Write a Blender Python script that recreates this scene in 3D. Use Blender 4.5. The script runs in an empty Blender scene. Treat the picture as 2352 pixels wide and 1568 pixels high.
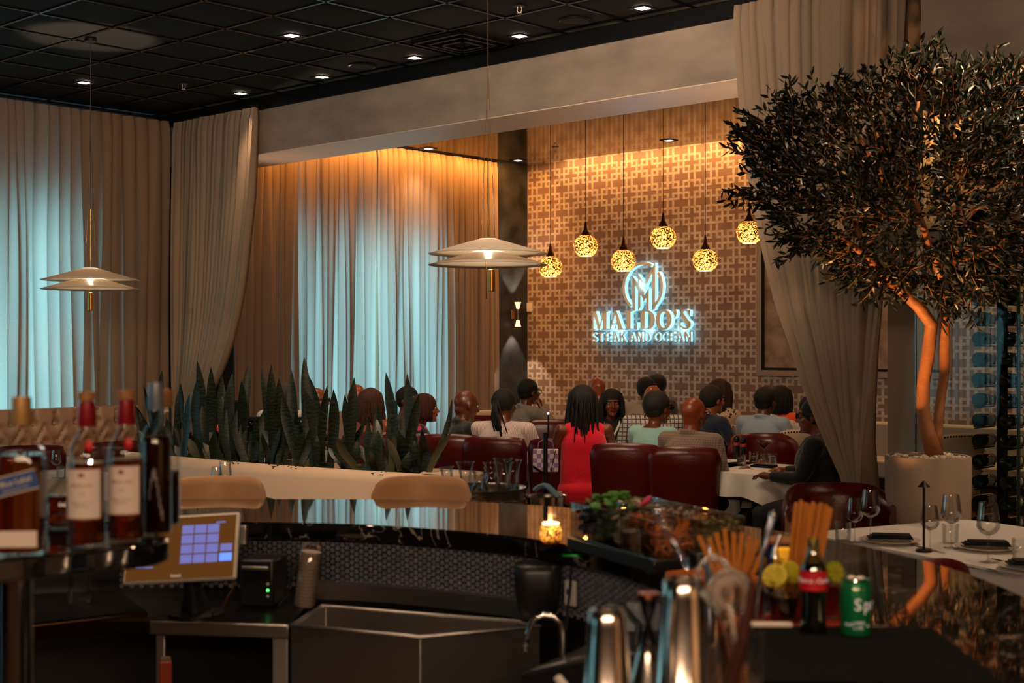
import bpy, math, random
from mathutils import Vector, Matrix
random.seed(7)
R = math.radians
SC = bpy.context.scene
COL = SC.collection
FPX, EYE, HOR = 3100.0, 1.68, 790.0          # focal length in pixels, eye height, horizon row

# ------------------------------------------------------------------ camera, sky, exposure
cd = bpy.data.cameras.new('camera'); cam = bpy.data.objects.new('camera', cd); COL.objects.link(cam)
cam.location = (0, 0, EYE); cam.rotation_euler = (R(90), 0, 0)
cd.sensor_width = 36; cd.lens = 36 * FPX / 2352; cd.shift_y = 6 / 2352
cd.clip_start = 0.05; cd.clip_end = 200
cd.dof.use_dof = True; cd.dof.focus_distance = 10.0; cd.dof.aperture_fstop = 3.6
SC.camera = cam
w = bpy.data.worlds.new('world'); SC.world = w; w.use_nodes = True
w.node_tree.nodes['Background'].inputs[0].default_value = (0.34, 0.72, 0.88, 1)
w.node_tree.nodes['Background'].inputs[1].default_value = 11.5
SC.view_settings.view_transform = 'Standard'; SC.view_settings.look = 'None'
SC.view_settings.gamma = 1; SC.view_settings.use_curve_mapping = False
SC.view_settings.exposure = 0.0
SC.cycles.use_denoising = True
SC.cycles.max_bounces = 8; SC.cycles.transparent_max_bounces = 16
SC.cycles.sample_clamp_indirect = 3.0
SC.cycles.caustics_reflective = False; SC.cycles.caustics_refractive = False

# ------------------------------------------------------------------ room frame: b runs along the left wall (away), a runs along the beam (to the right)
PX, PY = -3.58, 14.4
BX, BY = 0.679, 0.734
def room(a, b, z=0.0):
    return Vector((PX + a * BY + b * BX, PY - a * BX + b * BY, z))
ROOMZ = math.atan2(-BX, BY)                  # rotation that turns local x to the a direction, local y to b
ROOM = Matrix.Translation((PX, PY, 0)) @ Matrix.Rotation(ROOMZ, 4, 'Z')
CEIL = 4.12
def at(px, py, D):
    return Vector(((px - 1176) / FPX * D, D, EYE - (py - HOR) / FPX * D))
def onz(px, py, z):
    return at(px, py, (EYE - z) * FPX / (py - HOR))
def xat(px, D, z):
    return Vector(((px - 1176) / FPX * D, D, z))
def roomcoord(v):
    dx, dy = v[0] - PX, v[1] - PY
    return dx * BY - dy * BX, dx * BX + dy * BY

# ------------------------------------------------------------------ lamps of the room, and unseen fill lamps added to brighten it
WARM = (1.0, 0.66, 0.42)
ORANGE = (1.0, 0.43, 0.09)
def light(name, kind, loc, energy, color=WARM, rot=None, target=None, **k):
    ld = bpy.data.lights.new(name, kind); o = bpy.data.objects.new(name, ld); COL.objects.link(o)
    o.location = loc; ld.energy = energy; ld.color = color
    if target is not None:
        o.rotation_euler = (Vector(target) - Vector(loc)).to_track_quat('-Z', 'Y').to_euler()
    if rot is not None: o.rotation_euler = rot
    for q, val in k.items(): setattr(ld, q, val)
    return o
def strip(name, p, q, width, energy, color, direction=(0, 0, -1)):
    p, q = Vector(p), Vector(q); m = (p + q) / 2
    o = light(name, 'AREA', m, energy, color, shape='RECTANGLE', size=(q - p).length, size_y=width)
    zx = -Vector(direction).normalized(); xx = (q - p).normalized(); yy = zx.cross(xx)
    o.matrix_world = Matrix.Translation(m) @ Matrix((xx, yy, zx)).transposed().to_4x4()
    return o
# cove strips of the back room
strip('cove_light_window', room(0.26, 0.75, 4.17), room(0.26, 5.2, 4.17), 0.04, 120, ORANGE, (-.05, 0, -1))
strip('cove_light_back', room(0.5, 5.33, 4.17), room(9.5, 5.33, 4.17), 0.04, 165, (1, .50, .17))
# sky light through the windows (daylight entering each opening)
WIN = [(-3.9, -1.25), (1.75, 3.95), (-8.2, -5.2)]
for i, (b0, b1) in enumerate(WIN):
    o = light('daylight_portal', 'AREA', room(-0.66, (b0 + b1) / 2, 1.75), 1, (1, 1, 1), shape='RECTANGLE', size=b1 - b0 + .1, size_y=2.75)
    zx = -Vector((BY, -BX, 0)); xx = Vector((BX, BY, 0)); yy = zx.cross(xx)
    o.matrix_world = Matrix.Translation(o.location) @ Matrix((xx, yy, zx)).transposed().to_4x4()
    o.data.cycles.is_portal = True
RWIN = [(0.4, 3.6)]
for (a0, a1) in RWIN:
    o = light('daylight_portal', 'AREA', room((a0 + a1) / 2, -16.4, 1.75), 1, (1, 1, 1), shape='RECTANGLE', size=a1 - a0 + .1, size_y=2.75)
    zx = -Vector((BX, BY, 0)); xx = Vector((BY, -BX, 0)); yy = zx.cross(xx)
    o.matrix_world = Matrix.Translation(o.location) @ Matrix((xx, yy, zx)).transposed().to_4x4()
    o.data.cycles.is_portal = True
# recessed ceiling downlights: the ones in view (pixel places on the ceiling)
DOWN = [(670, 81), (952, 132), (740, 176), (553, 214), (194, 189), (1193, 82), (1476, 18)]
DOWNW = [onz(px, 2 * HOR - py, 2 * EYE - CEIL) for px, py in DOWN]
DOWNW = [Vector((v.x, v.y, CEIL)) for v in DOWNW]
for v in DOWNW:
    light('downlight_beam', 'SPOT', v + Vector((0, 0, -.03)), 90, (1, .68, .42), rot=(0, 0, 0), spot_size=R(48), spot_blend=.8, shadow_soft_size=.05)
BACKDOWN = [(984, 341), (1190, 368), (1536, 322)]
BCEIL = 4.09
BACKW = [onz(px, 2 * HOR - py, 2 * EYE - BCEIL) for px, py in BACKDOWN]
BACKW = [Vector((v.x, v.y, BCEIL)) for v in BACKW]
for v in BACKW + [room(3.5, 1.6, BCEIL), room(6.2, 1.6, BCEIL), room(6.2, 4.2, BCEIL)]:
    light('downlight_beam', 'SPOT', v + Vector((0, 0, -.03)), 75, (1, .60, .30), rot=(0, 0, 0), spot_size=R(100), spot_blend=.8, shadow_soft_size=.05)
# added fill lamps, all unseen: foreground, soffit, reflections, tables, wine rack
strip('front_fill', (-1.8, -1.3, 2.5), (1.6, -1.3, 2.5), .25, 85, (1, .70, .46), (0, 1, -.28))  # added strip behind the camera, fills everything that faces it
light('soffit_fill', 'SPOT', room(.28, .3, 2.3), 60, (1, .74, .52), target=room(2.6, .3, 3.57), spot_size=R(75), spot_blend=.9, shadow_soft_size=.08)  # unseen lamp added high at the left post to brighten the soffit
light('soffit_fill', 'SPOT', room(8.1, .34, 2.2), 110, (1, .74, .52), target=room(5.4, .3, 3.57), spot_size=R(85), spot_blend=.9, shadow_soft_size=.08)  # second added soffit lamp, hidden behind the right drape
strip('reflector_light', (-2.6, -1.62, 2.7), (2.4, -1.62, 2.7), .06, 60, (1, .62, .34), (0, -.15, -1))  # added strip, brightens the wall behind the camera for warm reflections
light('reflection_wash', 'SPOT', room(17.5, -6, 4.0), 800, (1, .66, .4), target=room(20, -6, 1.6), spot_size=R(120), spot_blend=1, shadow_soft_size=.2)  # added wash, gives glass and metal a bright wall to reflect
light('fill_spot', 'SPOT', (.2, 6.3, 4.05), 150, (1, .70, .46), target=(.6, 11.0, 1.2), spot_size=R(54), spot_blend=.8, shadow_soft_size=.06)  # added front fill for the diners and tables
light('rack_fill', 'SPOT', (3.9, 6.3, 4.05), 260, (1, .74, .5), target=(3.0, 7.9, 1.2), spot_size=R(44), spot_blend=.8, shadow_soft_size=.05)  # added spot that brightens the wine bottles from the front
# unseen spots without fixtures, added to light the bar, stools and bottles
BARFILL = [(-2.4, 3.6), (-.7, 3.5), (.8, 3.3), (-2.3, 1.4), (-.5, 1.2), (1.1, 1.3), (-2.7, 6.1), (-.9, 6.3), (2.5, 4.9), (3.2, 6.8)]
for i, (x, y) in enumerate(BARFILL):
    light('downlight_beam', 'SPOT', (x, y, CEIL - .03), 105, (1, .68, .44), rot=(0, 0, 0), spot_size=R(86), spot_blend=.7, shadow_soft_size=.05)
# unseen spots added to brighten planter, curtain, beam and drape; then olive tree lamps
light('fill_spot', 'SPOT', (-1.6, 6.3, 4.0), 380, (1, .68, .44), target=(-1.4, 8.4, .7), spot_size=R(50), spot_blend=.6, shadow_soft_size=.05)
light('fill_spot', 'SPOT', (-3.4, 7.4, 4.05), 160, (1, .68, .44), target=(-3.9, 12.4, 1.6), spot_size=R(70), spot_blend=.7, shadow_soft_size=.05)
light('fill_spot', 'SPOT', (-.4, 7.0, 4.0), 520, (1, .76, .55), target=(-.2, 11.2, 3.9), spot_size=R(130), spot_blend=1, shadow_soft_size=.3)
light('fill_spot', 'SPOT', (3.6, 5.4, 4.0), 110, (1, .74, .52), target=(2.4, 8.6, 3.4), spot_size=R(110), spot_blend=1, shadow_soft_size=.2)
light('tree_spot', 'SPOT', (2.75, 6.7, 4.08), 190, (1, .66, .36), target=(2.45, 7.35, 3.1), spot_size=R(75), spot_blend=.6, shadow_soft_size=.03)
light('tree_uplight', 'SPOT', (1.62, 6.75, .12), 420, (1, .45, .14), target=(2.28, 7.38, 2.5), spot_size=R(34), spot_blend=.5, shadow_soft_size=.03)

# ------------------------------------------------------------------ materials
MATS = {}
def lin(h):
    h = h.lstrip('#'); c = [int(h[i:i + 2], 16) / 255 for i in (0, 2, 4)]
    return tuple(((x / 12.92) if x <= .04045 else ((x + .055) / 1.055) ** 2.4) for x in c)
def mat(name, c=(.5, .5, .5), rough=.5, metal=0, spec=.5, coat=0, emit=None, es=0, trans=0, ior=1.45, bump=None, var=None, sheen=0, alpha=None):
    """principled material; bump=(scale, strength), var=(scale, colour2, detail) mixes a second colour by noise"""
    if name in MATS: return MATS[name]
    m = bpy.data.materials.new(name); MATS[name] = m; m.use_nodes = True
    nt = m.node_tree; b = nt.nodes['Principled BSDF']
    b.inputs['Base Color'].default_value = (*c, 1); b.inputs['Roughness'].default_value = rough
    b.inputs['Metallic'].default_value = metal; b.inputs['Specular IOR Level'].default_value = spec
    b.inputs['Coat Weight'].default_value = coat; b.inputs['Coat Roughness'].default_value = .05
    b.inputs['IOR'].default_value = ior; b.inputs['Transmission Weight'].default_value = trans
    if sheen: b.inputs['Sheen Weight'].default_value = sheen
    if emit: b.inputs['Emission Color'].default_value = (*emit, 1); b.inputs['Emission Strength'].default_value = es
    if alpha is not None: b.inputs['Alpha'].default_value = alpha
    tc = None
    if bump or var: tc = nt.nodes.new('ShaderNodeTexCoord')
    if var:
        n = nt.nodes.new('ShaderNodeTexNoise'); n.inputs['Scale'].default_value = var[0]; n.inputs['Detail'].default_value = 5
        if len(var) > 3:
            mp = nt.nodes.new('ShaderNodeMapping'); mp.inputs['Scale'].default_value = var[3]
            nt.links.new(tc.outputs['Object'], mp.inputs[0]); nt.links.new(mp.outputs[0], n.inputs['Vector'])
        else: nt.links.new(tc.outputs['Object'], n.inputs['Vector'])
        r = nt.nodes.new('ShaderNodeValToRGB'); lo, hi = var[2]
        r.color_ramp.elements[0].position = lo; r.color_ramp.elements[1].position = hi
        r.color_ramp.elements[0].color = (*c, 1); r.color_ramp.elements[1].color = (*var[1], 1)
        nt.links.new(n.outputs[0], r.inputs[0]); nt.links.new(r.outputs[0], b.inputs['Base Color'])
    if bump:
        n = nt.nodes.new('ShaderNodeTexNoise'); n.inputs['Scale'].default_value = bump[0]; n.inputs['Detail'].default_value = 4
        nt.links.new(tc.outputs['Object'], n.inputs['Vector'])
        bp = nt.nodes.new('ShaderNodeBump'); bp.inputs['Strength'].default_value = bump[1]; bp.inputs['Distance'].default_value = .01
        nt.links.new(n.outputs[0], bp.inputs['Height']); nt.links.new(bp.outputs[0], b.inputs['Normal'])
    return m
def thin_glass(name, tint=(1, 1, 1), refl=1.0, rough=0.0, cap=.52):
    if name in MATS: return MATS[name]
    m = bpy.data.materials.new(name); MATS[name] = m; m.use_nodes = True; nt = m.node_tree
    nt.nodes.remove(nt.nodes['Principled BSDF']); out = nt.nodes['Material Output']
    t = nt.nodes.new('ShaderNodeBsdfTransparent'); t.inputs[0].default_value = (*tint, 1)
    g = nt.nodes.new('ShaderNodeBsdfGlossy'); g.inputs['Roughness'].default_value = rough
    lw = nt.nodes.new('ShaderNodeLayerWeight'); lw.inputs[0].default_value = .35 * refl
    mx = nt.nodes.new('ShaderNodeMixShader'); cl = nt.nodes.new('ShaderNodeMath'); cl.operation = 'MINIMUM'; cl.inputs[1].default_value = cap; nt.links.new(lw.outputs['Fresnel'], cl.inputs[0]); nt.links.new(cl.outputs[0], mx.inputs[0])
    nt.links.new(t.outputs[0], mx.inputs[1]); nt.links.new(g.outputs[0], mx.inputs[2]); nt.links.new(mx.outputs[0], out.inputs[0])
    return m
def cloth(name, c, tr=(.8, .8, .8), f=.35, weave=180):
    if name in MATS: return MATS[name]
    m = bpy.data.materials.new(name); MATS[name] = m; m.use_nodes = True; nt = m.node_tree
    nt.nodes.remove(nt.nodes['Principled BSDF']); out = nt.nodes['Material Output']
    d = nt.nodes.new('ShaderNodeBsdfDiffuse'); d.inputs[0].default_value = (*c, 1)
    t = nt.nodes.new('ShaderNodeBsdfTranslucent'); t.inputs[0].default_value = (*tr, 1)
    mx = nt.nodes.new('ShaderNodeMixShader'); mx.inputs[0].default_value = f
    tc = nt.nodes.new('ShaderNodeTexCoord'); n = nt.nodes.new('ShaderNodeTexNoise'); n.inputs['Scale'].default_value = 60; n.inputs['Detail'].default_value = 6
    mp = nt.nodes.new('ShaderNodeMapping'); mp.inputs['Scale'].default_value = (6, 6, 1.2)
    nt.links.new(tc.outputs['Object'], mp.inputs[0]); nt.links.new(mp.outputs[0], n.inputs['Vector'])
    mr = nt.nodes.new('ShaderNodeMapRange'); mr.inputs[3].default_value = .90; mr.inputs[4].default_value = 1.06
    mr.inputs[1].default_value = .3; mr.inputs[2].default_value = .7
    nt.links.new(n.outputs[0], mr.inputs[0])
    for s, col in ((d, c), (t, tr)):
        v = nt.nodes.new('ShaderNodeVectorMath'); v.operation = 'SCALE'; v.inputs[0].default_value = col
        nt.links.new(mr.outputs[0], v.inputs['Scale']); nt.links.new(v.outputs[0], s.inputs[0])
    nt.links.new(d.outputs[0], mx.inputs[1]); nt.links.new(t.outputs[0], mx.inputs[2]); nt.links.new(mx.outputs[0], out.inputs[0])
    return m

# ------------------------------------------------------------------ mesh helpers
class MB:
    def __init__(s): s.v = []; s.f = []; s.mi = []; s.cur = 0
    def add(s, vs, fs, M=None):
        n = len(s.v)
        if M is not None: vs = [M @ Vector(v) for v in vs]
        s.v.extend([tuple(v) for v in vs]); s.f.extend([tuple(i + n for i in f) for f in fs]); s.mi.extend([s.cur] * len(fs))
        return s
    def box(s, c, d, M=None, rz=0):
        x, y, z = d[0] / 2, d[1] / 2, d[2] / 2
        vs = [Vector((i, j, k)) for i in (-x, x) for j in (-y, y) for k in (-z, z)]
        if rz: q = Matrix.Rotation(rz, 3, 'Z'); vs = [q @ v for v in vs]
        vs = [v + Vector(c) for v in vs]
        return s.add(vs, [(0, 1, 3, 2), (4, 6, 7, 5), (0, 4, 5, 1), (2, 3, 7, 6), (0, 2, 6, 4), (1, 5, 7, 3)], M)
    def cyl(s, p0, p1, r0, r1=None, n=16, cap=True, M=None):
        r1 = r0 if r1 is None else r1
        return s.tube([p0, p1], [r0, r1], n, cap, M)
    def tube(s, pts, rad, n=8, cap=True, M=None, closed=False):
        pts = [Vector(p) for p in pts]
        if not hasattr(rad, '__len__'): rad = [rad] * len(pts)
        vs = []; fs = []; up = None; L = len(pts)
        for i, p in enumerate(pts):
            if closed: d = pts[(i + 1) % L] - pts[i - 1]
            else: d = pts[min(i + 1, L - 1)] - pts[max(i - 1, 0)]
            d = d.normalized() if d.length > 1e-9 else Vector((0, 0, 1))
            if up is None: up = Vector((0, 0, 1)) if abs(d.z) < .9 else Vector((1, 0, 0))
            x = up.cross(d); x = x.normalized() if x.length > 1e-6 else Vector((1, 0, 0)); y = d.cross(x); up = y
            for k in range(n):
                t = 2 * math.pi * k / n
                vs.append(p + (x * math.cos(t) + y * math.sin(t)) * rad[i])
        for i in range(L if closed else L - 1):
            j = (i + 1) % L
            for k in range(n):
                fs.append((i * n + k, i * n + (k + 1) % n, j * n + (k + 1) % n, j * n + k))
        if cap and not closed:
            fs.append(tuple(range(n - 1, -1, -1))); fs.append(tuple((L - 1) * n + k for k in range(n)))
        return s.add(vs, fs, M)
    def lathe(s, prof, n=24, c=(0, 0, 0), M=None, closed=False):
        vs = []; fs = []
        for r, z in prof:
            for k in range(n):
                t = 2 * math.pi * k / n
                vs.append((c[0] + r * math.cos(t), c[1] + r * math.sin(t), c[2] + z))
        L = len(prof)
        for i in range(L if closed else L - 1):
            j = (i + 1) % L
            for k in range(n):
                fs.append((i * n + k, i * n + (k + 1) % n, j * n + (k + 1) % n, j * n + k))
        if not closed:
            if prof[0][0] > 1e-6: fs.append(tuple(range(n - 1, -1, -1)))
            if prof[-1][0] > 1e-6: fs.append(tuple((L - 1) * n + k for k in range(n)))
        return s.add(vs, fs, M)
    def shell(s, prof, th, n=24, c=(0, 0, 0), M=None):
        """open vessel: outer profile upward then inner profile back down"""
        inner = [(max(r - th, 0.0004), z) for r, z in prof]
        inner[0] = (inner[0][0], inner[0][1] + th)
        return s.lathe([(0.0004, prof[0][1])] + list(prof) + inner[::-1] + [(0.0004, prof[0][1] + th)], n, c, M)
    def ell(s, c, r, nu=14, nv=9, M=None, Q=None):
        vs = [(0, 0, -1)]; fs = []
        for i in range(1, nv):
            p = math.pi * i / nv
            for k in range(nu):
                t = 2 * math.pi * k / nu; vs.append((math.sin(p) * math.cos(t), math.sin(p) * math.sin(t), -math.cos(p)))
        vs.append((0, 0, 1)); e = len(vs) - 1
        for k in range(nu):
            fs.append((0, 1 + (k + 1) % nu, 1 + k)); fs.append((e, 1 + (nv - 2) * nu + k, 1 + (nv - 2) * nu + (k + 1) % nu))
        for i in range(nv - 2):
            for k in range(nu):
                a = 1 + i * nu
                fs.append((a + k, a + (k + 1) % nu, a + nu + (k + 1) % nu, a + nu + k))
        if not hasattr(r, '__len__'): r = (r, r, r)
        vs = [Vector((v[0] * r[0], v[1] * r[1], v[2] * r[2])) for v in vs]
        if Q is not None: vs = [Q @ v for v in vs]
        vs = [v + Vector(c) for v in vs]
        return s.add(vs, fs, M)
    def cap(s, p0, p1, r0, r1, n=12, M=None):
        """tapered capsule"""
        p0, p1 = Vector(p0), Vector(p1); d = (p1 - p0).normalized(); pts = []; rs = []
        for t in (-.999, -.8, -.45, 0): pts.append(p0 + d * r0 * t); rs.append(r0 * math.sqrt(1 - t * t))
        for t in (0, .45, .8, .999): pts.append(p1 + d * r1 * t); rs.append(r1 * math.sqrt(1 - t * t))
        return s.tube(pts, rs, n, True, M)
    def prism(s, poly, z0, z1, M=None):
        """polygon in local xy, extruded in z"""
        n = len(poly); vs = [(x, y, z0) for x, y in poly] + [(x, y, z1) for x, y in poly]
        fs = [tuple(range(n - 1, -1, -1)), tuple(range(n, 2 * n))] + [(i, (i + 1) % n, n + (i + 1) % n, n + i) for i in range(n)]
        return s.add(vs, fs, M)
    def grid(s, fn, nu, nv, M=None, wrap=False):
        vs = [fn(i / (nu - (0 if wrap else 1)), j / (nv - 1)) for j in range(nv) for i in range(nu)]; fs = []
        for j in range(nv - 1):
            for i in range(nu if wrap else nu - 1):
                k = (i + 1) % nu
                fs.append((j * nu + i, j * nu + k, (j + 1) * nu + k, (j + 1) * nu + i))
        return s.add(vs, fs, M)
    def mesh(s, name, mats, smooth=35):
        me = bpy.data.meshes.new(name); me.from_pydata(s.v, [], s.f)
        if not isinstance(mats, (list, tuple)): mats = [mats]
        for m in mats: me.materials.append(m)
        if len(mats) > 1: me.polygons.foreach_set('material_index', s.mi)
        if smooth:
            me.polygons.foreach_set('use_smooth', [True] * len(me.polygons))
            if smooth < 180: me.set_sharp_from_angle(angle=R(smooth))
        me.update(); return me
    def build(s, name, mats, parent=None, smooth=35, bev=0, seg=2, M=None, solid=0):
        o = bpy.data.objects.new(name, s.mesh(name, mats, smooth)); COL.objects.link(o)
        if parent is not None: o.parent = parent
        if M is not None: o.matrix_local = M
        if solid: q = o.modifiers.new('solid', 'SOLIDIFY'); q.thickness = solid; q.offset = 0
        if bev: q = o.modifiers.new('bevel', 'BEVEL'); q.width = bev; q.segments = seg; q.limit_method = 'ANGLE'; q.angle_limit = R(40)
        return o
def tag(o, label=None, cat=None, group=None, kind=None):
    if label: o['label'] = label
    if cat: o['category'] = cat
    if group: o['group'] = group
    if kind: o['kind'] = kind
    return o
def thing(name, label, cat, loc=(0, 0, 0), rz=0, group=None):
    o = bpy.data.objects.new(name, None); COL.objects.link(o); o.empty_display_size = .1
    o.location = loc; o.rotation_euler = (0, 0, rz)
    return tag(o, label, cat, group)
def struct(o): o['kind'] = 'structure'; return o
def children(o): return [c for c in bpy.data.objects if c.parent == o]
def snap(o): return (o, [snap(c) for c in children(o)])
def copy_tree(t, loc=None, rz=None, label=None, parent=None, scale=None):
    o, ch = t; c = o.copy(); COL.objects.link(c)
    if parent is not None: c.parent = parent
    if loc is not None: c.location = loc
    if rz is not None: c.rotation_euler = (0, 0, rz)
    if scale is not None: c.scale = (scale,) * 3
    if label: c['label'] = label
    for x in ch: copy_tree(x, parent=c)
    return c
def remesh(mb, name, m, voxel=.01, smooth=4, parent=None):
    """one continuous skin around overlapping solids"""
    me = mb.mesh(name + '_src', m, 180); o = bpy.data.objects.new(name + '_src', me); COL.objects.link(o)
    r = o.modifiers.new('r', 'REMESH'); r.mode = 'VOXEL'; r.voxel_size = voxel; r.use_smooth_shade = True
    if smooth: q = o.modifiers.new('s', 'SMOOTH'); q.iterations = smooth; q.factor = .5
    dg = bpy.context.evaluated_depsgraph_get()
    out = bpy.data.meshes.new_from_object(o.evaluated_get(dg), depsgraph=dg)
    bpy.data.objects.remove(o); bpy.data.meshes.remove(me)
    out.name = name
    if not out.materials: out.materials.append(m)
    ob = bpy.data.objects.new(name, out); COL.objects.link(ob)
    if parent is not None: ob.parent = parent
    return ob
# ------------------------------------------------------------------ structure
A0, A1, B0, B1 = -0.65, 20.0, -16.25, 5.8
m_floor = mat('floor_wood', lin('2a1c12'), .35, var=(3, lin('3a2616'), (.3, .7), (1, 12, 1)))
m_ceil = mat('ceiling_tile', lin('100d0b'), .9, bump=(300, .3))
m_tbar = mat('ceiling_bar', lin('131417'), .22, .3)
m_plaster = mat('limewash_plaster', lin('b09c8a'), .8, bump=(6, .25), var=(1.6, lin('84746a'), (.3, .75), (1, 1, 2.2)))
m_black = mat('black_paint', (.004, .004, .005), .6, spec=.2)
m_blackwall = mat('black_plaster', (.006, .0055, .0055), .45, spec=.25, var=(3, (.045, .043, .041), (.35, .75)), bump=(9, .35))
m_paperbg = mat('wallpaper_ground', lin('806454'), .42, .25, var=(2, lin('8a6a58'), (.3, .7)))
m_paperfg = mat('wallpaper_figure', lin('cdb49e'), .38, .25, var=(30, lin('a8917c'), (.3, .7)))
m_white = mat('off_white_paint', lin('cdbfae'), .6)
m_brown = mat('dark_wood', lin('2b120a'), .35, var=(4, lin('3a1a0e'), (.3, .7), (1, 1, 12)))

def rbox(name, a0, a1, b0, b1, z0, z1, m, bev=0):
    return struct(MB().box(((a0 + a1) / 2, (b0 + b1) / 2, (z0 + z1) / 2), (a1 - a0, b1 - b0, z1 - z0)).build(name, m, M=ROOM, bev=bev, smooth=0))
rbox('floor', A0, A1, B0, B1, -.1, 0, m_floor)
rbox('wall_right', A1, A1 + .2, B0, B1, 0, 4.4, mat('warm_wall', lin('c8a888'), .7))
# walls with window openings
def wall_with_windows(name, lo, hi, wins, along_b, c0, c1):
    mb = MB(); e = lo
    def bx(p0, p1, z0, z1):
        if along_b: mb.box(((c0 + c1) / 2, (p0 + p1) / 2, (z0 + z1) / 2), (c1 - c0, p1 - p0, z1 - z0))
        else: mb.box(((p0 + p1) / 2, (c0 + c1) / 2, (z0 + z1) / 2), (p1 - p0, c1 - c0, z1 - z0))
    for w0, w1 in sorted(wins):
        bx(e, w0, 0, 4.4); bx(w0, w1, 0, .45); bx(w0, w1, 3.05, 4.4); e = w1
    bx(e, hi, 0, 4.4)
    return struct(mb.build(name, mat('wall_paint', lin('2a2420'), .9), M=ROOM, smooth=0))
wall_with_windows('wall_left', B0, B1, WIN, True, -.60, -.45)
wall_with_windows('wall_rear', A0, A1, RWIN, False, B0, B0 + .2)
m_pane = thin_glass('window_glass', (.93, 1, .98))
m_frame = mat('window_frame_metal', (.02, .02, .022), .4, .5)
def window(n, lo, hi, along_b, c):
    T = ROOM if along_b else ROOM
    root = struct(bpy.data.objects.new('window_%d' % n, None)); COL.objects.link(root); root.matrix_local = ROOM
    fr = MB(); k = 2; t = .05
    def bx(mb, p0, p1, z0, z1, th):
        if along_b: mb.box((c, (p0 + p1) / 2, (z0 + z1) / 2), (th, p1 - p0, z1 - z0))
        else: mb.box(((p0 + p1) / 2, c, (z0 + z1) / 2), (p1 - p0, th, z1 - z0))
    bx(fr, lo, hi, .45, .45 + t, .08); bx(fr, lo, hi, 3.05 - t, 3.05, .08)
    for i in range(k + 1):
        p = lo + (hi - lo) * i / k; bx(fr, p - t / 2 if i else p, p + t / 2 if i < k else p, .45 + t, 3.05 - t, .08)
    fr.build('window_frame', m_frame, root, smooth=0)
    for i in range(k):
        p0 = lo + (hi - lo) * i / k + t * .6; p1 = lo + (hi - lo) * (i + 1) / k - t * .6
        g = MB(); bx(g, p0, p1, .45 + t, 3.05 - t, .008); g.build('pane', m_pane, root, smooth=0)
for i, (b0, b1) in enumerate(WIN): window(i + 1, b0, b1, True, -.52)
for i, (a0, a1) in enumerate(RWIN): window(i + 4, a0, a1, False, B0 + .1)

struct(MB().box((-.1, -1.86, 1.5), (6.2, .2, 3.0)).build('wall_reflector', mat('walnut', lin('8a5a38'), .4, var=(3, lin('5a3620'), (.3, .7), (1, 1, 8)))))  # unseen wall behind the camera, added for warm reflections in the steel
# back wall with the raised lattice print of its wallpaper
wb = struct(MB().box((9.8, 5.69, 2.2), (20.4, .22, 4.4)).build('wall_back', m_paperbg, M=ROOM, smooth=0))
NU = 57; U = .325 / NU                        # one lattice unit: 57 x 57 cells
on = [[0] * NU for _ in range(NU)]
def fill(x0, x1, y0, y1):
    for y in range(y0, y1):
        for x in range(x0, x1): on[y][x] = 1
HX, HY = (6, 14, 20, 28, 34, 42, 48), (5, 12, 17, 32, 37, 44, 49)   # stroke, hollow, stroke, gap, stroke, hollow, stroke
fill(0, HX[6], 0, HY[0]); fill(0, HX[6], HY[5], HY[6]); fill(0, HX[0], 0, HY[6]); fill(HX[5], HX[6], 0, HY[6])
for X0, X1, xr in ((HX[1], HX[2], (0, HX[2])), (HX[3], HX[4], (HX[3], HX[6]))):
    for Y0, Y1, yr in ((HY[1], HY[2], (0, HY[2])), (HY[3], HY[4], (HY[3], HY[6]))):
        fill(X0, X1, *yr); fill(*xr, Y0, Y1)
        fill(HX[6], NU, Y0, Y1); fill(X0, X1, HY[6], NU)
runs = []                                     # greedy rectangles of one unit
used = [[0] * NU for _ in range(NU)]
for y in range(NU):
    x = 0
    while x < NU:
        if on[y][x] and not used[y][x]:
            x1 = x
            while x1 < NU and on[y][x1] and not used[y][x1]: x1 += 1
            y1 = y + 1
            while y1 < NU and all(on[y1][q] and not used[y1][q] for q in range(x, x1)): y1 += 1
            for yy in range(y, y1):
                for q in range(x, x1): used[yy][q] = 1
            runs.append((x, x1, y, y1)); x = x1
        else: x += 1
mb = MB(); y_f = 5.578
for j in range(13):
    for i in range(31):
        for (x0, x1, y0, y1) in runs:
            a0, a1 = .02 + (i * NU + x0 - 32) * U, .02 + (i * NU + x1 - 32) * U
            z0, z1 = .04 + (j * NU + y0) * U, .04 + (j * NU + y1) * U
            if a1 < .01 or z1 > 4.3: continue
            a0 = max(a0, .01)
            n = len(mb.v); mb.v += [(a0, y_f, z0), (a1, y_f, z0), (a1, y_f, z1), (a0, y_f, z1)]
            mb.f.append((n, n + 1, n + 2, n + 3)); mb.mi.append(0)
tag(mb.build('wallpaper_print', m_paperfg, wb, smooth=0), kind='stuff')

# dark panelled pilaster with the wall sconce, pilaster at the opening, beam, band, ceilings
rbox('wall_pilaster', -.45, 0, 4.97, 5.58, 0, 4.4, m_blackwall)
rbox('trim_1', -.45, .17, -.02, .60, 0, 3.57, m_black)
rbox('wall_beam', A0, A1, 0, .60, 3.57, 4.4, m_plaster, bev=.006)
rbox('trim_3', .2, A1, .0, .60, 3.562, 3.570, mat('polished_soffit_lit', lin('ecd2bc'), .4))  # polished soffit; light from below is put into its paler colour
rbox('trim_2', A0, A1, -.03, 0, 4.00, 4.13, m_black)
rbox('wall_lintel', 8.50, A1, -.10, -.001, 3.30, 4.0, m_plaster)
rbox('wall_column', 8.21, 8.40, .02, .14, 0, 3.57, m_white)
m_gloss = mat('lacquered_ceiling', lin('20120c'), .10, 0, .32, coat=0, bump=(5, .12), var=(3, lin('1b100b'), (.35, .7), (1, 6, 1)))
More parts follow.
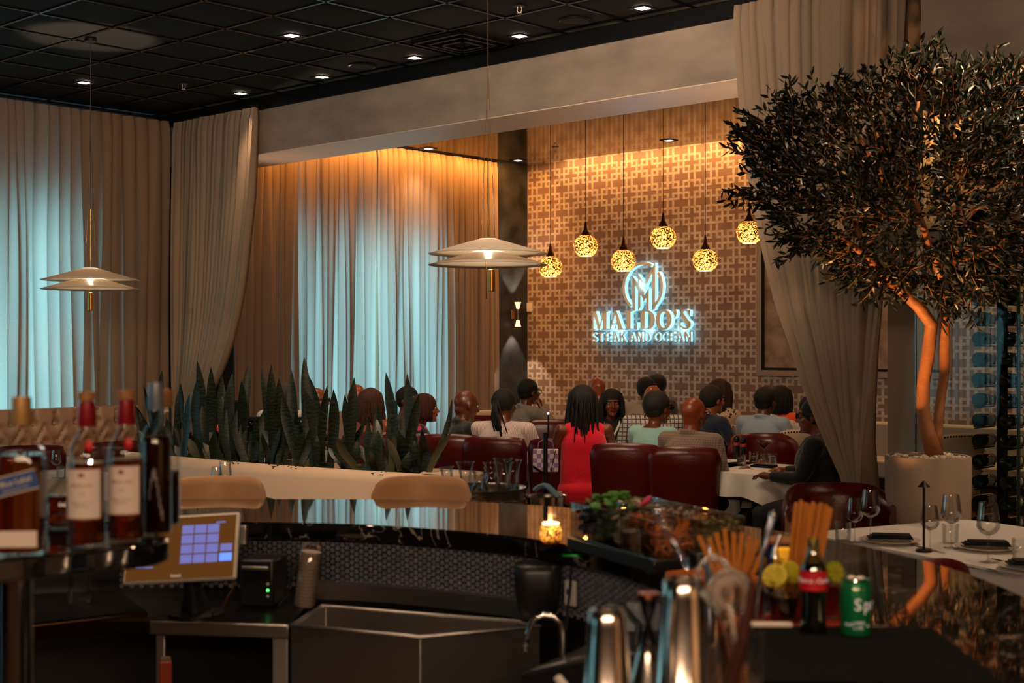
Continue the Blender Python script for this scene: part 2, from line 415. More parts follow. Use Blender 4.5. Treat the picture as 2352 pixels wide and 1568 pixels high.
rbox('ceiling_2', .30, A1, .60, 5.30, 4.09, 4.13, m_gloss)
rbox('ceiling_3', A0, A1, .60, 5.8, 4.32, 4.4, m_white)
ceil = struct(MB().box((9.8, -8.1, 4.22), (20.4, 16.3, .1)).build('ceiling', m_black, M=ROOM, smooth=0))
T = .61; na, nb = roomcoord(Vector((-3.5, 9.98, 0))); na %= T; nb %= T
bars = MB(); k = 0; a = na - T
while a < 20: bars.box((a, -8.1, 4.125), (.024, 16.2, .01)); a += T
b = nb - 27 * T
while b < 0:
    if b > -16: bars.box((9.8, b, 4.1245), (20.3, .024, .009))
    b += T
tag(bars.build('ceiling_grid', m_tbar, ceil, smooth=0))
tile_me = MB().box((0, 0, 0), (T - .026, T - .026, .02)).mesh('ceiling_tile', m_ceil, 0)
rest = MB(); a = na - T / 2
while a < 20:
    b = nb - T / 2 - 26 * T
    while b < 0:
        w3 = room(a, b, 0); D = w3.y
        if -16 < b < -.2 and a > -.1:
            vis = D > 3 and abs(w3.x / D) < .44 and (CEIL - EYE) / D * FPX < 860
            if vis:
                o = bpy.data.objects.new('ceiling_tile', tile_me); COL.objects.link(o); o.parent = ceil; o.location = (a, b, 4.142)
            else: rest.box((a, b, 4.142), (T - .026, T - .026, .02))
        b += T
    a += T
tag(rest.build('tile_field', m_ceil, ceil, smooth=0), kind='stuff')

# ------------------------------------------------------------------ ceiling fittings
m_lamp = mat('lamp_glow', (1, .8, .6), .5, emit=(1, .80, .62), es=5)
m_darkmetal = mat('dark_metal', (.02, .02, .02), .35, .8)
def downlight(name='recessed_downlight'):
    t = thing(name, 'x', 'ceiling light')
    mb = MB(); s = .07
    for q in ((-1, 0), (1, 0), (0, -1), (0, 1)):
        mb.box((q[0] * s, q[1] * s, -.004), (.02 if q[0] else .16, .02 if q[1] else .12, .008))
    mb.build('frame', m_darkmetal, t, smooth=0)
    MB().box((0, 0, -.002), (.085, .085, .004)).build('lens', m_lamp, t, smooth=0)
    return t
DL = ['square recessed ceiling light below the long ceiling bars, second from left in the upper row', 'square recessed ceiling light nearest above the left part of the plaster beam', 'square recessed ceiling light over the left half of the plaster beam, third from the corner',
      'square recessed ceiling light closest to the curtain corner', 'square recessed ceiling light beside the cable of the smaller disc pendant',
      'square recessed ceiling light right of the black air vent, under the sprinkler', 'square recessed ceiling light at the top edge, furthest to the right']
dl = downlight(); dsnap = snap(dl)
for i, v in enumerate(DOWNW):
    o = dl if i == 0 else copy_tree(dsnap)
    o.location = v + Vector((0, 0, -.002)); o.rotation_euler = (0, 0, ROOMZ); o['label'] = DL[i]; o['group'] = 'downlights in the black tile ceiling'
for i, v in enumerate(BACKW):
    o = copy_tree(dsnap); o.location = v + Vector((0, 0, -.001)); o.rotation_euler = (0, 0, ROOMZ)
    o['label'] = ['recessed light in the lacquered ceiling above the sheer window curtain', 'recessed light in the lacquered ceiling in front of the black pilaster', 'recessed light in the lacquered ceiling above the backlit sign'][i]
    o['group'] = 'downlights in the glossy back ceiling'
def ceil_at(px, py, z=CEIL):
    v = onz(px, 2 * HOR - py, 2 * EYE - z); return Vector((v.x, v.y, z))
m_chrome = mat('chrome', (.75, .74, .73), .12, 1)
for k, (px, py, z, lb) in enumerate([(422, 192, CEIL, 'small white fire sprinkler head over the left curtain corner'), (1193, 14, CEIL, 'small white fire sprinkler head at the top of the frame'),
                      (1275, 338, BCEIL, 'fire sprinkler head on the glossy ceiling near the pendants')]):
    t = thing('sprinkler_head', lb, 'sprinkler', ceil_at(px, py, z), 0, 'fire sprinklers')
    MB().lathe([(.045, -.004), (.045, 0)], 16).build('escutcheon', m_darkmetal, t)
    MB().tube([(-.012, 0, -.004), (-.016, 0, -.03), (-.008, 0, -.05)], .003, 6).tube([(.012, 0, -.004), (.016, 0, -.03), (.008, 0, -.05)], .003, 6).lathe([(.018, -.054), (.018, -.05)], 12).build('deflector', m_white, t)
t = thing('ceiling_air_vent', 'square black louvred air vent in the ceiling left of a recessed light', 'air vent', ceil_at(1062, 97), ROOMZ)
for i, s in enumerate((.28, .2, .12)):
    mb = MB()
    for q in ((-1, 0), (1, 0), (0, -1), (0, 1)):
        mb.box((q[0] * s, q[1] * s, -.012 - .006 * i), (.03 if q[0] else 2 * s + .03, .03 if q[1] else 2 * s + .03, .02))
    mb.build('louvre', m_darkmetal, t, smooth=0)
for px, py, lb in ((832, 152, 'round black ceiling speaker grille above the left half of the beam'), (1322, 47, 'round black ceiling speaker grille above the right half of the beam')):
    t = thing('ceiling_speaker', lb, 'speaker', ceil_at(px, py), 0, 'round ceiling speakers')
    MB().lathe([(.10, -.002), (.115, -.010), (.125, -.004), (.125, -.0005)], 32).build('bezel', m_darkmetal, t)
    MB().lathe([(.098, -.006), (.098, -.001)], 32).build('grille', mat('speaker_mesh', (.012, .012, .012), .6, bump=(700, 1)), t)

# ------------------------------------------------------------------ curtains
m_cur = cloth('linen_curtain', lin('9c8068'), (.80, .76, .70), .32)
m_sheer = cloth('sheer_curtain', lin('a48c7a'), (.85, .85, .84), .6)
m_curtied = cloth('linen_drape', lin('9f8975'), (.6, .5, .4), .12)
def curtain(name, label, line, ztop, zbot, n, amp, m, rows=26, head=.12, seed=1, step=10, nrm=None, flare=None, rod=None, group=None):
    """line(u, v) -> (a, b) in the room frame, v = 0 at the floor end, 1 at the heading"""
    rnd = random.Random(seed); ws = [rnd.uniform(.6, 1.45) for _ in range(n)]; tot = sum(ws); acc = 0; cols = []
    pr = [(rnd.uniform(.65, 1.15), rnd.uniform(-.3, .3), rnd.uniform(0, 6.3), rnd.uniform(.5, 1.6)) for _ in range(n)]
    for k in range(n):
        for q in range(step):
            cols.append((k, q / step, (acc + ws[k] * q / step) / tot))
        acc += ws[k]
    cols.append((n - 1, .9999, 1.0)); t = thing(name, label, 'curtain', (PX, PY, 0), ROOMZ, group)
    mb = MB(); nu = len(cols); vs = []
    for r in range(rows):
        f = r / (rows - 1); z = ztop - (ztop - zbot) * (f ** 1.25)
        v = (z - zbot) / (ztop - zbot); hd = min(1, (ztop - z) / head)
        for (k, ph, u) in cols:
            g, sk, p0, fr = pr[k]
            drift = .22 * math.sin(p0 + fr * (1 - v) * 3.2) * min(1, (1 - v) * 3) * math.sin(math.pi * ph) / n
            a, b = line(min(1, max(0, u + drift)), v); a2, b2 = line(min(1, u + .004), v); a1, b1 = line(max(0, u - .004), v)
            dx, dy = a2 - a1, b2 - b1; L = math.hypot(dx, dy) or 1; nx, ny = -dy / L, dx / L
            w0 = math.cos(2 * math.pi * ph); s2 = math.sin(2 * math.pi * ph)
            prof = 1 - 2 * abs(math.cos(math.pi * ph)) ** .75
            am = amp * g * (.62 + .38 * hd) * (1 + .25 * math.sin(p0 * 2 + 5 * v))
            pinch = (1 - hd) * .35
            lat = (.30 * s2 * am * 1.5) + pinch * .0
            vs.append((a + nx * prof * am + dx / L * lat, b + ny * prof * am + dy / L * lat, z))
    fs = [(r * nu + i, r * nu + i + 1, (r + 1) * nu + i + 1, (r + 1) * nu + i) for r in range(rows - 1) for i in range(nu - 1)]
    mb.add(vs, fs); mb.build('drape', m, t, 180)
    if rod:
        (ra, rb), (qa, qb), rz = rod
        MB().cyl((ra, rb, rz), (qa, qb, rz), .014, n=8).build('rail', m_darkmetal, t)
    return t
curtain('window_curtain', 'wide pleated beige window curtain along the left wall, glowing blue in front of the window', lambda u, v: (.03, -6.6 + 6.45 * u), 4.03, .02, 52, .075, m_cur, rod=((.03, -6.6), (.03, -.1), 4.06), seed=3)
curtain('window_curtain', 'pleated beige curtain in the back room, left panel up to the bright slit', lambda u, v: (.02, .70 + 2.05 * u), 4.10, .02, 21, .072, m_cur, seed=5, rod=((.02, .7), (.02, 4.93), 4.13))
curtain('window_curtain', 'pleated beige curtain in the back room, right panel beside the black pilaster', lambda u, v: (.02, 2.785 + 2.14 * u), 4.10, .02, 22, .072, m_cur, seed=6)
curtain('window_curtain', 'beige curtain over the side window behind the bar', lambda u, v: (.03, -9.3 + 2.65 * u), 4.03, .02, 24, .05, m_sheer, rows=6, step=6, seed=8)
curtain('window_curtain', 'beige curtain over the street windows behind the bar', lambda u, v: (-.2 + 5 * u, -15.85), 4.03, .02, 46, .05, m_sheer, rows=6, step=6, seed=9)
def interp(tab, x):
    tab = sorted(tab)
    if x <= tab[0][0]: return tab[0][1]
    for (x0, y0), (x1, y1) in zip(tab, tab[1:]):
        if x <= x1: f = (x - x0) / (x1 - x0); return y0 + (y1 - y0) * f
    return tab[-1][1]
# the two drapes that frame the opening, their free edges pulled aside
LE = [(4.0, 1.60), (3.5, 1.56), (3.1, 1.52), (2.7, 1.45), (2.3, 1.38), (2.0, 1.30), (1.7, 1.18), (1.5, 1.07), (1.3, .93), (1.1, .76), (.9, .58), (.5, .5), (0, .55)]
curtain('gathered_drape', 'gathered beige drape at the left end of the plaster beam, swept toward the corner', lambda u, v: (.20 + (interp(LE, v * 4.0) - .20) * u, -.13), 4.0, .02, 19, .062, m_curtied, seed=12, rows=40, rod=((.17, -.13), (1.62, -.13), 4.02))
def rl(z):                                    # left edge of the right drape
    return interp([(4.02, 7.20), (3.43, 7.24), (2.83, 7.31), (2.3, 7.42), (1.94, 7.51), (1.65, 7.62), (1.37, 7.71), (1.09, 7.83), (.75, 8.0), (.4, 8.03), (0, 8.03)], z)
def rr(z): return interp([(4.02, 8.44), (3.0, 8.43), (2.2, 8.34), (1.6, 8.26), (1.0, 8.2), (0, 8.2)], z)
def rline(u, v):
    z = v * 4.02; return (rl(z) + (rr(z) - rl(z)) * u, -.17 + .05 * math.sin(3 * u + z))
curtain('gathered_drape', 'tall gathered beige drape behind the olive tree at the right end of the beam', rline, 4.02, .02, 18, .075, m_curtied, seed=15, rows=44, rod=((7.1, -.13), (8.48, -.13), 4.04))
# ------------------------------------------------------------------ dining chairs
m_red = mat('red_leather', lin('4e0a08'), .30, spec=.5, bump=(60, .12), var=(5, lin('420706'), (.3, .7)))
m_reddark = mat('red_leather_seam', lin('3a0605'), .5)
m_legw = mat('dark_stained_wood', lin('1c0f09'), .4)
m_cream = mat('cream_leather', lin('b79a7c'), .5, bump=(80, .1))
m_nail = mat('nail_brass', lin('2a2018'), .35, .8)
m_stool = mat('tan_leather', lin('cc9c70'), .45, bump=(120, .08), var=(4, lin('c09066'), (.3, .7)))
def shell_back(w, z0, z1, th, curve, taper, round_r, lean=.06, n=17, rows=12):
    """upholstered back, its open side toward +y"""
    mb = MB(); vs = []; fs = []
    def pt(u, v, off):
        ww = w / 2 * (taper + (1 - taper) * v)
        x = (u * 2 - 1); edge = max(0, v - (1 - round_r)) / round_r
        ww *= math.sqrt(max(0, 1 - (edge ** 3.2) * .20))
        zc = z0 + (z1 - z0) * v - .02 * (x ** 4) * v
        y = curve * (x * x) - lean * v + off
        return (x * ww, y, zc)
    for side, off in ((0, -th / 2), (1, th / 2)):
        for j in range(rows):
            for i in range(n):
                u, v = i / (n - 1), j / (rows - 1)
                e = min(u, 1 - u, 1 - v, v + .3) ; k = min(1, e / .06) ** .5
                vs.append(pt(u, v, off * (.25 + .75 * k)))
    N = n * rows
    for j in range(rows - 1):
        for i in range(n - 1):
            a = j * n + i; fs.append((a, a + n, a + n + 1, a + 1)); fs.append((N + a, N + a + 1, N + a + n + 1, N + a + n))
    ring = [i for i in range(n)] + [j * n + n - 1 for j in range(1, rows)] + [(rows - 1) * n + i for i in range(n - 2, -1, -1)] + [j * n for j in range(rows - 2, 0, -1)]
    for q in range(len(ring)):
        a, b = ring[q], ring[(q + 1) % len(ring)]; fs.append((a, b, N + b, N + a))
    return mb.add(vs, fs), pt
def cushion(w, d, z0, z1, n=20, e=4, c=(0, 0)):
    mb = MB(); prof = [(0, z0), (.93, z0), (1, z0 + (z1 - z0) * .3), (1, z0 + (z1 - z0) * .7), (.93, z1 - .004), (0, z1 + .01)]
    rows = []
    for r, z in prof:
        rows.append([])
        for k in range(n):
            t = 2 * math.pi * k / n; cx, sy = math.cos(t), math.sin(t)
            q = (abs(cx) ** e + abs(sy) ** e) ** (-1 / e) * max(r, .001)
            rows[-1].append((c[0] + cx * q * w / 2, c[1] + sy * q * d / 2, z))
    vs = [p for r in rows for p in r]; fs = [(j * n + k, j * n + (k + 1) % n, (j + 1) * n + (k + 1) % n, (j + 1) * n + k) for j in range(len(rows) - 1) for k in range(n)]
    return mb.add(vs, fs)
def make_chair(name, label, kind):
    t = thing(name, label, 'chair')
    if kind == 'red':
        cushion(.46, .46, .36, .48).build('seat', m_red, t, 60)
        mb, pt = shell_back(.53, .20, .95, .06, .05, .86, .10); mb.build('backrest', m_red, t, 80, M=Matrix.Translation((0, -.20, 0)))
        MB().box((0, -.02, .33), (.38, .38, .06)).build('seat_frame', m_legw, t, bev=.01)
    elif kind == 'tub':
        cushion(.50, .50, .36, .48).build('seat', m_red, t, 60)
        mb = MB(); rows = 8; n = 33; vs = []; fs = []
        for s in (0, 1):
            for j in range(rows):
                for i in range(n):
                    u = -1 + 2 * i / (n - 1); an = u * 1.75; v = j / (rows - 1)
                    top = .90 - .20 * max(0, abs(u) - .42) ** 1.3; r = .285 + (.035 if s else -.03) * (1 - .75 * (v > .9))
                    vs.append((math.sin(an) * r, -math.cos(an) * r, .34 + (top - .34) * v + .02 * (j == rows - 1 and 0)))
        N = rows * n
        for j in range(rows - 1):
            for i in range(n - 1):
                a = j * n + i; fs.append((a, a + n, a + n + 1, a + 1)); fs.append((N + a, N + a + 1, N + a + n + 1, N + a + n))
        for i in range(n - 1): fs.append(((rows - 1) * n + i, N + (rows - 1) * n + i, N + (rows - 1) * n + i + 1, (rows - 1) * n + i + 1)); fs.append((i, i + 1, N + i + 1, N + i))
        for i in (0, n - 1):
            for j in range(rows - 1): a = j * n + i; fs.append((a, a + n, N + a + n, N + a))
        mb.add(vs, fs).build('backrest', m_red, t, 80)
        for an in (-.6, .6):
            MB().tube([(math.sin(an) * .318, -math.cos(an) * .318, .36), (math.sin(an) * .322, -math.cos(an) * .322, .6), (math.sin(an) * .318, -math.cos(an) * .318, .885)], .004, 6).build('seam', m_reddark, t)
    else:
        cushion(.48, .47, .36, .48).build('seat', m_cream, t, 60)
        mb, pt = shell_back(.50, .46, .93, .05, .05, .9, .12, .05); mb.build('backrest', m_cream, t, 80, M=Matrix.Translation((0, -.20, 0)))
        nb_ = MB()
        for i in range(19):
            p = pt(.04 + .92 * i / 18, .955, -.027); nb_.ell((p[0], p[1] - .20, p[2]), .0085, 6, 4)
        for i in range(14):
            for u in (.035, .965):
                p = pt(u, .05 + .85 * i / 13, -.027); nb_.ell((p[0], p[1] - .20, p[2]), .0085, 6, 4)
        tag(nb_.build('nailheads', m_nail, t), kind='stuff')
    for sx in (-1, 1):
        for sy in (-1, 1):
            MB().tube([(sx * .17, sy * .17 - .01, .36), (sx * .2, sy * .2 - .01, 0)], [.02, .013], 8).build('leg', m_legw, t)
    return t
CH = {}
def chair(kind, x, y, rz, label, group, seat=None, sc=None):
    if kind not in CH:
        nm = {'red': 'dining_chair', 'tub': 'tub_chair', 'cream': 'nailhead_chair'}[kind]
        o = make_chair(nm, label, kind); CH[kind] = snap(o)
        o.location = (x, y, 0); o.rotation_euler = (0, 0, rz)
    else: o = copy_tree(CH[kind], (x, y, 0), rz, label)
    o['group'] = group; return o
# rz = 0 faces away from the camera: the back of the chair is seen
RROW = R(-36)
row = [(1043, 1000, 'red leather chair behind the man in the dark suit'), (1145, 1006, 'red leather chair behind the person in the striped shirt'),
       (1296, 1010, 'red leather chair with the purple checked bag in front of it'), (1443, 1021, 'red leather chair behind the woman in pale teal'), (1578, 1029, 'red leather chair behind the bald man in the plaid jacket')]
FRONT = []
for px, py, lb in row:
    D = (EYE - .93) * FPX / (py - HOR) * 1.0
    v = xat(px, D, 0); FRONT.append((v.x, v.y + .2)); chair('red', v.x + .0, v.y + .14, R(-8), lb, 'red chairs in the front row')
for px, py, lb in ((955, 1000, 'red leather chair half hidden behind the right-most snake plant leaves'), (865, 996, 'red leather chair behind the snake plants below the woman with brown hair')):
    D = (EYE - .93) * FPX / (py - HOR); v = xat(px, D, 0); chair('red', v.x, v.y + .22, R(-14), lb, 'red chairs in the front row')
for px, py, rz, lb in ((1262, 978, 168, 'red leather chair across the table behind the thin black lamp'), (1080, 968, 165, 'red leather chair between the man in the dark suit and the ponytail'),
                       (1660, 995, 20, 'red tub chair at the small table behind the pepper mills'), (1766, 1000, 2, 'red tub chair behind the martini glass'),):
    D = (EYE - .91) * FPX / (py - HOR); v = xat(px, D, 0)
    chair('tub' if px > 1600 else 'red', v.x, v.y + .2, R(rz) if px < 1600 else R(rz + 180), lb, 'red chairs around the dining tables')
chair('tub', 1.79, 7.35, R(180), 'large red tub chair behind the white table with the wine glasses', 'red tub chairs at the right-hand table')
v = onz(2062, 1262, .90); chair('tub', v.x - .02, v.y + .06, R(-14), 'red tub chair on the near side of the white table, above the bar', 'red tub chairs at the right-hand table')
for px, py, rz, lb in ((1762, 980, -4, 'cream nailhead chair behind the man in the light blue shirt'), (1655, 976, -20, 'cream nailhead chair behind the man in the navy suit'), (1840, 990, 10, 'cream nailhead chair right of the light blue shirt, partly behind the black suit'),
                       (1108, 950, 150, 'cream nailhead chair between the dark suit and the striped shirt'), (1255, 962, 160, 'cream nailhead chair right of the man in the grey jacket'), (1232, 965, 10, 'cream nailhead chair behind the man in the grey jacket'),
                       (2190, 1000, 20, 'cream nailhead chair seen through the glass left of the wine rack')):
    D = (EYE - .91) * FPX / (py - HOR); v = xat(px, D, 0); chair('cream', v.x, v.y + .2, R(rz), lb, 'cream nailhead chairs in the back room')
for px, D, rz, lb in ((250, 10.4, 35, 'red leather chair in front of the tufted banquette, between the bottles'), (60, 10.0, 25, 'red leather chair in front of the tufted banquette at the left edge')):
    v = xat(px, D, 0); chair('red', v.x, v.y, R(rz), lb, 'red chairs by the tufted banquette')

# ------------------------------------------------------------------ tables under white cloths
m_linen = mat('table_linen', lin('d8cfc4'), .8, sheen=.3, bump=(40, .1))
def table(x, y, rz, w, d, label, drop=.32, rnd=.0, round_=False, z=.765):
    t = thing('dining_table', 'table under ' + label, 'table', (x, y, 0), rz)
    if round_: MB().lathe([(w / 2 - .02, z - .04), (w / 2 - .02, z - .01)], 32).build('tabletop', m_legw, t)
    else: MB().box((0, 0, z - .025), (w - .04, d - .04, .03)).build('tabletop', m_legw, t, bev=.005)
    MB().lathe([(.27, 0), (.27, .015), (.05, .04), (.04, .1), (.04, z - .04)], 20).build('pedestal', m_legw, t)
    c = thing('tablecloth', label, 'tablecloth', (x, y, 0), rz, 'white tablecloths')
    n = 96; mb = MB(); vs = []; fs = []; rows = [0, .001, .985, 1.0, 1.004, 1.0, 1.0, 1.0, 1.0]
    zs = [z, z, z, z - .002, z - .012, z - drop * .25, z - drop * .5, z - drop * .75, z - drop]
    e = 2 if round_ else 14
    for j, (rr_, zz) in enumerate(zip(rows, zs)):
        for k in range(n):
            an = 2 * math.pi * k / n; cx, sy = math.cos(an), math.sin(an)
            q = (abs(cx) ** e + abs(sy) ** e) ** (-1 / e)
            fold = max(0, j - 4) / 4; wv = .035 * fold * math.sin(an * (9 if round_ else 12) + 1.3) + .015 * fold
            low = 0
            if not round_: low = -fold * .12 * (1 - abs(abs(math.cos(2 * an)) )) ** 3
            vs.append((cx * q * (w / 2 * rr_ + wv), sy * q * (d / 2 * rr_ + wv), zz + low))
    fs = [(j * n + k, j * n + (k + 1) % n, (j + 1) * n + (k + 1) % n, (j + 1) * n + k) for j in range(8) for k in range(n)]
    mb.add(vs, fs).build('cloth', m_linen, c, 60)
    return c
v = onz(1746, 1078, .765)
table(v.x, v.y + .12, ROOMZ, .85, .85, 'white tablecloth with a pointed corner under the martini glass', drop=.17)
v = onz(1395, 1052, .765); table(v.x + .05, v.y + .1, RROW, 2.4, .8, 'long white tablecloth behind the front row of red chairs')
v = xat(960, 12.6, 0); table(v.x, v.y, RROW, 2.4, .8, 'long white tablecloth behind the snake plants')
v = xat(1500, 14.3, 0); table(v.x, v.y, ROOMZ, 3.0, .75, 'white tablecloth along the wallpapered wall')
v = xat(1790, 13.2, 0); table(v.x, v.y, ROOMZ, .9, .9, 'white tablecloth in front of the woman in orange')
TR = (2.12, 5.95)
table(TR[0] + .27, TR[1] - .05, R(-62), 2.1, 1.12, 'large white tablecloth with wine glasses at the right edge', drop=.26)
v = onz(118, 1098, .765); table(v.x - .15, v.y + .32, ROOMZ, .75, .75, 'white tablecloth behind the whisky bottles at the left', drop=.3)

# ------------------------------------------------------------------ tufted banquette and wall bench
m_tuft = mat('beige_leather', lin('a98468'), .42, bump=(90, .08), var=(4, lin('99755b'), (.3, .7)))
t = thing('tufted_banquette', 'beige button-tufted banquette in front of the left window curtain', 'banquette', (PX, PY, 0), ROOMZ)
pitch = .22; mb = MB(); nx = 200; nz = 26; L0, L1 = -5.2, -.75
def tuft(u, v):
    b = L0 + (L1 - L0) * u; z = .46 + .60 * v; d = 0
    r = (z - .92) / .17
    for rr_ in (0, -1, -2):
        bx = ((b / pitch + (.5 if rr_ % 2 else 0)) % 1) - .5; dz = (z - (.92 + rr_ * .17)); d = max(d, math.exp(-((bx * pitch) ** 2 + dz ** 2) / .0012))
    ch = ((b / pitch) % 1) - .5; groove = math.exp(-(ch * pitch / .018) ** 2) * (1 if z > .92 else .0)
    row_ = (z - .92) / .17; diag = 0
    if z < .92:
        p = (b / pitch) % 1; q = ((-row_) % 2); lam = abs(((p + .5) % 1) - .5) * 2
        for s in (1, -1):
            e = ((b / pitch + .5 + s * (-row_) * .5) % 1) - .5; diag = max(diag, math.exp(-(e * pitch / .016) ** 2))
    y = .46 + .05 * math.sin(math.pi * min(1, max(0, v * .94 + .03))) - .065 * d - .038 * max(groove, diag)
    return (y, b, z - .02 * 0)
mb.grid(tuft, nx, nz)
mb.add([(.30, L0, .46), (.30, L1, .46), (.30, L1, 1.06), (.30, L0, 1.06)], [(0, 1, 2, 3)])
mb.box((.375, (L0 + L1) / 2, 1.052), (.17, L1 - L0, .03)).box((.36, L1 - .01, .76), (.17, .02, .6))
mb.build('backrest', m_tuft, t, 60)
btn = MB().ell((0, 0, 0), (.012, .016, .016), 8, 6).mesh('button', m_tuft)
b = math.ceil(-3.4 / pitch) * pitch
while b < L1:
    for rr_ in (0, -1):
        bb = b + (0 if rr_ == 0 else -pitch / 2) + pitch * .5
        if bb < L1: o = bpy.data.objects.new('button', btn); COL.objects.link(o); o.parent = t; o.location = (.452, bb, .92 + rr_ * .17)
    b += pitch
MB().box((.60, (L0 + L1) / 2, .36), (.52, L1 - L0, .2)).build('seat', m_tuft, t, bev=.03)
MB().box((.58, (L0 + L1) / 2, .13), (.5, L1 - L0, .26)).build('plinth', m_legw, t)
t = thing('wall_bench', 'grey upholstered bench back along the foot of the wallpapered wall', 'bench', (PX, PY, 0), ROOMZ)
mb = MB(); mb.box((6.2, 5.47, .62), (6.2, .14, .42)); mb.build('backrest', mat('grey_leather', lin('8c8078'), .5), t, bev=.03)
MB().box((6.2, 5.2, .36), (6.2, .5, .2)).build('seat', MATS['grey_leather'], t, bev=.03)
MB().box((6.2, 5.25, .13), (6.1, .42, .26)).build('plinth', m_legw, t)

# ------------------------------------------------------------------ framed art, wall switch, sconce, sign
t = thing('framed_artwork', 'large framed pale abstract panel on the wallpapered wall right of the sign', 'picture', (PX, PY, 0), ROOMZ)
x0, x1, z0, z1, y = 3.70, 6.1, 1.31, 2.98, 5.55
def frame(mb, x0, x1, z0, z1, w, yc, th):
    mb.box(((x0 + x1) / 2, yc, z0 + w / 2), (x1 - x0, th, w)).box(((x0 + x1) / 2, yc, z1 - w / 2), (x1 - x0, th, w))
    return mb.box((x0 + w / 2, yc, (z0 + z1) / 2), (w, th, z1 - z0 - 2 * w)).box((x1 - w / 2, yc, (z0 + z1) / 2), (w, th, z1 - z0 - 2 * w))
frame(MB(), x0, x1, z0, z1, .065, y - .01, .045).build('outer_frame', mat('grey_frame', lin('8a7b6e'), .5), t, smooth=0)
frame(MB(), x0 + .065, x1 - .065, z0 + .065, z1 - .065, .03, y - .005, .04).build('inner_frame', m_black, t, smooth=0)
MB().box(((x0 + x1) / 2, y + .008, (z0 + z1) / 2), (x1 - x0 - .19, .012, z1 - z0 - .19)).build('canvas', mat('abstract_canvas', lin('9d8375'), .8, var=(5, lin('75604f'), (.35, .6)), bump=(4, 1)), t, smooth=0)
t = thing('wall_switch', 'small white switch plate at the left end of the wallpaper', 'switch', room(.05, 5.575, 2.18), ROOMZ)
MB().box((0, -.008, 0), (.085, .016, .12)).build('plate', m_white, t, bev=.003); MB().box((0, -.018, 0), (.03, .006, .05)).build('rocker', m_white, t)
t = thing('wall_sconce', 'two-cup brass wall sconce on the black pilaster, lit up and down', 'wall lamp', room(.0, 5.27, 2.08), ROOMZ)
m_brass = mat('brass', lin('b98a4e'), .25, 1)
m_cup = mat('sconce_cup', lin('e0b080'), .4, emit=(1, .62, .3), es=2.2)
MB().box((.01, 0, 0), (.02, .06, .12)).build('mount', m_brass, t, bev=.004)
MB().cyl((.02, 0, 0), (.11, 0, 0), .006).cyl((.11, 0, -.12), (.11, 0, .12), .008).build('stem', m_brass, t)
for s in (1, -1):
    mb = MB(); mb.lathe([(.018, s * .075), (.022, s * .09), (.034, s * .15), (.045, s * .165), (.042, s * .165), (.018, s * .095)], 20, (.11, 0, 0)); mb.build('cup', m_cup, t)
    light('sconce_beam', 'SPOT', room(.10, 5.27, 2.08 + s * .16), 45, (1, .85, .66), rot=(0, 0, 0) if s < 0 else (math.pi, 0, 0), spot_size=R(70), spot_blend=.25, shadow_soft_size=.02)

m_letter = mat('sign_metal', lin('f4ead0'), .45, 0)
m_led = mat('sign_led', (.3, .8, 1), .5, emit=(.22, .66, 1.0), es=1.9)
sg = thing('illuminated_sign', 'backlit sign with an MM monogram over two lines of letters on the wallpaper', 'sign', room(1.22, 5.575, 0), ROOMZ)
def stroke(pts, wd):
    """polyline to a list of quads (x, z)"""
    out = []
    for (p, q) in zip(pts, pts[1:]):
        d = Vector((q[0] - p[0], q[1] - p[1])).normalized() * wd / 2; n = Vector((-d.y, d.x))
        out.append([(p[0] + n.x, p[1] + n.y), (p[0] - n.x, p[1] - n.y), (q[0] - n.x, q[1] - n.y), (q[0] + n.x, q[1] + n.y)])
    return out
def letter(name, polys, x0, z0, sx, sz, parent, back=-.018):
    """face stands off the wall on a slightly larger lit body"""
    X = Matrix(((1, 0, 0), (0, 0, 1), (0, 1, 0))).to_4x4()
    f = MB(); g = MB()
    for pl in polys:
        P = [(x0 + x * sx, z0 + z * sz) for x, z in pl]
        ar = sum(P[i][0] * P[(i + 1) % len(P)][1] - P[(i + 1) % len(P)][0] * P[i][1] for i in range(len(P)))
        if ar < 0: P = P[::-1]
        f.add(*prism_vf(P, -.085, -.075)); g.add(*prism_vf(P, -.074, back))
    o = f.build(name, m_letter, parent, smooth=0); g.build('lit_body', m_led, o, smooth=0); return o
def prism_vf(P, y0, y1):
    n = len(P); vs = [(x, y0, z) for x, z in P] + [(x, y1, z) for x, z in P]
    return vs, [tuple(range(n)), tuple(range(2 * n - 1, n - 1, -1))] + [(i, n + i, n + (i + 1) % n, (i + 1) % n) for i in range(n)]
def arc(cx, cz, rx, rz, a0, a1, wd, n=14, taper=None):
    out = []
    for i in range(n):
        t0, t1 = R(a0 + (a1 - a0) * i / n), R(a0 + (a1 - a0) * (i + 1) / n)
        def wd_(t): return wd if taper is None else taper(t)
        w0, w1 = wd_(t0), wd_(t1); c0, s0, c1, s1 = math.cos(t0), math.sin(t0), math.cos(t1), math.sin(t1)
        out.append([(cx + (rx + w0 / 2) * c0, cz + (rz + w0 / 2) * s0), (cx + (rx + w1 / 2) * c1, cz + (rz + w1 / 2) * s1), (cx + (rx - w1 / 2) * c1, cz + (rz - w1 / 2) * s1), (cx + (rx - w0 / 2) * c0, cz + (rz - w0 / 2) * s0)])
    return out
ser = lambda x, z, w, h=.07: [(x - w / 2, z), (x + w / 2, z), (x + w / 2, z + h), (x - w / 2, z + h)]
thick = lambda t: .11 + .17 * abs(math.cos(t)) ** 1.5
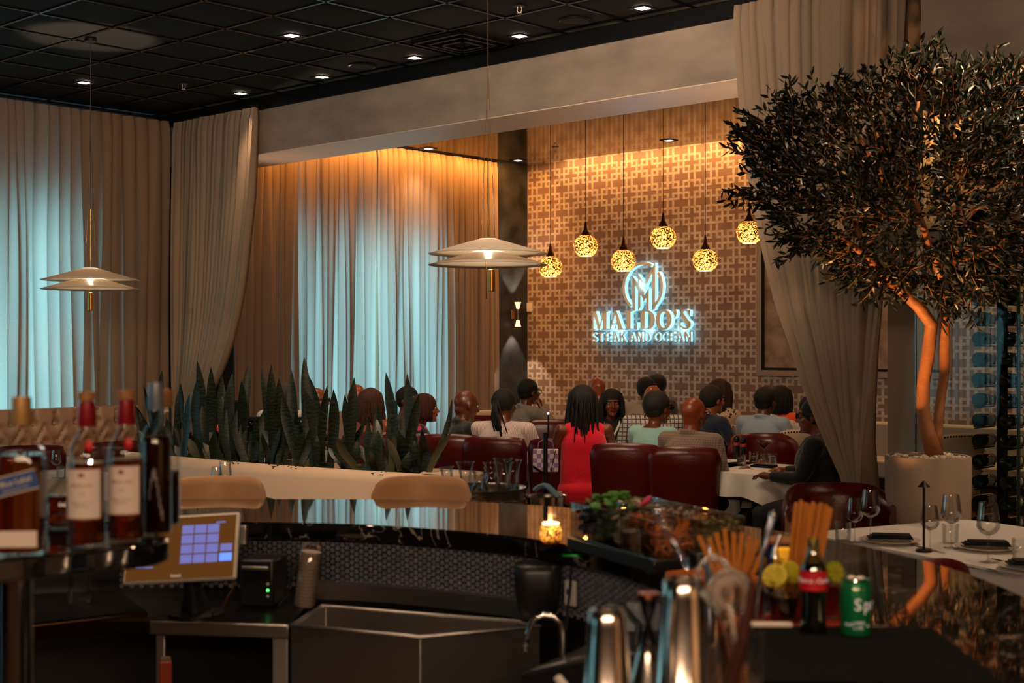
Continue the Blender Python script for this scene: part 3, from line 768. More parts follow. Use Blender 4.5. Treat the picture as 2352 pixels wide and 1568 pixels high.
LET = {
    'M': ([[(.12, 0), (.20, 0), (.20, 1), (.12, 1)], [(.10, 1), (.36, 1), (.66, .12), (.52, 0)], [(.52, 0), (.60, 0), (.95, 1), (.86, 1)], [(.82, 0), (1.08, 0), (1.08, 1), (.82, 1)], ser(.16, 0, .34), ser(.95, 0, .5), ser(.18, .93, .34), ser(1.0, .93, .38)], 1.2),
    'A': ([[(.10, 0), (.18, 0), (.52, 1), (.44, 1)], [(.40, 1), (.56, 1), (1.0, 0), (.70, 0)], [(.22, .28), (.75, .28), (.72, .36), (.26, .36)], ser(.14, 0, .32), ser(.85, 0, .42)], 1.08),
    'L': ([[(.14, 0), (.42, 0), (.42, 1), (.14, 1)], ser(.28, .93, .5), [(.02, 0), (.86, 0), (.86, .07), (.02, .07)], [(.72, .05), (.86, .05), (.86, .38), (.82, .38)]], .95),
    'D': ([[(.14, 0), (.42, 0), (.42, 1), (.14, 1)], [(.02, 0), (.55, 0), (.55, .08), (.02, .08)], [(.02, .92), (.55, .92), (.55, 1), (.02, 1)]] + arc(.50, .5, .42, .46, -90, 90, .1, 14, lambda t: .08 + .22 * abs(math.cos(t)) ** 1.5), 1.12),
    'O': (arc(.50, .5, .38, .46, 0, 360, .1, 28, thick), 1.02),
    "'": ([[(.08, .82), (.14, 1.0), (.26, 1.0), (.32, .84), (.22, .72), (.14, .72)], [(.20, .76), (.32, .84), (.28, .66), (.12, .54), (.10, .57), (.2, .66)]], .42),
    'S': (arc(.42, .74, .26, .22, 20, 200, .11) + arc(.42, .28, .28, .24, -160, 30, .11) + [[(.08, .78), (.26, .88), (.78, .26), (.60, .12)], [(.64, .98), (.70, .98), (.70, .66), (.64, .70)], [(.06, .02), (.12, .02), (.14, .34), (.06, .34)]], .84),
}
line = "MALDO'S"; tot = sum(LET[c][1] for c in line); SX = 1.60 / tot; x = 0
for c in line:
    letter('letter', LET[c][0], x - .02, 1.862, SX, .245, sg); x += LET[c][1] * SX
K = {
    'S': arc(.42, .74, .28, .20, 30, 270, .14) + arc(.42, .26, .30, .20, -150, 90, .14), 'T': [[(.0, .86), (.8, .86), (.8, 1), (.0, 1)], [(.31, 0), (.49, 0), (.49, .9), (.31, .9)]],
    'E': [[(.06, 0), (.24, 0), (.24, 1), (.06, 1)]] + [[(.06, q), (.7, q), (.7, q + .14), (.06, q + .14)] for q in (0, .42, .86)],
    'A': [[(0, 0), (.19, 0), (.50, 1), (.34, 1)], [(.36, 1), (.52, 1), (.86, 0), (.67, 0)], [(.16, .22), (.70, .22), (.66, .37), (.2, .37)]],
    'K': [[(.06, 0), (.24, 0), (.24, 1), (.06, 1)], [(.2, .35), (.2, .55), (.6, 1), (.82, 1)], [(.34, .6), (.46, .72), (.86, 0), (.64, 0)]],
    'N': [[(.06, 0), (.24, 0), (.24, 1), (.06, 1)], [(.62, 0), (.80, 0), (.80, 1), (.62, 1)], [(.06, 1), (.26, 1), (.80, 0), (.60, 0)]],
    'D': [[(.06, 0), (.24, 0), (.24, 1), (.06, 1)]] + [[(.06, q), (.42, q), (.42, q + .14), (.06, q + .14)] for q in (0, .86)] + arc(.40, .5, .33, .415, -90, 90, .13, 12),
    'O': arc(.45, .5, .36, .415, 0, 360, .13, 24), 'C': arc(.45, .5, .36, .415, 40, 320, .13, 18)}
x = 0; words = 'STEAK AND OCEAN'; adv = lambda c: .30 if c == ' ' else .94; tot = sum(adv(c) for c in words); SX = 1.60 / tot
for c in words:
    if c != ' ': letter('letter', K[c], x - .02, 1.712, SX, .118, sg, -.045)
    x += adv(c) * SX
cx, cz, rx, rz_ = .82, 2.40, .30, .30     # monogram ring: open at the foot, peak of the M breaks it at the top
letter('ring_arc', [[(cx + a, cz + b) for a, b in pl] for pl in arc(0, 0, rx, rz_, 62, 232, .038, 24)], 0, 0, 1, 1, sg)
letter('ring_arc', [[(cx + a, cz + b) for a, b in pl] for pl in arc(0, 0, rx, rz_, -60, 36, .038, 16)], 0, 0, 1, 1, sg)
mono = [[(-.16, -.30), (-.115, -.30), (-.115, .07), (-.16, .15)], [(-.16, .15), (-.12, .09), (.03, -.12), (.03, -.05)], [(-.16, .15), (-.16, .08), (.02, -.16), (.04, -.11)],
        [(-.07, -.30), (-.03, -.25), (-.03, -.08), (-.07, -.03)], [(.06, -.30), (.10, -.30), (.10, -.02), (.06, -.07)], [(.10, -.02), (.10, -.08), (.02, -.19), (.0, -.14)],
        [(.15, -.30), (.20, -.28), (.20, .30), (.15, .22)], [(.20, .30), (.17, .20), (.03, -.02), (.01, .04)], [(-.07, .17), (-.04, .10), (.03, -.02), (.02, .06)], [(-.07, .17), (-.07, .05), (-.045, .02), (-.04, .12)]]
for pl in mono: letter('monogram_stroke', [[(cx + a, cz + b) for a, b in pl]], 0, 0, 1, 1, sg)
for i in range(3):
    a = .35 + .5 * i; light('sign_halo', 'POINT', room(1.22 + a, 5.50, 1.84), 1.6, (.3, .75, 1), shadow_soft_size=.03)
light('sign_halo', 'POINT', room(1.22 + .82, 5.50, 2.42), 2.4, (.3, .75, 1), shadow_soft_size=.05)

# ------------------------------------------------------------------ mosaic glass globe pendants
m_mosaic = bpy.data.materials.new('crackled_mirror_glass'); m_mosaic.use_nodes = True; nt = m_mosaic.node_tree
bs = nt.nodes['Principled BSDF']; bs.inputs['Base Color'].default_value = (*lin('8a5a26'), 1); bs.inputs['Metallic'].default_value = .9; bs.inputs['Roughness'].default_value = .25
tc = nt.nodes.new('ShaderNodeTexCoord'); vo = nt.nodes.new('ShaderNodeTexVoronoi'); vo.inputs['Scale'].default_value = 120; nt.links.new(tc.outputs['Object'], vo.inputs['Vector'])
gt = nt.nodes.new('ShaderNodeMath'); gt.operation = 'GREATER_THAN'; gt.inputs[1].default_value = .52; sp = nt.nodes.new('ShaderNodeSeparateColor'); nt.links.new(vo.outputs['Color'], sp.inputs[0]); nt.links.new(sp.outputs[0], gt.inputs[0])
tr = nt.nodes.new('ShaderNodeBsdfTranslucent'); tr.inputs[0].default_value = (1, .72, .36, 1); tp_ = nt.nodes.new('ShaderNodeBsdfTransparent'); tp_.inputs[0].default_value = (1, .8, .5, 1); m2 = nt.nodes.new('ShaderNodeMixShader'); m2.inputs[0].default_value = .5; nt.links.new(tr.outputs[0], m2.inputs[1]); nt.links.new(tp_.outputs[0], m2.inputs[2]); mx = nt.nodes.new('ShaderNodeMixShader')
nt.links.new(gt.outputs[0], mx.inputs[0]); nt.links.new(m2.outputs[0], mx.inputs[1]); nt.links.new(bs.outputs[0], mx.inputs[2]); nt.links.new(mx.outputs[0], nt.nodes['Material Output'].inputs[0])
m_bulb = mat('bulb_glow', (1, .8, .5), .5, emit=(1, .66, .34), es=30)
m_cord = mat('cord', lin('3a2415'), .6)
def globe():
    t = thing('globe_pendant', 'x', 'pendant lamp')
    prof = [(.070, -.115), (.100, -.10), (.132, -.05), (.140, .0), (.130, .048), (.100, .088), (.055, .115), (.035, .125)]
    s = MB(); s.lathe(prof + [(r - .004, z) for r, z in prof[::-1]], 32, closed=True); s.build('globe', m_mosaic, t, 180)
    MB().lathe([(.072, -.120), (.072, -.110)], 24).lathe([(.068, -.121), (.068, -.112)], 24).build('rim', mat('rim_glow', (1, .7, .45), .5, emit=(1, .62, .34), es=2.0), t)
    MB().lathe([(.058, .112), (.045, .14), (.022, .18), (.010, .26), (.004, .27)], 16).build('canopy_cone', mat('dark_bronze', lin('5a3618'), .4, .6), t)
    MB().ell((0, 0, .0), (.016, .016, .030), 10, 8).build('bulb', m_bulb, t)
    return t
GP = [(1264, 612, 15.6, 'globe pendant partly behind the large white disc lamp'), (1345, 564, 15.2, 'globe pendant second from the left, upper row'), (1432, 598, 15.0, 'globe pendant just above the monogram of the sign'),
      (1523, 545, 14.6, 'globe pendant hanging highest above the sign'), (1620, 597, 14.6, 'globe pendant right of the sign, lowest on that side'), (1721, 533, 14.4, 'globe pendant touching the gathered drape and olive branches')]
g0 = globe(); gs = snap(g0)
for i, (px, py, D, lb) in enumerate(GP):
    o = g0 if i == 0 else copy_tree(gs); o.location = at(px, py, D); o['label'] = lb + ', gold crackled glass'; o['group'] = 'gold mosaic globe pendants'
    p = at(px, py, D); MB().cyl((0, 0, .26), (0, 0, BCEIL - p.z), .004, n=6).build('cord', m_cord, o)
    light('pendant_bulb', 'POINT', p + Vector((0, 0, -.05)), 9, (1, .60, .30), shadow_soft_size=.03)

# ------------------------------------------------------------------ white double-disc pendants
m_disc = mat('disc_acrylic', lin('ded3c4'), .45)
nt = m_disc.node_tree; b_ = nt.nodes['Principled BSDF']; trn = nt.nodes.new('ShaderNodeBsdfTranslucent'); trn.inputs[0].default_value = (.95, .82, .66, 1)
mx = nt.nodes.new('ShaderNodeMixShader'); mx.inputs[0].default_value = .45; nt.links.new(b_.outputs[0], mx.inputs[1]); nt.links.new(trn.outputs[0], mx.inputs[2]); nt.links.new(mx.outputs[0], nt.nodes['Material Output'].inputs[0])
def disc_lamp(px, py, D, r, label, stem_dx):
    p = at(px, py, D); t = thing('disc_pendant', label, 'pendant lamp', p, 0, 'white double-disc pendants')
    for z, rr_ in ((.0, r), (-.072, r)):
        pr = [(.055, .088), (rr_ * .32, .070), (rr_ * .62, .036), (rr_ * .85, .010), (rr_, -.006)]
        mb = MB(); mb.lathe(pr + [(rr_ - .004, -.010)] + [(a - .001, b - .005) for a, b in pr[-2::-1]], 64, (0, 0, z), closed=True)
        mb.build('disc', m_disc, t, 180)
        MB().lathe([(.0005, z + .086), (.056, z + .086), (.056, z + .089), (.0005, z + .089)], 24).build('disc_hub', mat('hub_glow', (1, .9, .75), .4, emit=(1, .8, .55), es=2.5), t)
    MB().lathe([(.021, -.25), (.023, -.248), (.023, -.11), (.021, -.108)], 20, (stem_dx * .5, 0, 0)).build('stem_cylinder', mat('brushed_gold', lin('c8924e'), .3, 1), t)
    MB().cyl((-.012, 0, -.30), (-.012, 0, -.06), .004, n=8).build('stem_rod', m_lamp if False else m_brass, t)
    wires = MB(); H = CEIL - p.z - .002
    MB().cyl((0, 0, .1), (0, 0, .56), .005, n=6).build('gold_tube', m_brass, t)
    for dx, dy in ((.045, 0), (-.045, .01)):
        wires.tube([(dx, dy, .1), (dx * .5, dy, .62), (0, 0, 1.2)], .0018, 5)
    wires.cyl((0, 0, .55), (0, 0, H), .0032, n=6); wires.build('suspension_cable', m_cord, t)
    MB().lathe([(.05, H - .02), (.05, H)], 20).build('ceiling_rose', m_darkmetal, t)
    light('disc_lamp_light', 'POINT', p + Vector((0, 0, -.045)), 15, (1, .78, .52), shadow_soft_size=.02)
    light('disc_lamp_light', 'POINT', p + Vector((0, 0, .035)), 15, (1, .78, .52), shadow_soft_size=.02)
    light('disc_lamp_uplight', 'SPOT', p + Vector((0, 0, .125)), 240, (1, .76, .52), rot=(math.pi, 0, 0), spot_size=R(36), spot_blend=.5, shadow_soft_size=.03)
    return t
disc_lamp(208, 641, 10.8, .385, 'smaller white double-disc pendant in front of the left window curtain', .0)
disc_lamp(1121, 580, 8.7, .385, 'larger white double-disc pendant in the middle of the room', .045)
# ------------------------------------------------------------------ people
def skin(h): return mat('skin_' + h, tuple(min(1, a * b) for a, b in zip(lin(h), (1.35, 1.1, 1.0))), .34, spec=.6, bump=(120, .06))
m_hairs = mat('hair_black', (.004, .0035, .0035), .5, spec=.3, bump=(260, .6))
m_eye = mat('eye_white', (.6, .56, .5), .2); m_iris = mat('eye_dark', (.01, .006, .004), .15); m_gl = mat('glasses_frame', (.008, .008, .008), .2)
m_lens = mat('dark_lens', (.01, .01, .012), .08)
m_shoe = mat('shoe_leather', (.012, .01, .009), .3)
def hand(mb, wrist, dirv, side, curl=.5, s=1.0):
    d = Vector(dirv).normalized(); up = Vector((0, 0, 1)); x = d.cross(up).normalized() * side; n = x.cross(d).normalized()
    if n.z < 0: n = -n
    w_ = Vector(wrist); palm = w_ + d * .05 * s
    mb.cap(w_, w_ + d * .05, .026, .03, 10)
    mb.ell(palm + d * .012, (.036, .036, .022), 10, 7)
    for i, (o, L) in enumerate(((.030, .070), (.011, .080), (-.009, .074), (-.028, .056))):
        p = palm + x * o + d * .03; a = 0; r = .0098
        for k, f in enumerate((.45, .32, .23)):
            a += curl * (.5 + .25 * k); q = p + (d * math.cos(a) - n * math.sin(a)) * L * f
            mb.cap(p, q, r, r * .9, 7); p = q; r *= .9
    p = palm - d * .02 + x * .03; q = p + (d * .6 + x * .6 - n * .3).normalized() * .035; r_ = q + (d * .9 + x * .1 - n * .3).normalized() * .03
    mb.cap(p, q, .013, .011, 7); mb.cap(q, r_, .011, .009, 7)
def person(px, py, D, rz, label, sk='4a2716', hair='bald', hcol=None, top=None, topmat=None, sleeves='long', bottom=None, build=1.0, yaw=0, nod=0, lean=.08,
           arms=None, glasses=None, earring=False, collar=False, hairlen=.3, voxel=.009, female=False, group=None, smax=1.07, neck=0):
    zt = EYE - (py - HOR) * D / FPX; sc = max(.90, min(smax, zt / 1.225))
    root = thing('person', label, 'person', (0, 0, 0), R(rz), group); root.scale = (sc,) * 3
    dz = zt / sc - 1.235
    q = Matrix.Rotation(R(rz), 3, 'Z') @ Vector((0, .03 + math.sin(lean) * .6, 0)) * sc; v = xat(px, D, 0)
    root.location = (v.x - q.x, v.y - q.y, 0)
    B = build; hipz = .55; piv = Vector((0, 0, hipz))
    L = Matrix.Translation(piv + Vector((0, 0, dz))) @ Matrix.Rotation(-lean, 4, 'X') @ Matrix.Translation(-piv)
    HC = L @ Vector((0, .035, 1.235)); HM = Matrix.Translation(HC) @ Matrix.Rotation(R(yaw), 4, 'Z') @ Matrix.Rotation(-R(nod), 4, 'X') @ Matrix.Scale(1.11, 4)
    sw = (.172 if female else .203) * (.5 + .5 * B)
    arms = arms or {}
    def arm_pts(s):
        sh = L @ Vector((s * sw, 0, 1.03))
        a = arms.get('L' if s < 0 else 'R')
        if a: return sh, Vector(a[0]) + Vector((0, 0, dz)), Vector(a[1]) + Vector((0, 0, dz))
        return sh, Vector((s * (sw + .07), .12, .80 + dz * .5)), Vector((s * (sw - .03), .36, .80))
    def torso(mb, g, bare=False):
        for c, r in (((0, 0, .56), (.185 * B, .135 * B, .13)), ((0, .01, .72), ((.140 if female else .165) * B, .115 * B + .01, .19)), ((0, 0, .90), ((.150 if female else .175) * B, .115 * B, .17)), ((0, -.005, .985 - .02 * bare), (sw * (.78 if bare else .92), .09, .09))):
            mb.ell(L @ Vector(c), (r[0] + g, r[1] + g, r[2] + g), 18, 12)
        mb.cap(L @ Vector((0, .005, .60)), L @ Vector((0, 0, .93)), .118 * B + g, .112 * B + g, 14)
        for s in (-1, 1): mb.cap(L @ Vector((s * .07 * B, .005, .60)), L @ Vector((s * .055 * B, 0, .92)), .098 * B + g, .098 * B + g, 12)
        sb = .60 * sw if bare else sw - .01; a, b = L @ Vector((-sb, 0, 1.025)), L @ Vector((sb, 0, 1.025)); mb.cap(a, b, .056 + g, .056 + g, 12)
        if female: 
            for s in (-1, 1): mb.ell(L @ Vector((s * .065, .095, .93)), (.06 + g, .05 + g, .06 + g), 10, 8)
    mb = MB(); torso(mb, -.004)
    mb.cap(L @ Vector((0, -.01, 1.0)), HC + Vector((0, -.02, -.06)), .070 if not female else .054, .060 if not female else .049, 12)
    for s in (-1, 1): mb.cap(L @ Vector((0, -.015, 1.09)), L @ Vector((s * sw * .7, -.01, 1.035)), .035, .035, 8)
    # head: cranium, face, jaw, chin, nose, brow, cheeks, lips, ears
    h = MB()
    h.ell((0, -.008, .020), (.077, .098, .092), 20, 14).ell((0, .030, -.020), (.064, .066, .085), 16, 12).ell((0, .045, -.078), (.045, .045, .036), 12, 8).ell((0, .080, -.098), (.022, .018, .016), 8, 6)
    h.ell((0, -.03, -.04), (.060, .06, .06), 12, 8)
    h.cap((0, .092, .008), (0, .112, -.026), .008, .014, 8).ell((.012, .100, -.030), (.010, .010, .008), 8, 6).ell((-.012, .100, -.030), (.010, .010, .008), 8, 6)
    h.ell((0, .083, .028), (.055, .018, .010), 12, 6).ell((0, .088, -.056), (.024, .014, .013), 10, 6)
    for s in (-1, 1):
        h.ell((s * .040, .070, -.028), (.022, .022, .02), 8, 6)
        h.ell((s * .079, -.005, -.006), (.010, .020, .033), 8, 8)
    mb.add(h.v, h.f, HM)
    for s in (-1, 1):
        a, e, w_ = arm_pts(s); mb.cap(a, e, .049 * (.6 + .4 * B), .038, 10); mb.cap(e, w_, .038, .026, 10)
        hd = (arms.get('hd') or {}).get('L' if s < 0 else 'R', (w_ - e)); hand(mb, w_, hd, -s, curl=(arms.get('curl') or .45))
        mb.cap((s * .09, .02, .53), (s * .12, .44, .50), .080 * B, .056, 12); mb.cap((s * .12, .45, .49), (s * .12, .42, .10), .054, .036, 10); mb.cap((s * .12, .40, .045), (s * .12, .56, .035), .04, .03, 8)
    remesh(mb, 'body', skin(sk), voxel, 3, root)
    # clothing
    tm = topmat or mat('cloth_' + top, lin(top), .85, sheen=.2, bump=(25, .5))
    g = MB(); torso(g, .012, sleeves == 'none')
    for s in (-1, 1):
        a, e, w_ = arm_pts(s)
        if sleeves == 'long': g.cap(a, e, .062 * (.6 + .4 * B), .052, 12); g.cap(e, e.lerp(w_, .88), .052, .040, 12); g.cap(L @ Vector((s * .04, -.01, 1.06)), L @ Vector((s * sw, 0, 1.045)), .045, .05, 10)
        elif sleeves == 'short': g.cap(a, a.lerp(e, .62), .064 * (.6 + .4 * B), .058, 12); g.cap(L @ Vector((s * .05, -.01, 1.05)), L @ Vector((s * sw, 0, 1.04)), .042, .05, 10)
        elif sleeves == 'strap': g.cap(L @ Vector((s * .10, .04, .98)), L @ Vector((s * .11, -.02, 1.075)), .03, .03, 8)
    if collar:
        n = 14
        g.tube([L @ Vector((.062 * math.cos(t), -.012 + .062 * math.sin(t), 1.085 + .012 * -math.sin(t))) for t in [2 * math.pi * k / n for k in range(n)]], .020, 8, closed=True)
    if bottom == 'jacket':
        g.cap(L @ Vector((-.10, .01, .62)), L @ Vector((.10, .01, .62)), .12, .12, 12)
    o = remesh(g, 'top', tm, .012, 4, root)
    lg = MB(); lg.ell((0, 0, .56), (.20 * B, .15 * B, .12), 16, 10)
    for s in (-1, 1): lg.cap((s * .09, .02, .545), (s * .12, .45, .51), .096 * B, .072, 12); lg.cap((s * .12, .45, .50), (s * .12, .43, .13), .068, .058, 10)
    remesh(lg, 'dress_skirt' if female else 'trousers', (tm if female else mat('trouser_dark', (.012, .011, .012), .8)), .016, 3, root)
    sh = MB()
    for s in (-1, 1): sh.cap((s * .12, .40, .045), (s * .12, .585, .036), .048, .036, 10)
    sh.build('shoes', m_shoe, root, 60)
    # face details
    e = MB(); p = MB()
    for s in (-1, 1): e.ell((s * .031, .082, .006), (.014, .010, .0075), 10, 6, HM); p.ell((s * .031, .0905, .006), (.006, .004, .006), 8, 6, HM)
    e.build('eyes', m_eye, root, 180); p.build('irises', m_iris, root, 180)
    if female: MB().ell((0, .099, -.052), (.021, .007, .0055), 10, 6, HM).ell((0, .098, -.061), (.017, .007, .006), 10, 6, HM).build('lips', mat('lipstick', lin('7e1418'), .3), root, 180)
    if glasses:
        gm = MB()
        for s in (-1, 1):
            gm.tube([(s * (.034 + .025 * math.cos(t)), .108, .004 + .019 * math.sin(t)) for t in [2 * math.pi * k / 14 for k in range(14)]], .0028, 6, M=HM, closed=True)
            gm.tube([(s * .060, .106, .010), (s * .082, .05, .010), (s * .086, -.01, .004)], .0030, 6, M=HM)
        gm.tube([(-.010, .112, .006), (0, .116, .010), (.010, .112, .006)], .0025, 6, M=HM)
        gl = gm.build('glasses', m_gl, root, 180)
        if glasses == 'dark':
            lm = MB()
            for s in (-1, 1): lm.ell((s * .034, .107, .004), (.024, .003, .018), 12, 6, HM)
            lm.build('lens', m_lens, gl, 180)
    if earring:
        em = MB()
        for s in (-1, 1): em.tube([(s * .090, -.005 + .022 * math.sin(t), -.062 + .022 * math.cos(t)) for t in [2 * math.pi * k / 14 for k in range(14)]], .0032, 6, M=HM, closed=True)
        em.build('earrings', mat('gold', lin('d8a050'), .2, 1), root, 180)
    # hair
    if hair != 'bald':
        hm = m_hairs if not hcol else mat('hair_' + hcol, lin(hcol), .5, spec=.3, bump=(200, .6)); rd = random.Random(int(px)); hb = MB()
        g = .010 if hair in ('short', 'fade', 'ponytail') else .018
        tl = Matrix.Rotation(R(16), 3, 'X')
        hb.ell((0, -.018, .030), (.080 + g, .096 + g, .086 + g), 22, 16, HM, tl)
        if hair == 'short' or hair == 'fade': hb.ell((0, -.045, -.015), (.072 + g * .4, .062, .062), 14, 10, HM)
        if hair == 'bun': hb.ell((.0, -.10, .075), (.045, .045, .045), 14, 10, HM)
        if hair in ('locs', 'ponytail', 'bun'):
            n = 64 if hair == 'locs' else (30 if hair == 'ponytail' else 8)
            for k in range(n):
                if hair == 'locs':
                    th = rd.uniform(-2.45, 2.45); st = Vector((math.sin(th) * .05, -math.cos(th) * .05, .108)); r = .094 + rd.uniform(0, .018)
                    ln = hairlen * rd.uniform(.75, 1.05); out = Vector((math.sin(th) * (r - .002), -math.cos(th) * (r + .012) - .012, .0))
                    low = out * 1.05 + Vector((rd.uniform(-.015, .015), -.01, -.12)); end = low + Vector((rd.uniform(-.03, .03), rd.uniform(-.03, .02), -ln + .12))
                    pts = [st, out * .86 + Vector((0, 0, .070)), out, low, low.lerp(end, .5) + Vector((rd.uniform(-.01, .01), rd.uniform(-.02, .0), 0)), end]; rad = .0085
                elif hair == 'ponytail':
                    a = rd.uniform(0, 6.3); r = rd.uniform(0, .04); base = Vector((0, -.105, .035))
                    end = Vector((.05 + r * 1.3 * math.cos(a), -.13 + r * .8 * math.sin(a), -hairlen + rd.uniform(-.03, .05)))
                    pts = [base * .8, base + Vector((r * math.cos(a) * .5, -.035, .0)), Vector((.02 + r * 1.3 * math.cos(a), -.15 + r * .6 * math.sin(a), -.09)), end]; rad = .009
                else:
                    a = rd.uniform(0, 6.3); pts = [(0, -.11, .08), (.04 * math.cos(a), -.13, .05), (.05 * math.cos(a), -.13, -.04 + rd.uniform(-.03, .03))]; rad = .006
                pts = [HM @ Vector(p_) for p_ in pts]; m_ = len(pts)
                hb.tube(pts, [rad * (1 - .45 * i / (m_ - 1)) for i in range(m_)], 6)
        if hair in ('long', 'bob', 'wavy'):
            n = 110
            for k in range(n):
                th = rd.uniform(-2.2, 2.2); r = .092 + rd.uniform(0, .014); ln = hairlen * rd.uniform(.85, 1.05)
                st = Vector((math.sin(th) * .02, -math.cos(th) * .02 + .01, .122)); out = Vector((math.sin(th) * r, -math.cos(th) * (r + .008) - .012, 0))
                wv = .012 if hair == 'wavy' else .003; pts = [st, out * .8 + Vector((0, 0, .082)), out + Vector((0, 0, .01))]
                for q_ in (.35, .7, 1.0): pts.append(out * (1.02 + (.10 if hair == 'wavy' else -.02) * q_) + Vector((wv * math.sin(k + q_ * 9), wv * math.cos(k * 2 + q_ * 8), -ln * q_)))
                pts = [HM @ Vector(p_) for p_ in pts]; hb.tube(pts, [.011, .013, .013, .012, .010, .004], 6)
        hb.build('hair', hm, root, 180)
    return root, L, HM
def pattern_mat(name, base, c2, kind, scale=1.0):
    if name in MATS: return MATS[name]
    m = mat(name, base, .85, sheen=.2); nt = m.node_tree; b = nt.nodes['Principled BSDF']; tc = nt.nodes.new('ShaderNodeTexCoord')
    mix = nt.nodes.new('ShaderNodeMix'); mix.data_type = 'RGBA'; mix.inputs[6].default_value = (*base, 1); mix.inputs[7].default_value = (*c2, 1)
    def lk(a, b_): nt.links.new(a, b_)
    if kind == 'stripe':
        wv = nt.nodes.new('ShaderNodeTexWave'); wv.bands_direction = 'X'; wv.inputs['Scale'].default_value = scale; wv.inputs['Distortion'].default_value = 0
        lk(tc.outputs['Object'], wv.inputs['Vector']); r = nt.nodes.new('ShaderNodeMath'); r.operation = 'GREATER_THAN'; r.inputs[1].default_value = .72; lk(wv.outputs['Fac'], r.inputs[0]); lk(r.outputs[0], mix.inputs[0])
    elif kind == 'plaid':
        out = []
        for dr in ('X', 'Z'):
            wv = nt.nodes.new('ShaderNodeTexWave'); wv.bands_direction = dr; wv.inputs['Scale'].default_value = scale; lk(tc.outputs['Object'], wv.inputs['Vector'])
            r = nt.nodes.new('ShaderNodeMath'); r.operation = 'GREATER_THAN'; r.inputs[1].default_value = .86; lk(wv.outputs['Fac'], r.inputs[0]); out.append(r.outputs[0])
        a = nt.nodes.new('ShaderNodeMath'); a.operation = 'MAXIMUM'; lk(out[0], a.inputs[0]); lk(out[1], a.inputs[1]); lk(a.outputs[0], mix.inputs[0])
    else:
        vo = nt.nodes.new('ShaderNodeTexVoronoi'); vo.inputs['Scale'].default_value = scale; lk(tc.outputs['Object'], vo.inputs['Vector'])
        r = nt.nodes.new('ShaderNodeMath'); r.operation = 'LESS_THAN'; r.inputs[1].default_value = .34; lk(vo.outputs['Distance'], r.inputs[0]); lk(r.outputs[0], mix.inputs[0])
    lk(mix.outputs[2], b.inputs['Base Color']); return m
G1 = 'guests at the front table'; G2 = 'guests at the back tables'; G3 = 'guests behind the snake plants'
person(1068, 928, 11.25, -62, 'bald man in a black suit, head bowed to the right, in a red chair', top='0d0d10', collar=True, nod=14, group=G1, bottom='jacket')
person(1158, 928, 11.0, -18, 'person with a dark dreadlock ponytail in a white pinstriped shirt, seen from behind', hair='ponytail', hairlen=.24, topmat=pattern_mat('pinstripe_shirt', lin('cbb6ae'), lin('a08a86'), 'stripe', 26), build=1.18, yaw=-12, group=G1, smax=1.04)
person(1338, 925, 10.45, 12, 'woman in a sleeveless bright red dress with long dark locs, seen from behind', sk='5a2f1a', hair='locs', hairlen=.36, top='e00a28', sleeves='none', female=True, build=1.12, group=G1,
       arms={'R': ((.30, .22, .78), (.17, .33, 1.0)), 'L': ((-.22, .14, .78), (-.12, .38, .80)), 'hd': {'R': (0, .1, 1), 'L': (0, 1, 0)}, 'curl': .8}, voxel=.0075)
w4, L4, H4 = person(1405, 925, 12.3, 176, 'woman facing the camera with long black hair, black top with white trim', sk='5c2e1b', hair='long', hairlen=.22, top='0c0b0c', sleeves='none', female=True, earring=False, yaw=6, group=G1, voxel=.0075)
for s_ in (-1, 1): MB().tube([L4 @ Vector((s_ * .085, -.02, 1.085)), L4 @ Vector((s_ * .075, .09, 1.04)), L4 @ Vector((s_ * .035, .135, .96)), L4 @ Vector((0, .15, .90))], .013, 8).build('white_trim', mat('trim_white', lin('d8cec4'), .7), w4, 180)
for s_ in (-1, 1): MB().tube([L4 @ Vector((s_ * .115, -.03, 1.08)), L4 @ Vector((s_ * .135, .06, 1.03)), L4 @ Vector((s_ * .125, .11, .95))], .009, 8).build('white_trim', MATS['trim_white'], w4, 180)
person(1508, 935, 10.3, -48, 'woman with short cropped hair, gold hoop earrings and a pale teal top', sk='5a3018', hair='short', hcol='171312', top='7fa9a2', sleeves='short', female=True, glasses='dark', earring=True, build=1.12, group=G1)
person(1592, 948, 9.95, -42, 'bald man with black glasses in a grey plaid jacket', sk='6a3218', topmat=pattern_mat('plaid_jacket', lin('80695a'), lin('665247'), 'plaid', 16), glasses='clear', collar=True, build=1.22, group=G1, bottom='jacket', smax=1.02,
       arms={'R': ((.31, .05, .70), (.30, .34, .80)), 'hd': {'R': (-.3, 1, 0)}})
person(1874, 955, 9.4, 66, 'heavy man in a black suit with dark glasses, face half behind the gathered drape', sk='5a2f1b', hair='fade', top='08080a', glasses='dark', collar=True, build=1.62, group=G1, bottom='jacket')
person(1212, 899, 13.6, -58, 'man in a light grey jacket and black glasses resting his chin on his hand', sk='4f2a18', hair='fade', top='7d7268', glasses='clear', collar=True, group=G2, bottom='jacket',
       arms={'R': ((.24, .30, .84), (.07, .19, 1.08)), 'hd': {'R': (-.4, -.1, 1)}, 'curl': .9}, voxel=.0075)
person(1372, 890, 15.2, 45, 'bald man with glasses in a white shirt against the wallpapered wall', sk='7a3d1e', top='b8a898', glasses='clear', group=G2, sleeves='short')
person(1484, 893, 14.3, -28, 'man with close-cropped hair in a beige striped jacket near the wall', hair='fade', topmat=pattern_mat('beige_stripe_jacket', lin('a3917c'), lin('857560'), 'stripe', 18), collar=True, group=G2, build=1.1, bottom='jacket')
person(1508, 886, 15.0, 150, 'woman with a dark top bun behind the man in the beige jacket', hair='bun', top='2c2424', female=True, group=G2)
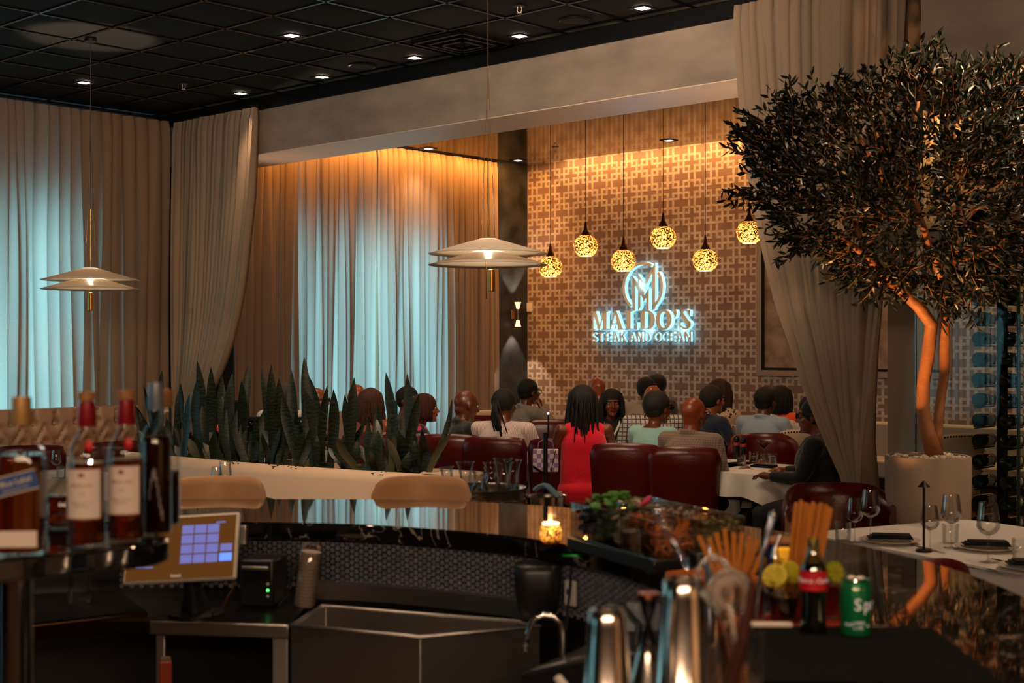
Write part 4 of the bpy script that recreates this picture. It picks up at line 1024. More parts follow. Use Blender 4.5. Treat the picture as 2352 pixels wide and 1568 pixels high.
person(1500, 915, 12.1, 5, 'bald man in a white checked shirt, hidden behind the woman in teal', sk='74391d', topmat=pattern_mat('check_shirt', lin('c9bcae'), lin('4c4a55'), 'plaid', 8), build=1.25, group=G1)
person(1634, 917, 12.0, -58, 'man with greying dark hair in a navy blue jacket', sk='84502f', hair='short', hcol='1d1815', top='101a30', collar=True, group=G2, bottom='jacket')
person(1652, 902, 13.0, -30, 'woman with long brown hair in a leopard print top', sk='70442b', hair='long', hairlen=.2, hcol='2a160c', topmat=pattern_mat('leopard_top', lin('b09272'), (.01, .01, .01), 'spot', 26), female=True, group=G2)
person(1757, 920, 12.2, -42, 'man with a shaved head in a light blue shirt, seen from behind', sk='4f2b19', hair='fade', hcol='140d0a', top='8d9aa8', collar=True, build=1.2, group=G2)
person(1794, 915, 13.3, -25, 'woman with black hair in a bright orange dress with white leaf print', hair='bob', hairlen=.14, topmat=pattern_mat('orange_leaf_dress', lin('e2470f'), lin('d8c8b8'), 'spot', 7), female=True, sleeves='short', group=G2)
person(1858, 938, 12.9, 30, 'person in a white shirt just left of the drape, behind the black suit', sk='5a2f1b', hair='fade', top='b7aba0', build=1.1, group=G2, sleeves='short')
person(655, 908, 13.0, -12, 'man with short grey hair in a white shirt and dark vest behind the tall leaves', sk='4a2a1c', hair='fade', hcol='3b322e', top='b9aea6', build=1.15, group=G3)
person(724, 918, 12.5, -100, 'bald person with sunglasses in a black and gold top behind the leaves', sk='6b381d', topmat=pattern_mat('gold_black_top', lin('161012'), lin('b98a45'), 'spot', 7), glasses='dark', group=G3, female=True)
person(851, 925, 11.9, -4, 'woman with wavy brown hair and a bare back between the snake plant leaves', sk='8a4a22', hair='wavy', hairlen=.17, hcol='3c200f', top='7d4a3a', sleeves='none', female=True, group=G3)
person(820, 910, 12.9, 10, 'bald person in a sparkly pale pink top left of the woman with wavy hair', sk='7a4022', topmat=mat('pink_sequin', lin('b08d84'), .4, .3, bump=(300, 1)), build=1.15, group=G3)
person(936, 918, 12.5, -120, 'person with black hair behind the tallest snake plant leaf', hair='short', top='241c1e', group=G3)
person(974, 937, 11.7, -82, 'woman with an auburn bob in a pink floral top, in profile', sk='6d3a22', hair='bob', hairlen=.10, hcol='3a140c', topmat=pattern_mat('floral_top', lin('1d1b2a'), lin('c02a50'), 'spot', 14), female=True, sleeves='short', group=G3)
# ------------------------------------------------------------------ the curved bar
def cat_rom(P, n=8):
    out = []
    for i in range(len(P) - 1):
        p0, p1, p2, p3 = P[max(i - 1, 0)], P[i], P[i + 1], P[min(i + 2, len(P) - 1)]
        for k in range(n):
            t = k / n
            out.append(tuple(.5 * ((2 * p1[j]) + (-p0[j] + p2[j]) * t + (2 * p0[j] - 5 * p1[j] + 4 * p2[j] - p3[j]) * t * t + (-p0[j] + 3 * p1[j] - 3 * p2[j] + p3[j]) * t ** 3) for j in range(2)))
    out.append(P[-1]); return out
def resample(P, n):
    d = [0]
    for a, b in zip(P, P[1:]): d.append(d[-1] + math.dist(a, b))
    out = []; j = 0
    for k in range(n):
        s = d[-1] * k / (n - 1)
        while j < len(d) - 2 and d[j + 1] < s: j += 1
        f = (s - d[j]) / (d[j + 1] - d[j]) if d[j + 1] > d[j] else 0
        out.append((P[j][0] + (P[j + 1][0] - P[j][0]) * f, P[j][1] + (P[j + 1][1] - P[j][1]) * f))
    return out
OUT = [(-3.35, 2.3), (-3.35, 2.9), (-3.2, 3.7), (-2.8, 4.4), (-2.2, 4.95), (-1.6, 5.18), (-1.0, 5.23), (-.5, 5.22), (-.1, 5.13), (.25, 4.93), (.6, 4.62), (.80, 4.42), (.98, 4.15), (1.13, 3.8), (1.2, 3.5), (1.22, 3.2), (1.22, 2.7), (1.18, 2.2), (1.1, 1.6)]
INN = [(-2.75, 2.3), (-2.74, 2.8), (-2.6, 3.5), (-2.3, 4.05), (-1.9, 4.38), (-1.5, 4.53), (-1.14, 4.56), (-.8, 4.54), (-.47, 4.48), (-.136, 4.31), (.04, 4.18), (.16, 4.04), (.28, 3.85), (.38, 3.6), (.43, 3.3), (.42, 2.95), (.36, 2.65), (.22, 2.42), (.05, 2.25), (-.1, 2.1), (-.2, 1.8)]
NB = 140
outer = resample(cat_rom(OUT), NB); inner = resample(cat_rom(INN), NB)
m_marble = mat('black_marble', (.0045, .004, .0045), .03, 0, .75, coat=.6)
nt = m_marble.node_tree; b_ = nt.nodes['Principled BSDF']; tc = nt.nodes.new('ShaderNodeTexCoord'); n1 = nt.nodes.new('ShaderNodeTexNoise'); n1.inputs['Scale'].default_value = 3.5; n1.inputs['Detail'].default_value = 9; n1.inputs['Distortion'].default_value = 2.2
n2 = nt.nodes.new('ShaderNodeTexNoise'); n2.inputs['Scale'].default_value = 9; n2.inputs['Detail'].default_value = 4
nt.links.new(tc.outputs['Object'], n1.inputs['Vector']); nt.links.new(tc.outputs['Object'], n2.inputs['Vector'])
r1 = nt.nodes.new('ShaderNodeValToRGB'); r1.color_ramp.elements[0].position = .492; r1.color_ramp.elements[0].color = (0, 0, 0, 1); r1.color_ramp.elements[1].position = .50; r1.color_ramp.elements[1].color = (1, 1, 1, 1); e_ = r1.color_ramp.elements.new(.508); e_.color = (0, 0, 0, 1)
r2 = nt.nodes.new('ShaderNodeValToRGB'); r2.color_ramp.elements[0].position = .50; r2.color_ramp.elements[0].color = (0, 0, 0, 1); r2.color_ramp.elements[1].position = .56; r2.color_ramp.elements[1].color = (1, 1, 1, 1)
mu = nt.nodes.new('ShaderNodeMath'); mu.operation = 'MULTIPLY'; nt.links.new(n1.outputs[0], r1.inputs[0]); nt.links.new(n2.outputs[0], r2.inputs[0]); nt.links.new(r1.outputs[0], mu.inputs[0]); nt.links.new(r2.outputs[0], mu.inputs[1])
mc = nt.nodes.new('ShaderNodeMix'); mc.data_type = 'RGBA'; mc.inputs[6].default_value = (.0045, .004, .0045, 1); mc.inputs[7].default_value = (.34, .29, .24, 1); nt.links.new(mu.outputs[0], mc.inputs[0]); nt.links.new(mc.outputs[2], b_.inputs['Base Color'])
m_steel = mat('brushed_steel', lin('a8a29c'), .36, 1, bump=(30, .05)); m_blackmatte = mat('black_plastic', (.008, .008, .009), .35)
bar = thing('bar_counter', 'curved bar counter with a glossy black veined marble top', 'bar counter')
def slab(A, Bp, z0, z1):
    mb = MB(); n = len(A); vs = []
    for z in (z0, z1):
        vs += [(p[0], p[1], z) for p in A] + [(p[0], p[1], z) for p in Bp]
    fs = []
    for i in range(n - 1):
        fs.append((2 * n + i, 3 * n + i, 3 * n + i + 1, 2 * n + i + 1)); fs.append((i, i + 1, n + i + 1, n + i))
        fs.append((i, 2 * n + i, 2 * n + i + 1, i + 1)); fs.append((n + i, n + i + 1, 3 * n + i + 1, 3 * n + i))
    fs.append((0, n, 3 * n, 2 * n)); fs.append((n - 1, 3 * n - 1, 4 * n - 1, 2 * n - 1)); fs[-1] = (n - 1, 3 * n - 1, 4 * n - 1, 2 * n - 1)
    return mb.add(vs, [f for f in fs[:-1]] + [(n - 1, 2 * n + n - 1, 3 * n + n - 1, n + n - 1)])
def offset(P, d):
    out = []
    for i in range(len(P)):
        a, b = P[max(i - 1, 0)], P[min(i + 1, len(P) - 1)]; L = math.dist(a, b); out.append((P[i][0] - (b[1] - a[1]) / L * d, P[i][1] + (b[0] - a[0]) / L * d))
    return out
slab(outer, inner, 1.022, 1.08).build('marble_top', m_marble, bar, 40, bev=.006)
die_o, die_i = offset(outer, -.28), offset(inner, .06)
slab(die_o, die_i, 0, 1.021).build('bar_front', m_blackmatte, bar, 40)
# penny-round tiles on the staff side under the marble
pen = MB(); wall = die_i; acc = 0; pitch = .0195; d = [0]
for a, b in zip(wall, wall[1:]): d.append(d[-1] + math.dist(a, b))
def wall_at(s):
    for j in range(len(d) - 1):
        if d[j + 1] >= s: break
    f = (s - d[j]) / (d[j + 1] - d[j]); a, b = wall[j], wall[j + 1]; L = math.dist(a, b)
    return Vector((a[0] + (b[0] - a[0]) * f, a[1] + (b[1] - a[1]) * f, 0)), Vector(((b[0] - a[0]) / L, (b[1] - a[1]) / L, 0))
s = 0; col_ = 0
S0 = next(d[i] for i in range(NB) if wall[i][0] > -1.35 and wall[i][1] > 3.5); S1 = next(d[i] for i in range(NB) if wall[i][0] > .35 and wall[i][1] < 3.45)
s = S0
while s < S1:
    p, tg = wall_at(s); nrm = Vector((tg.y, -tg.x, 0)); z = .855 + (pitch / 2 if col_ % 2 else 0)
    while z < 1.018:
        cc = p + nrm * .001 + Vector((0, 0, z)); vs = []
        for q in range(8):
            t = 2 * math.pi * q / 8; vs.append(cc + nrm * .002 + tg * math.cos(t) * .0082 + Vector((0, 0, 1)) * math.sin(t) * .0082)
        for q in range(8):
            t = 2 * math.pi * q / 8; vs.append(cc + tg * math.cos(t) * .009 + Vector((0, 0, 1)) * math.sin(t) * .009)
        pen.add(vs, [tuple(range(8))] + [(q, 8 + q, 8 + (q + 1) % 8, (q + 1) % 8) for q in range(8)]); z += pitch
    s += pitch * .87; col_ += 1
tag(pen.build('penny_tiles', mat('pearl_tile', lin('8b8790'), .18, .1, var=(60, lin('5f6a78'), (.35, .65))), bar, 30), kind='stuff')

# ------------------------------------------------------------------ underbar: deck, sink, mats, machines
def pz(px, py, z): v = onz(px, py, z); return (v.x, v.y)
def sh(P, z0, z1): return MB().prism(P, z0, z1)
def ccw(P):
    a = sum(P[i][0] * P[(i + 1) % len(P)][1] - P[(i + 1) % len(P)][0] * P[i][1] for i in range(len(P))); return P if a > 0 else P[::-1]
ZD = .84
u = thing('underbar_deck', 'stainless steel underbar deck below the marble top, left of the sink', 'worktop')
arcp = [p for p in die_i if -2.0 < p[0] < -.62 and p[1] > 4]
sh(ccw([pz(345, 1427, ZD), pz(665, 1435, ZD)] + arcp[::-1] + [(-2.0, 4.05)]), ZD - .03, ZD).build('deck', mat('dark_steel', lin('3a3532'), .3, 1), u, 30)
a, b = Vector((*pz(345, 1427, ZD), ZD - .018)), Vector((*pz(665, 1435, ZD), ZD - .018))
MB().box((a + b) / 2, ((b - a).length, .02, .04), rz=math.atan2(b.y - a.y, b.x - a.x)).build('front_lip', m_steel, u, bev=.004)
MB().box((-.70, 4.10, .40), (.05, .05, .80)).box((-1.08, 4.16, .40), (.03, .03, .80)).build('post', m_steel, u, bev=.004)
u = thing('bar_sink', 'stainless steel bar sink basin with a pointed front corner', 'sink')
Q = [Vector((*pz(*q, ZD), 0)) for q in ((740, 1391), (1200, 1428), (1240, 1438), (965, 1463), (668, 1436))]
def ringwall(Qs, z0, z1, th, mb):
    n = len(Qs); c = sum(Qs, Vector()) / n
    I = [q + (c - q).normalized() * th for q in Qs]
    vs = [(q.x, q.y, z) for z in (z0, z1) for q in Qs] + [(q.x, q.y, z) for z in (z0, z1) for q in I]; fs = []
    for i in range(n):
        j = (i + 1) % n; fs += [(i, j, n + j, n + i), (2 * n + i, 3 * n + i, 3 * n + j, 2 * n + j), (n + i, n + j, 3 * n + j, 3 * n + i), (i, 2 * n + i, 2 * n + j, j)]
    return mb.add(vs, fs)
ringwall(Q, .10, ZD, .016, MB()).build('apron', m_steel, u, 20, bev=.002)
MB().prism(ccw([(q.x, q.y) for q in Q]), .60, .605).build('basin_floor', m_steel, u, 20)
bs = [p for p in offset(die_i, -.004) if -.70 < p[0] < .12 and p[1] > 3.8]
mb = MB(); n = len(bs); o2 = offset(bs, -.03)
mb.add([(p[0], p[1], z) for z in (ZD - .02, ZD + .035) for p in bs] + [(p[0], p[1], z) for z in (ZD - .02, ZD + .035) for p in o2],
       [f for i in range(n - 1) for f in ((2 * n + i, 2 * n + i + 1, 3 * n + i + 1, 3 * n + i), (n + i, 3 * n + i, 3 * n + i + 1, n + i + 1))])
mb.build('backsplash', m_steel, u, 40)
rimp = [(q.x, q.y, ZD) for q in Q]; MB().tube(rimp, .006, 8, closed=True).build('rim', m_steel, u, 60)
t = thing('ribbed_bar_mat', 'black ribbed rubber mat on a steel drainboard under the bottle shelf', 'bar mat')
c4 = [pz(338, 1392, ZD + .03), pz(-40, 1432, ZD + .03), (-2.05, 4.3), pz(270, 1345, ZD + .03)]
sh(ccw(c4), ZD - .01, ZD + .012).build('drainboard', mat('bronzed_steel', lin('4a3424'), .3, 1), t, 20)
rb = MB(); A_, B_, C_, D_ = [Vector((*p, 0)) for p in c4]
for i in range(64):
    f = (i + .5) / 64; p = A_.lerp(D_, f); q = B_.lerp(C_, f); p, q = A_.lerp(B_, f), D_.lerp(C_, f); rb.tube([p + Vector((0, 0, ZD + .016)), q + Vector((0, 0, ZD + .016))], .0028, 4)
tag(rb.build('ribs', m_blackmatte, t), kind='stuff')
fr = (A_ + B_) / 2; MB().box((fr.x, fr.y, ZD - .015), ((B_ - A_).length, .012, .05), rz=math.atan2(B_.y - A_.y, B_.x - A_.x)).build('front_edge', MATS['bronzed_steel'], t, bev=.003)
cab = thing('underbar_cabinet', 'black open cabinet in the shadow below the underbar', 'cabinet')
slab(offset(die_i, -.01), offset(die_i, -.02), 0, .8).build('back_panel', m_blackmatte, cab, 40)
MB().box((-1.6, 3.95, .38), (.9, .25, .02), rz=.5).build('shelf', m_blackmatte, cab)

# payment tablet
t = thing('register_tablet', 'white-framed register touch screen tilted on the underbar with blue keypad squares', 'tablet', (*pz(430, 1420, ZD), ZD), R(-7))
t.location.y = 4.18; t.location.x = (418 - 1176) / FPX * 4.0
X = Matrix.Translation((0, -.12, .225)) @ Matrix.Rotation(R(-4), 4, 'Y') @ Matrix.Rotation(R(68), 4, 'X')
scr = MB(); scr.box((0, 0, 0), (.352, .205, .016)); scr.build('bezel', mat('tablet_white', lin('c9bfb2'), .35), t, bev=.012, seg=3, M=X)
sc_ = MB().box((0, 0, .0088), (.335, .188, .001)).build('screen', mat('screen_glow', (.02, .012, .006), .08, coat=1, emit=lin('7a4a1e'), es=.55), t, M=X, smooth=0)
mk = mat('key_glow', (.1, .1, .3), .3, emit=lin('7f86d8'), es=.6); mk2 = mat('key_glow_bright', (.1, .1, .3), .3, emit=lin('5f95ff'), es=1.2)
for r in range(4):
    for c in range(3): MB().box((.018 + c * .040, .055 - r * .030, .0095), (.036, .026, .0008)).build('key', mk, sc_, smooth=0)
MB().box((.141, -.005, .0095), (.036, .022, .0008)).build('key', mk, sc_, smooth=0); MB().box((.141, -.034, .0095), (.038, .024, .0008)).build('key', mk2, sc_, smooth=0)
def text(body, name, m, parent, M, size, ext=.0004, align='CENTER', bold=0):
    cu = bpy.data.curves.new(name, 'FONT'); cu.body = body; cu.size = size; cu.extrude = ext; cu.align_x = align; cu.align_y = 'CENTER'; cu.offset = bold; cu.resolution_u = 3
    o = bpy.data.objects.new(name, cu); COL.objects.link(o)
    me = bpy.data.meshes.new_from_object(o.evaluated_get(bpy.context.evaluated_depsgraph_get())); bpy.data.objects.remove(o); bpy.data.curves.remove(cu)
    if parent is None: return me
    me.materials.clear(); me.materials.append(m); o = bpy.data.objects.new(name, me); COL.objects.link(o); o.parent = parent; o.matrix_local = M; return o
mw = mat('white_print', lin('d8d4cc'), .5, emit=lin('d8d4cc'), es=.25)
text('toast', 'maker_name', mw, sc_, Matrix.Translation((-.01, -.083, .0095)), .016)
MB().box((-.11, -.055, .0095), (.055, .004, .0005)).box((.12, .073, .0095), (.03, .004, .0005)).build('text_line', mk, sc_)
MB().box((.19, .03, 0), (.018, .06, .02)).build('card_reader', m_steel, t, bev=.003, M=X)
MB().tube([(0, 0, .008), (0, -.02, .08), (0, -.08, .2)], [.05, .03, .025], 12).lathe([(.085, 0), (.085, .01), (.05, .018)], 24).build('stand', m_blackmatte, t)
# ticket printer
t = thing('receipt_printer', 'small black receipt printer with a green light right of the register screen', 'printer', (*pz(597, 1393, ZD), ZD), R(-10))
t.location.y += .06
MB().box((0, 0, .075), (.115, .13, .15)).build('case', m_blackmatte, t, bev=.008)
MB().box((0, -.072, .125), (.09, .01, .012)).build('paper_bar', m_steel, t, bev=.003)
for z, m in ((.075, mat('led_white', (.5, .5, .5), .4)), (.055, mat('led_green', (.1, .8, .2), .4, emit=(.1, 1, .15), es=3)), (.036, MATS['led_white'])):
    MB().cyl((.04, -.066, z), (.04, -.069, z), .004, n=10).build('indicator', m, t)
t = thing('tube_of_cups', 'clear sleeve of stacked cups leaning on the tiled wall beside the printer', 'cup sleeve', (*pz(700, 1390, ZD), ZD), R(-8))
M_ = Matrix.Rotation(R(7), 4, 'Y')
mb = MB()
for i in range(16): mb.lathe([(.030, .0 + i * .011), (.034, .010 + i * .011), (.0325, .0095 + i * .011)], 18)
mb.build('cups', mat('wax_cup', lin('b9a696'), .5), t, M=M_); MB().lathe([(.036, 0), (.037, .19), (.030, .2)], 18).build('sleeve', thin_glass('plastic_film', (.93, .93, .93)), t, M=M_)
t = thing('cable', 'thin black cable hanging from the marble down to the deck', 'cable')
MB().tube([xat(712, 4.50, 1.015), xat(690, 4.47, .98), xat(672, 4.42, .93), xat(660, 4.36, .87), xat(640, 4.3, ZD + .006)], .004, 6).build('cord_line', m_blackmatte, t)
t = thing('cable', 'brown cable looping below the register screen', 'cable')
MB().tube([xat(536, 4.15, .98), xat(535, 4.1, .94), xat(510, 4.1, .88), xat(480, 4.15, ZD + .006)], .003, 6).build('cord_line', mat('brown_cable', lin('5a3a22'), .5), t)
t = thing('soap_dispenser', 'black rounded wall dispenser under the marble edge right of the sink', 'dispenser')
v = xat(1235, 4.10, 0)
mb = MB(); vs = []; prof = [(.86, .052, .035), (.875, .060, .045), (.93, .068, .055), (.99, .073, .058), (1.012, .070, .052), (1.018, .055, .04)]
for z, rx_, ry_ in prof:
    for k in range(20):
        a_ = 2 * math.pi * k / 20; cx, sy = math.cos(a_), math.sin(a_); q = (abs(cx) ** 5 + abs(sy) ** 5) ** -.2; vs.append((v.x + cx * q * rx_, v.y + sy * q * ry_, z))
fs = [(j * 20 + k, j * 20 + (k + 1) % 20, (j + 1) * 20 + (k + 1) % 20, (j + 1) * 20 + k) for j in range(5) for k in range(20)] + [tuple(range(19, -1, -1)), tuple(range(100, 120))]
mb.add(vs, fs).build('case', m_blackmatte, t, 50)
MB().box((v.x - .01, v.y - .052, .955), (.06, .006, .012)).build('nozzle', mat('smoked_plastic', (.02, .025, .03), .1), t)
t = thing('power_outlet', 'white power outlet cover on the tiles right of the black dispenser', 'outlet')
p = xat(1311, 4.04, .935); MB().box(p, (.045, .012, .075), rz=R(-48)).build('cover', mat('outlet_white', lin('b8b2aa'), .5), t, bev=.003); MB().box((p.x - .006, p.y - .006, p.z + .005), (.012, .01, .018), rz=R(-48)).build('socket', mat('socket_blue', lin('2a3f7a'), .4), t)
t = thing('cable', 'black cable plugged in beside the white outlet cover', 'cable'); MB().tube([xat(1312, 4.02, 1.015), xat(1310, 4.0, .96), xat(1304, 3.98, .90), xat(1300, 3.96, .84)], .0045, 6).build('cord_line', m_blackmatte, t)
# dark machine with a hose, faucet, bottle with pourer
t = thing('glass_washer', 'black counter machine with a sloping lid and a hose, between sink and cutting board', 'machine', (*pz(1400, 1500, .70), 0), R(-30))
t.location = (.27, 3.42, 0)
mb = MB(); mb.prism([(-.19, .62), (.17, .62), (.17, .93), (.10, .95), (-.19, .86)], -.17, .17, Matrix.Rotation(R(90), 4, 'X')); mb.build('housing', m_blackmatte, t, bev=.01)
MB().box((0, 0, .32), (.34, .3, .6)).build('base_cabinet', m_blackmatte, t, bev=.008)
MB().tube([(-.05, .1, .93), (-.06, .08, 1.0), (.0, .02, 1.013), (.08, -.05, .985), (.09, -.1, .92)], .009, 10).build('hose', m_blackmatte, t)
t = thing('white_tub', 'pair of pale plastic tubs wedged under the marble edge behind the machine', 'tub')
for px in (1462, 1500): MB().box(xat(px, 3.72, .93), (.038, .04, .08), rz=R(-50)).build('tub_body', mat('pale_plastic', lin('a5a9b2'), .4), t, bev=.004)
t = thing('sink_faucet', 'small chrome gooseneck faucet right of the steel sink', 'faucet')
p = xat(1290, 3.5, .72); MB().tube([xat(1292, 3.5, .62), xat(1293, 3.5, .92), xat(1290, 3.5, .955), xat(1272, 3.5, .975), xat(1248, 3.5, .978), xat(1224, 3.5, .965), xat(1212, 3.5, .93), xat(1206, 3.5, .895)], .008, 12).build('spout', m_chrome, t, 180)
MB().cyl(xat(1206, 3.5, .895), xat(1205, 3.5, .885), .011, n=12).build('aerator', m_chrome, t); MB().cyl(xat(1292, 3.5, .05), xat(1292, 3.5, .66), .02, n=12).build('base', m_chrome, t)
t = thing('mixer_bottle', 'bottle with a white pour spout and black collar at the lower edge', 'bottle', (.11, 2.62, .0))
MB().lathe([(.04, .70), (.042, .82), (.03, .88), (.016, .92), (.015, .96)], 20).build('body', mat('milk_white', lin('c8beb0'), .4), t); MB().cyl((0, 0, .955), (0, 0, .985), .018, .014, 16).build('collar', m_blackmatte, t); MB().tube([(0, 0, .985), (-.006, 0, 1.01), (-.022, 0, 1.035)], [.013, .012, .007], 12).build('pour_spout', mat('white_plastic', lin('cfc4b6'), .4), t)
MB().box((0, 0, .35), (.16, .16, .7)).build('speed_rail', m_blackmatte, t)
t = thing('orange_carton', 'orange juice carton standing below the steel lip at the lower left', 'carton', (*pz(378, 1640, .55), 0), R(20)); t.location = (-1.04, 4.05, 0)
MB().box((0, 0, .65), (.035, .035, .16)).build('carton_body', mat('orange_card', lin('8a2f0a'), .5), t, bev=.003); MB().box((0, 0, .735), (.028, .028, .012)).build('cap', mat('grey_cap', lin('6a5a50'), .5), t); MB().box((0, 0, .28), (.1, .1, .57)).build('crate', m_blackmatte, t)
t = thing('upturned_glass', 'clear upturned tumbler standing on the black ribbed mat', 'glass', (*pz(182, 1383, ZD + .02), ZD + .02))
m_glass = thin_glass('drinking_glass', (.97, .97, .97), 1.0); MB().shell([(.034, 0), (.037, .10)], .003, 24, M=Matrix.Translation((0, 0, .1)) @ Matrix.Rotation(math.pi, 4, 'X')).build('bowl', m_glass, t)

# ------------------------------------------------------------------ raised bottle shelf and its bottles
t = thing('bottle_shelf', 'glossy black raised shelf with a rounded end carrying the whisky bottles', 'shelf')
ux, uy = -.786, -.618; hx, hy = -.618, .786; hw = .125; cx0, cy0 = -.82 + hx * hw - ux * .085, 2.61 + hy * hw - uy * .085; poly = []
for k in range(13):
    a_ = -math.pi / 2 + math.pi * k / 12; poly.append((cx0 - ux * math.cos(a_) * hw + hx * math.sin(a_) * hw, cy0 - uy * math.cos(a_) * hw + hy * math.sin(a_) * hw))
poly += [(cx0 + ux * 2.2 + hx * hw, cy0 + uy * 2.2 + hy * hw), (cx0 + ux * 2.2 - hx * hw, cy0 + uy * 2.2 - hy * hw)]
MB().prism(ccw(poly), 1.235, 1.28).build('shelf_top', mat('black_glass', (.004, .004, .005), .03, 0, .8, coat=1), t, 40, bev=.006)
MB().cyl((-.965, 2.62, 0), (-.965, 2.62, 1.234), .034, n=32).build('post', m_chrome, t, 60)
m_bglass = thin_glass('bottle_glass', (.98, .98, .96), .7, cap=.20); m_whisky = mat('whisky', lin('8a3008'), .05, trans=.9, ior=1.34); m_whiskyd = mat('whisky_dark', lin('2c0d04'), .05, trans=.7, ior=1.34)
m_label = mat('paper_label', lin('cdbdb0'), .7); m_redcap = mat('red_foil', lin('7a0a14'), .35, .2); m_cork = mat('cork_brown', lin('8a5a30'), .5)
m_inkred = mat('red_ink', lin('8a4038'), .6); m_ink = mat('dark_ink', lin('4a3f3c'), .6); m_blue = mat('blue_label', lin('15407c'), .4); m_gold = mat('gold_ink', lin('d0bf98'), .5, 0)
def bottle_round(name, label, px, D, prof, fill, liq, cap_prof, capm, group='whisky bottles on the raised shelf'):
    t = thing(name, label, 'bottle', xat(px, D, 1.281), 0, group)
    MB().shell(prof, .003, 32).build('glass_body', m_bglass, t, 50)
    inn = [(r - .0036, z + (.005 if i == 0 else 0)) for i, (r, z) in enumerate(prof) if z < fill]; inn.append((interp([(z, r) for r, z in prof], fill) - .0036, fill))
    MB().lathe([(.0005, inn[0][1])] + inn + [(.0005, fill)], 32).build('whisky', liq, t, 50)
    MB().lathe(cap_prof, 24).build('cap', capm, t, 50); return t
def wrap(t, r, z0, z1, half, m, name='paper_label', ang0=-90, off=.0006, parent=None):
    mb = MB(); n = 14
    mb.grid(lambda u_, v_: ((r + off) * math.cos(R(ang0 - half + 2 * half * u_)), (r + off) * math.sin(R(ang0 - half + 2 * half * u_)), z0 + (z1 - z0) * v_), n, 2)
    return mb.build(name, m, parent or t, 180)
def wraptext(body, r, z, size, m, parent, ang0=-90, name='print', squeeze=.62):
    """letters laid one by one round the bottle, joined into one print"""
    wdt = size * squeeze; n = len(body); mb = MB()
    for i, ch in enumerate(body):
        if ch == ' ': continue
        a_ = R(ang0) + (i - (n - 1) / 2) * wdt / r
        M = Matrix.Translation((math.cos(a_) * (r + .0012), math.sin(a_) * (r + .0012), z)) @ Matrix.Rotation(a_ + math.pi / 2, 4, 'Z') @ Matrix.Rotation(math.pi / 2, 4, 'X')
        me = text(ch, name, m, None, M, size, .0002); mb.add([v.co.copy() for v in me.vertices], [tuple(p.vertices) for p in me.polygons], M); bpy.data.meshes.remove(me)
    return mb.build(name, m, parent, smooth=0)
mp = [(.034, 0), (.0375, .006), (.0375, .175), (.034, .195), (.019, .222), (.0165, .24), (.0160, .262)]
for px, D, lb in ((200, 2.68, 'whisky bottle with a white label and tall red neck foil, left of its twin'), (290, 2.75, 'whisky bottle with a white label and tall red neck foil, right of its twin')):
    t = bottle_round('whisky_bottle', lb, px, D, mp, .165, m_whisky, [(.0175, .235), (.0185, .238), (.016, .285), (.0005, .286)], m_redcap)
    MB().lathe([(.0178, .287), (.0180, .290), (.0178, .304), (.0005, .305)], 24).build('cork_top', m_cork, t)
    lbp = wrap(t, .0375, .055, .155, 58, m_label); wrap(t, .0375, .153, .155, 58, m_inkred, 'label_edge', off=.0010, parent=lbp); wrap(t, .0375, .055, .057, 58, m_inkred, 'label_edge', off=.0010, parent=lbp)
    wraptext('MACALLAN', .0375, .122, .0085, m_inkred, lbp); wraptext('12', .0375, .105, .010, m_inkred, lbp); wraptext('HIGHLAND SINGLE MALT', .0375, .087, .0035, m_ink, lbp); wraptext('SCOTCH WHISKY', .0375, .080, .0035, m_ink, lbp)
    wrap(t, .0375, .138, .146, 8, m_inkred, 'crest', off=.001, parent=lbp)
    MB().ell((.012, -.0285, .198), (.009, .004, .012), 12, 8).build('neck_seal', mat('red_seal', lin('b01818'), .4), t)
t = bottle_round('whisky_bottle', 'dark whisky bottle with a silver-capped clear neck, right end of the shelf', 358, 2.84, [(.031, 0), (.034, .006), (.034, .19), (.030, .21), (.015, .235), (.014, .285)], .205, m_whiskyd, [(.0152, .262), (.0160, .265), (.0155, .318), (.0005, .319)], mat('silver_foil', lin('8a94a0'), .3, .7))
mb = MB()
for k in range(10):
    a_ = -100 + k * 5; z = .075 + .045 * math.sin(k * .5); mb.add([((.0346) * math.cos(R(a_)), .0346 * math.sin(R(a_)), z), (.0346 * math.cos(R(a_ + 5)), .0346 * math.sin(R(a_ + 5)), z), (.0346 * math.cos(R(a_ + 5)), .0346 * math.sin(R(a_ + 5)), z + .022), (.0346 * math.cos(R(a_)), .0346 * math.sin(R(a_)), z + .022)], [(0, 1, 2, 3)])
mb.build('swan_emblem', mat('grey_print', lin('6b6462'), .5), t)
bottle_round('whisky_bottle', 'brown-capped whisky bottle partly hidden behind the silver-capped one', 381, 2.97, [(.029, 0), (.032, .006), (.032, .18), (.028, .20), (.014, .225), (.013, .275)], .12, m_whiskyd, [(.0150, .262), (.0160, .264), (.016, .298), (.0005, .30)], m_cork)
t = thing('decanter', 'round amber decanter behind the bottles, mostly hidden', 'bottle', xat(148, 2.92, 1.281), 0, 'whisky bottles on the raised shelf')
MB().shell([(.03, 0), (.045, .02), (.048, .05), (.035, .085), (.014, .105), (.013, .135)], .003, 28).build('glass_body', m_bglass, t); MB().lathe([(.0005, .005), (.028, .006), (.041, .022), (.044, .05), (.036, .074), (.0005, .074)], 28).build('whisky', m_whisky, t)
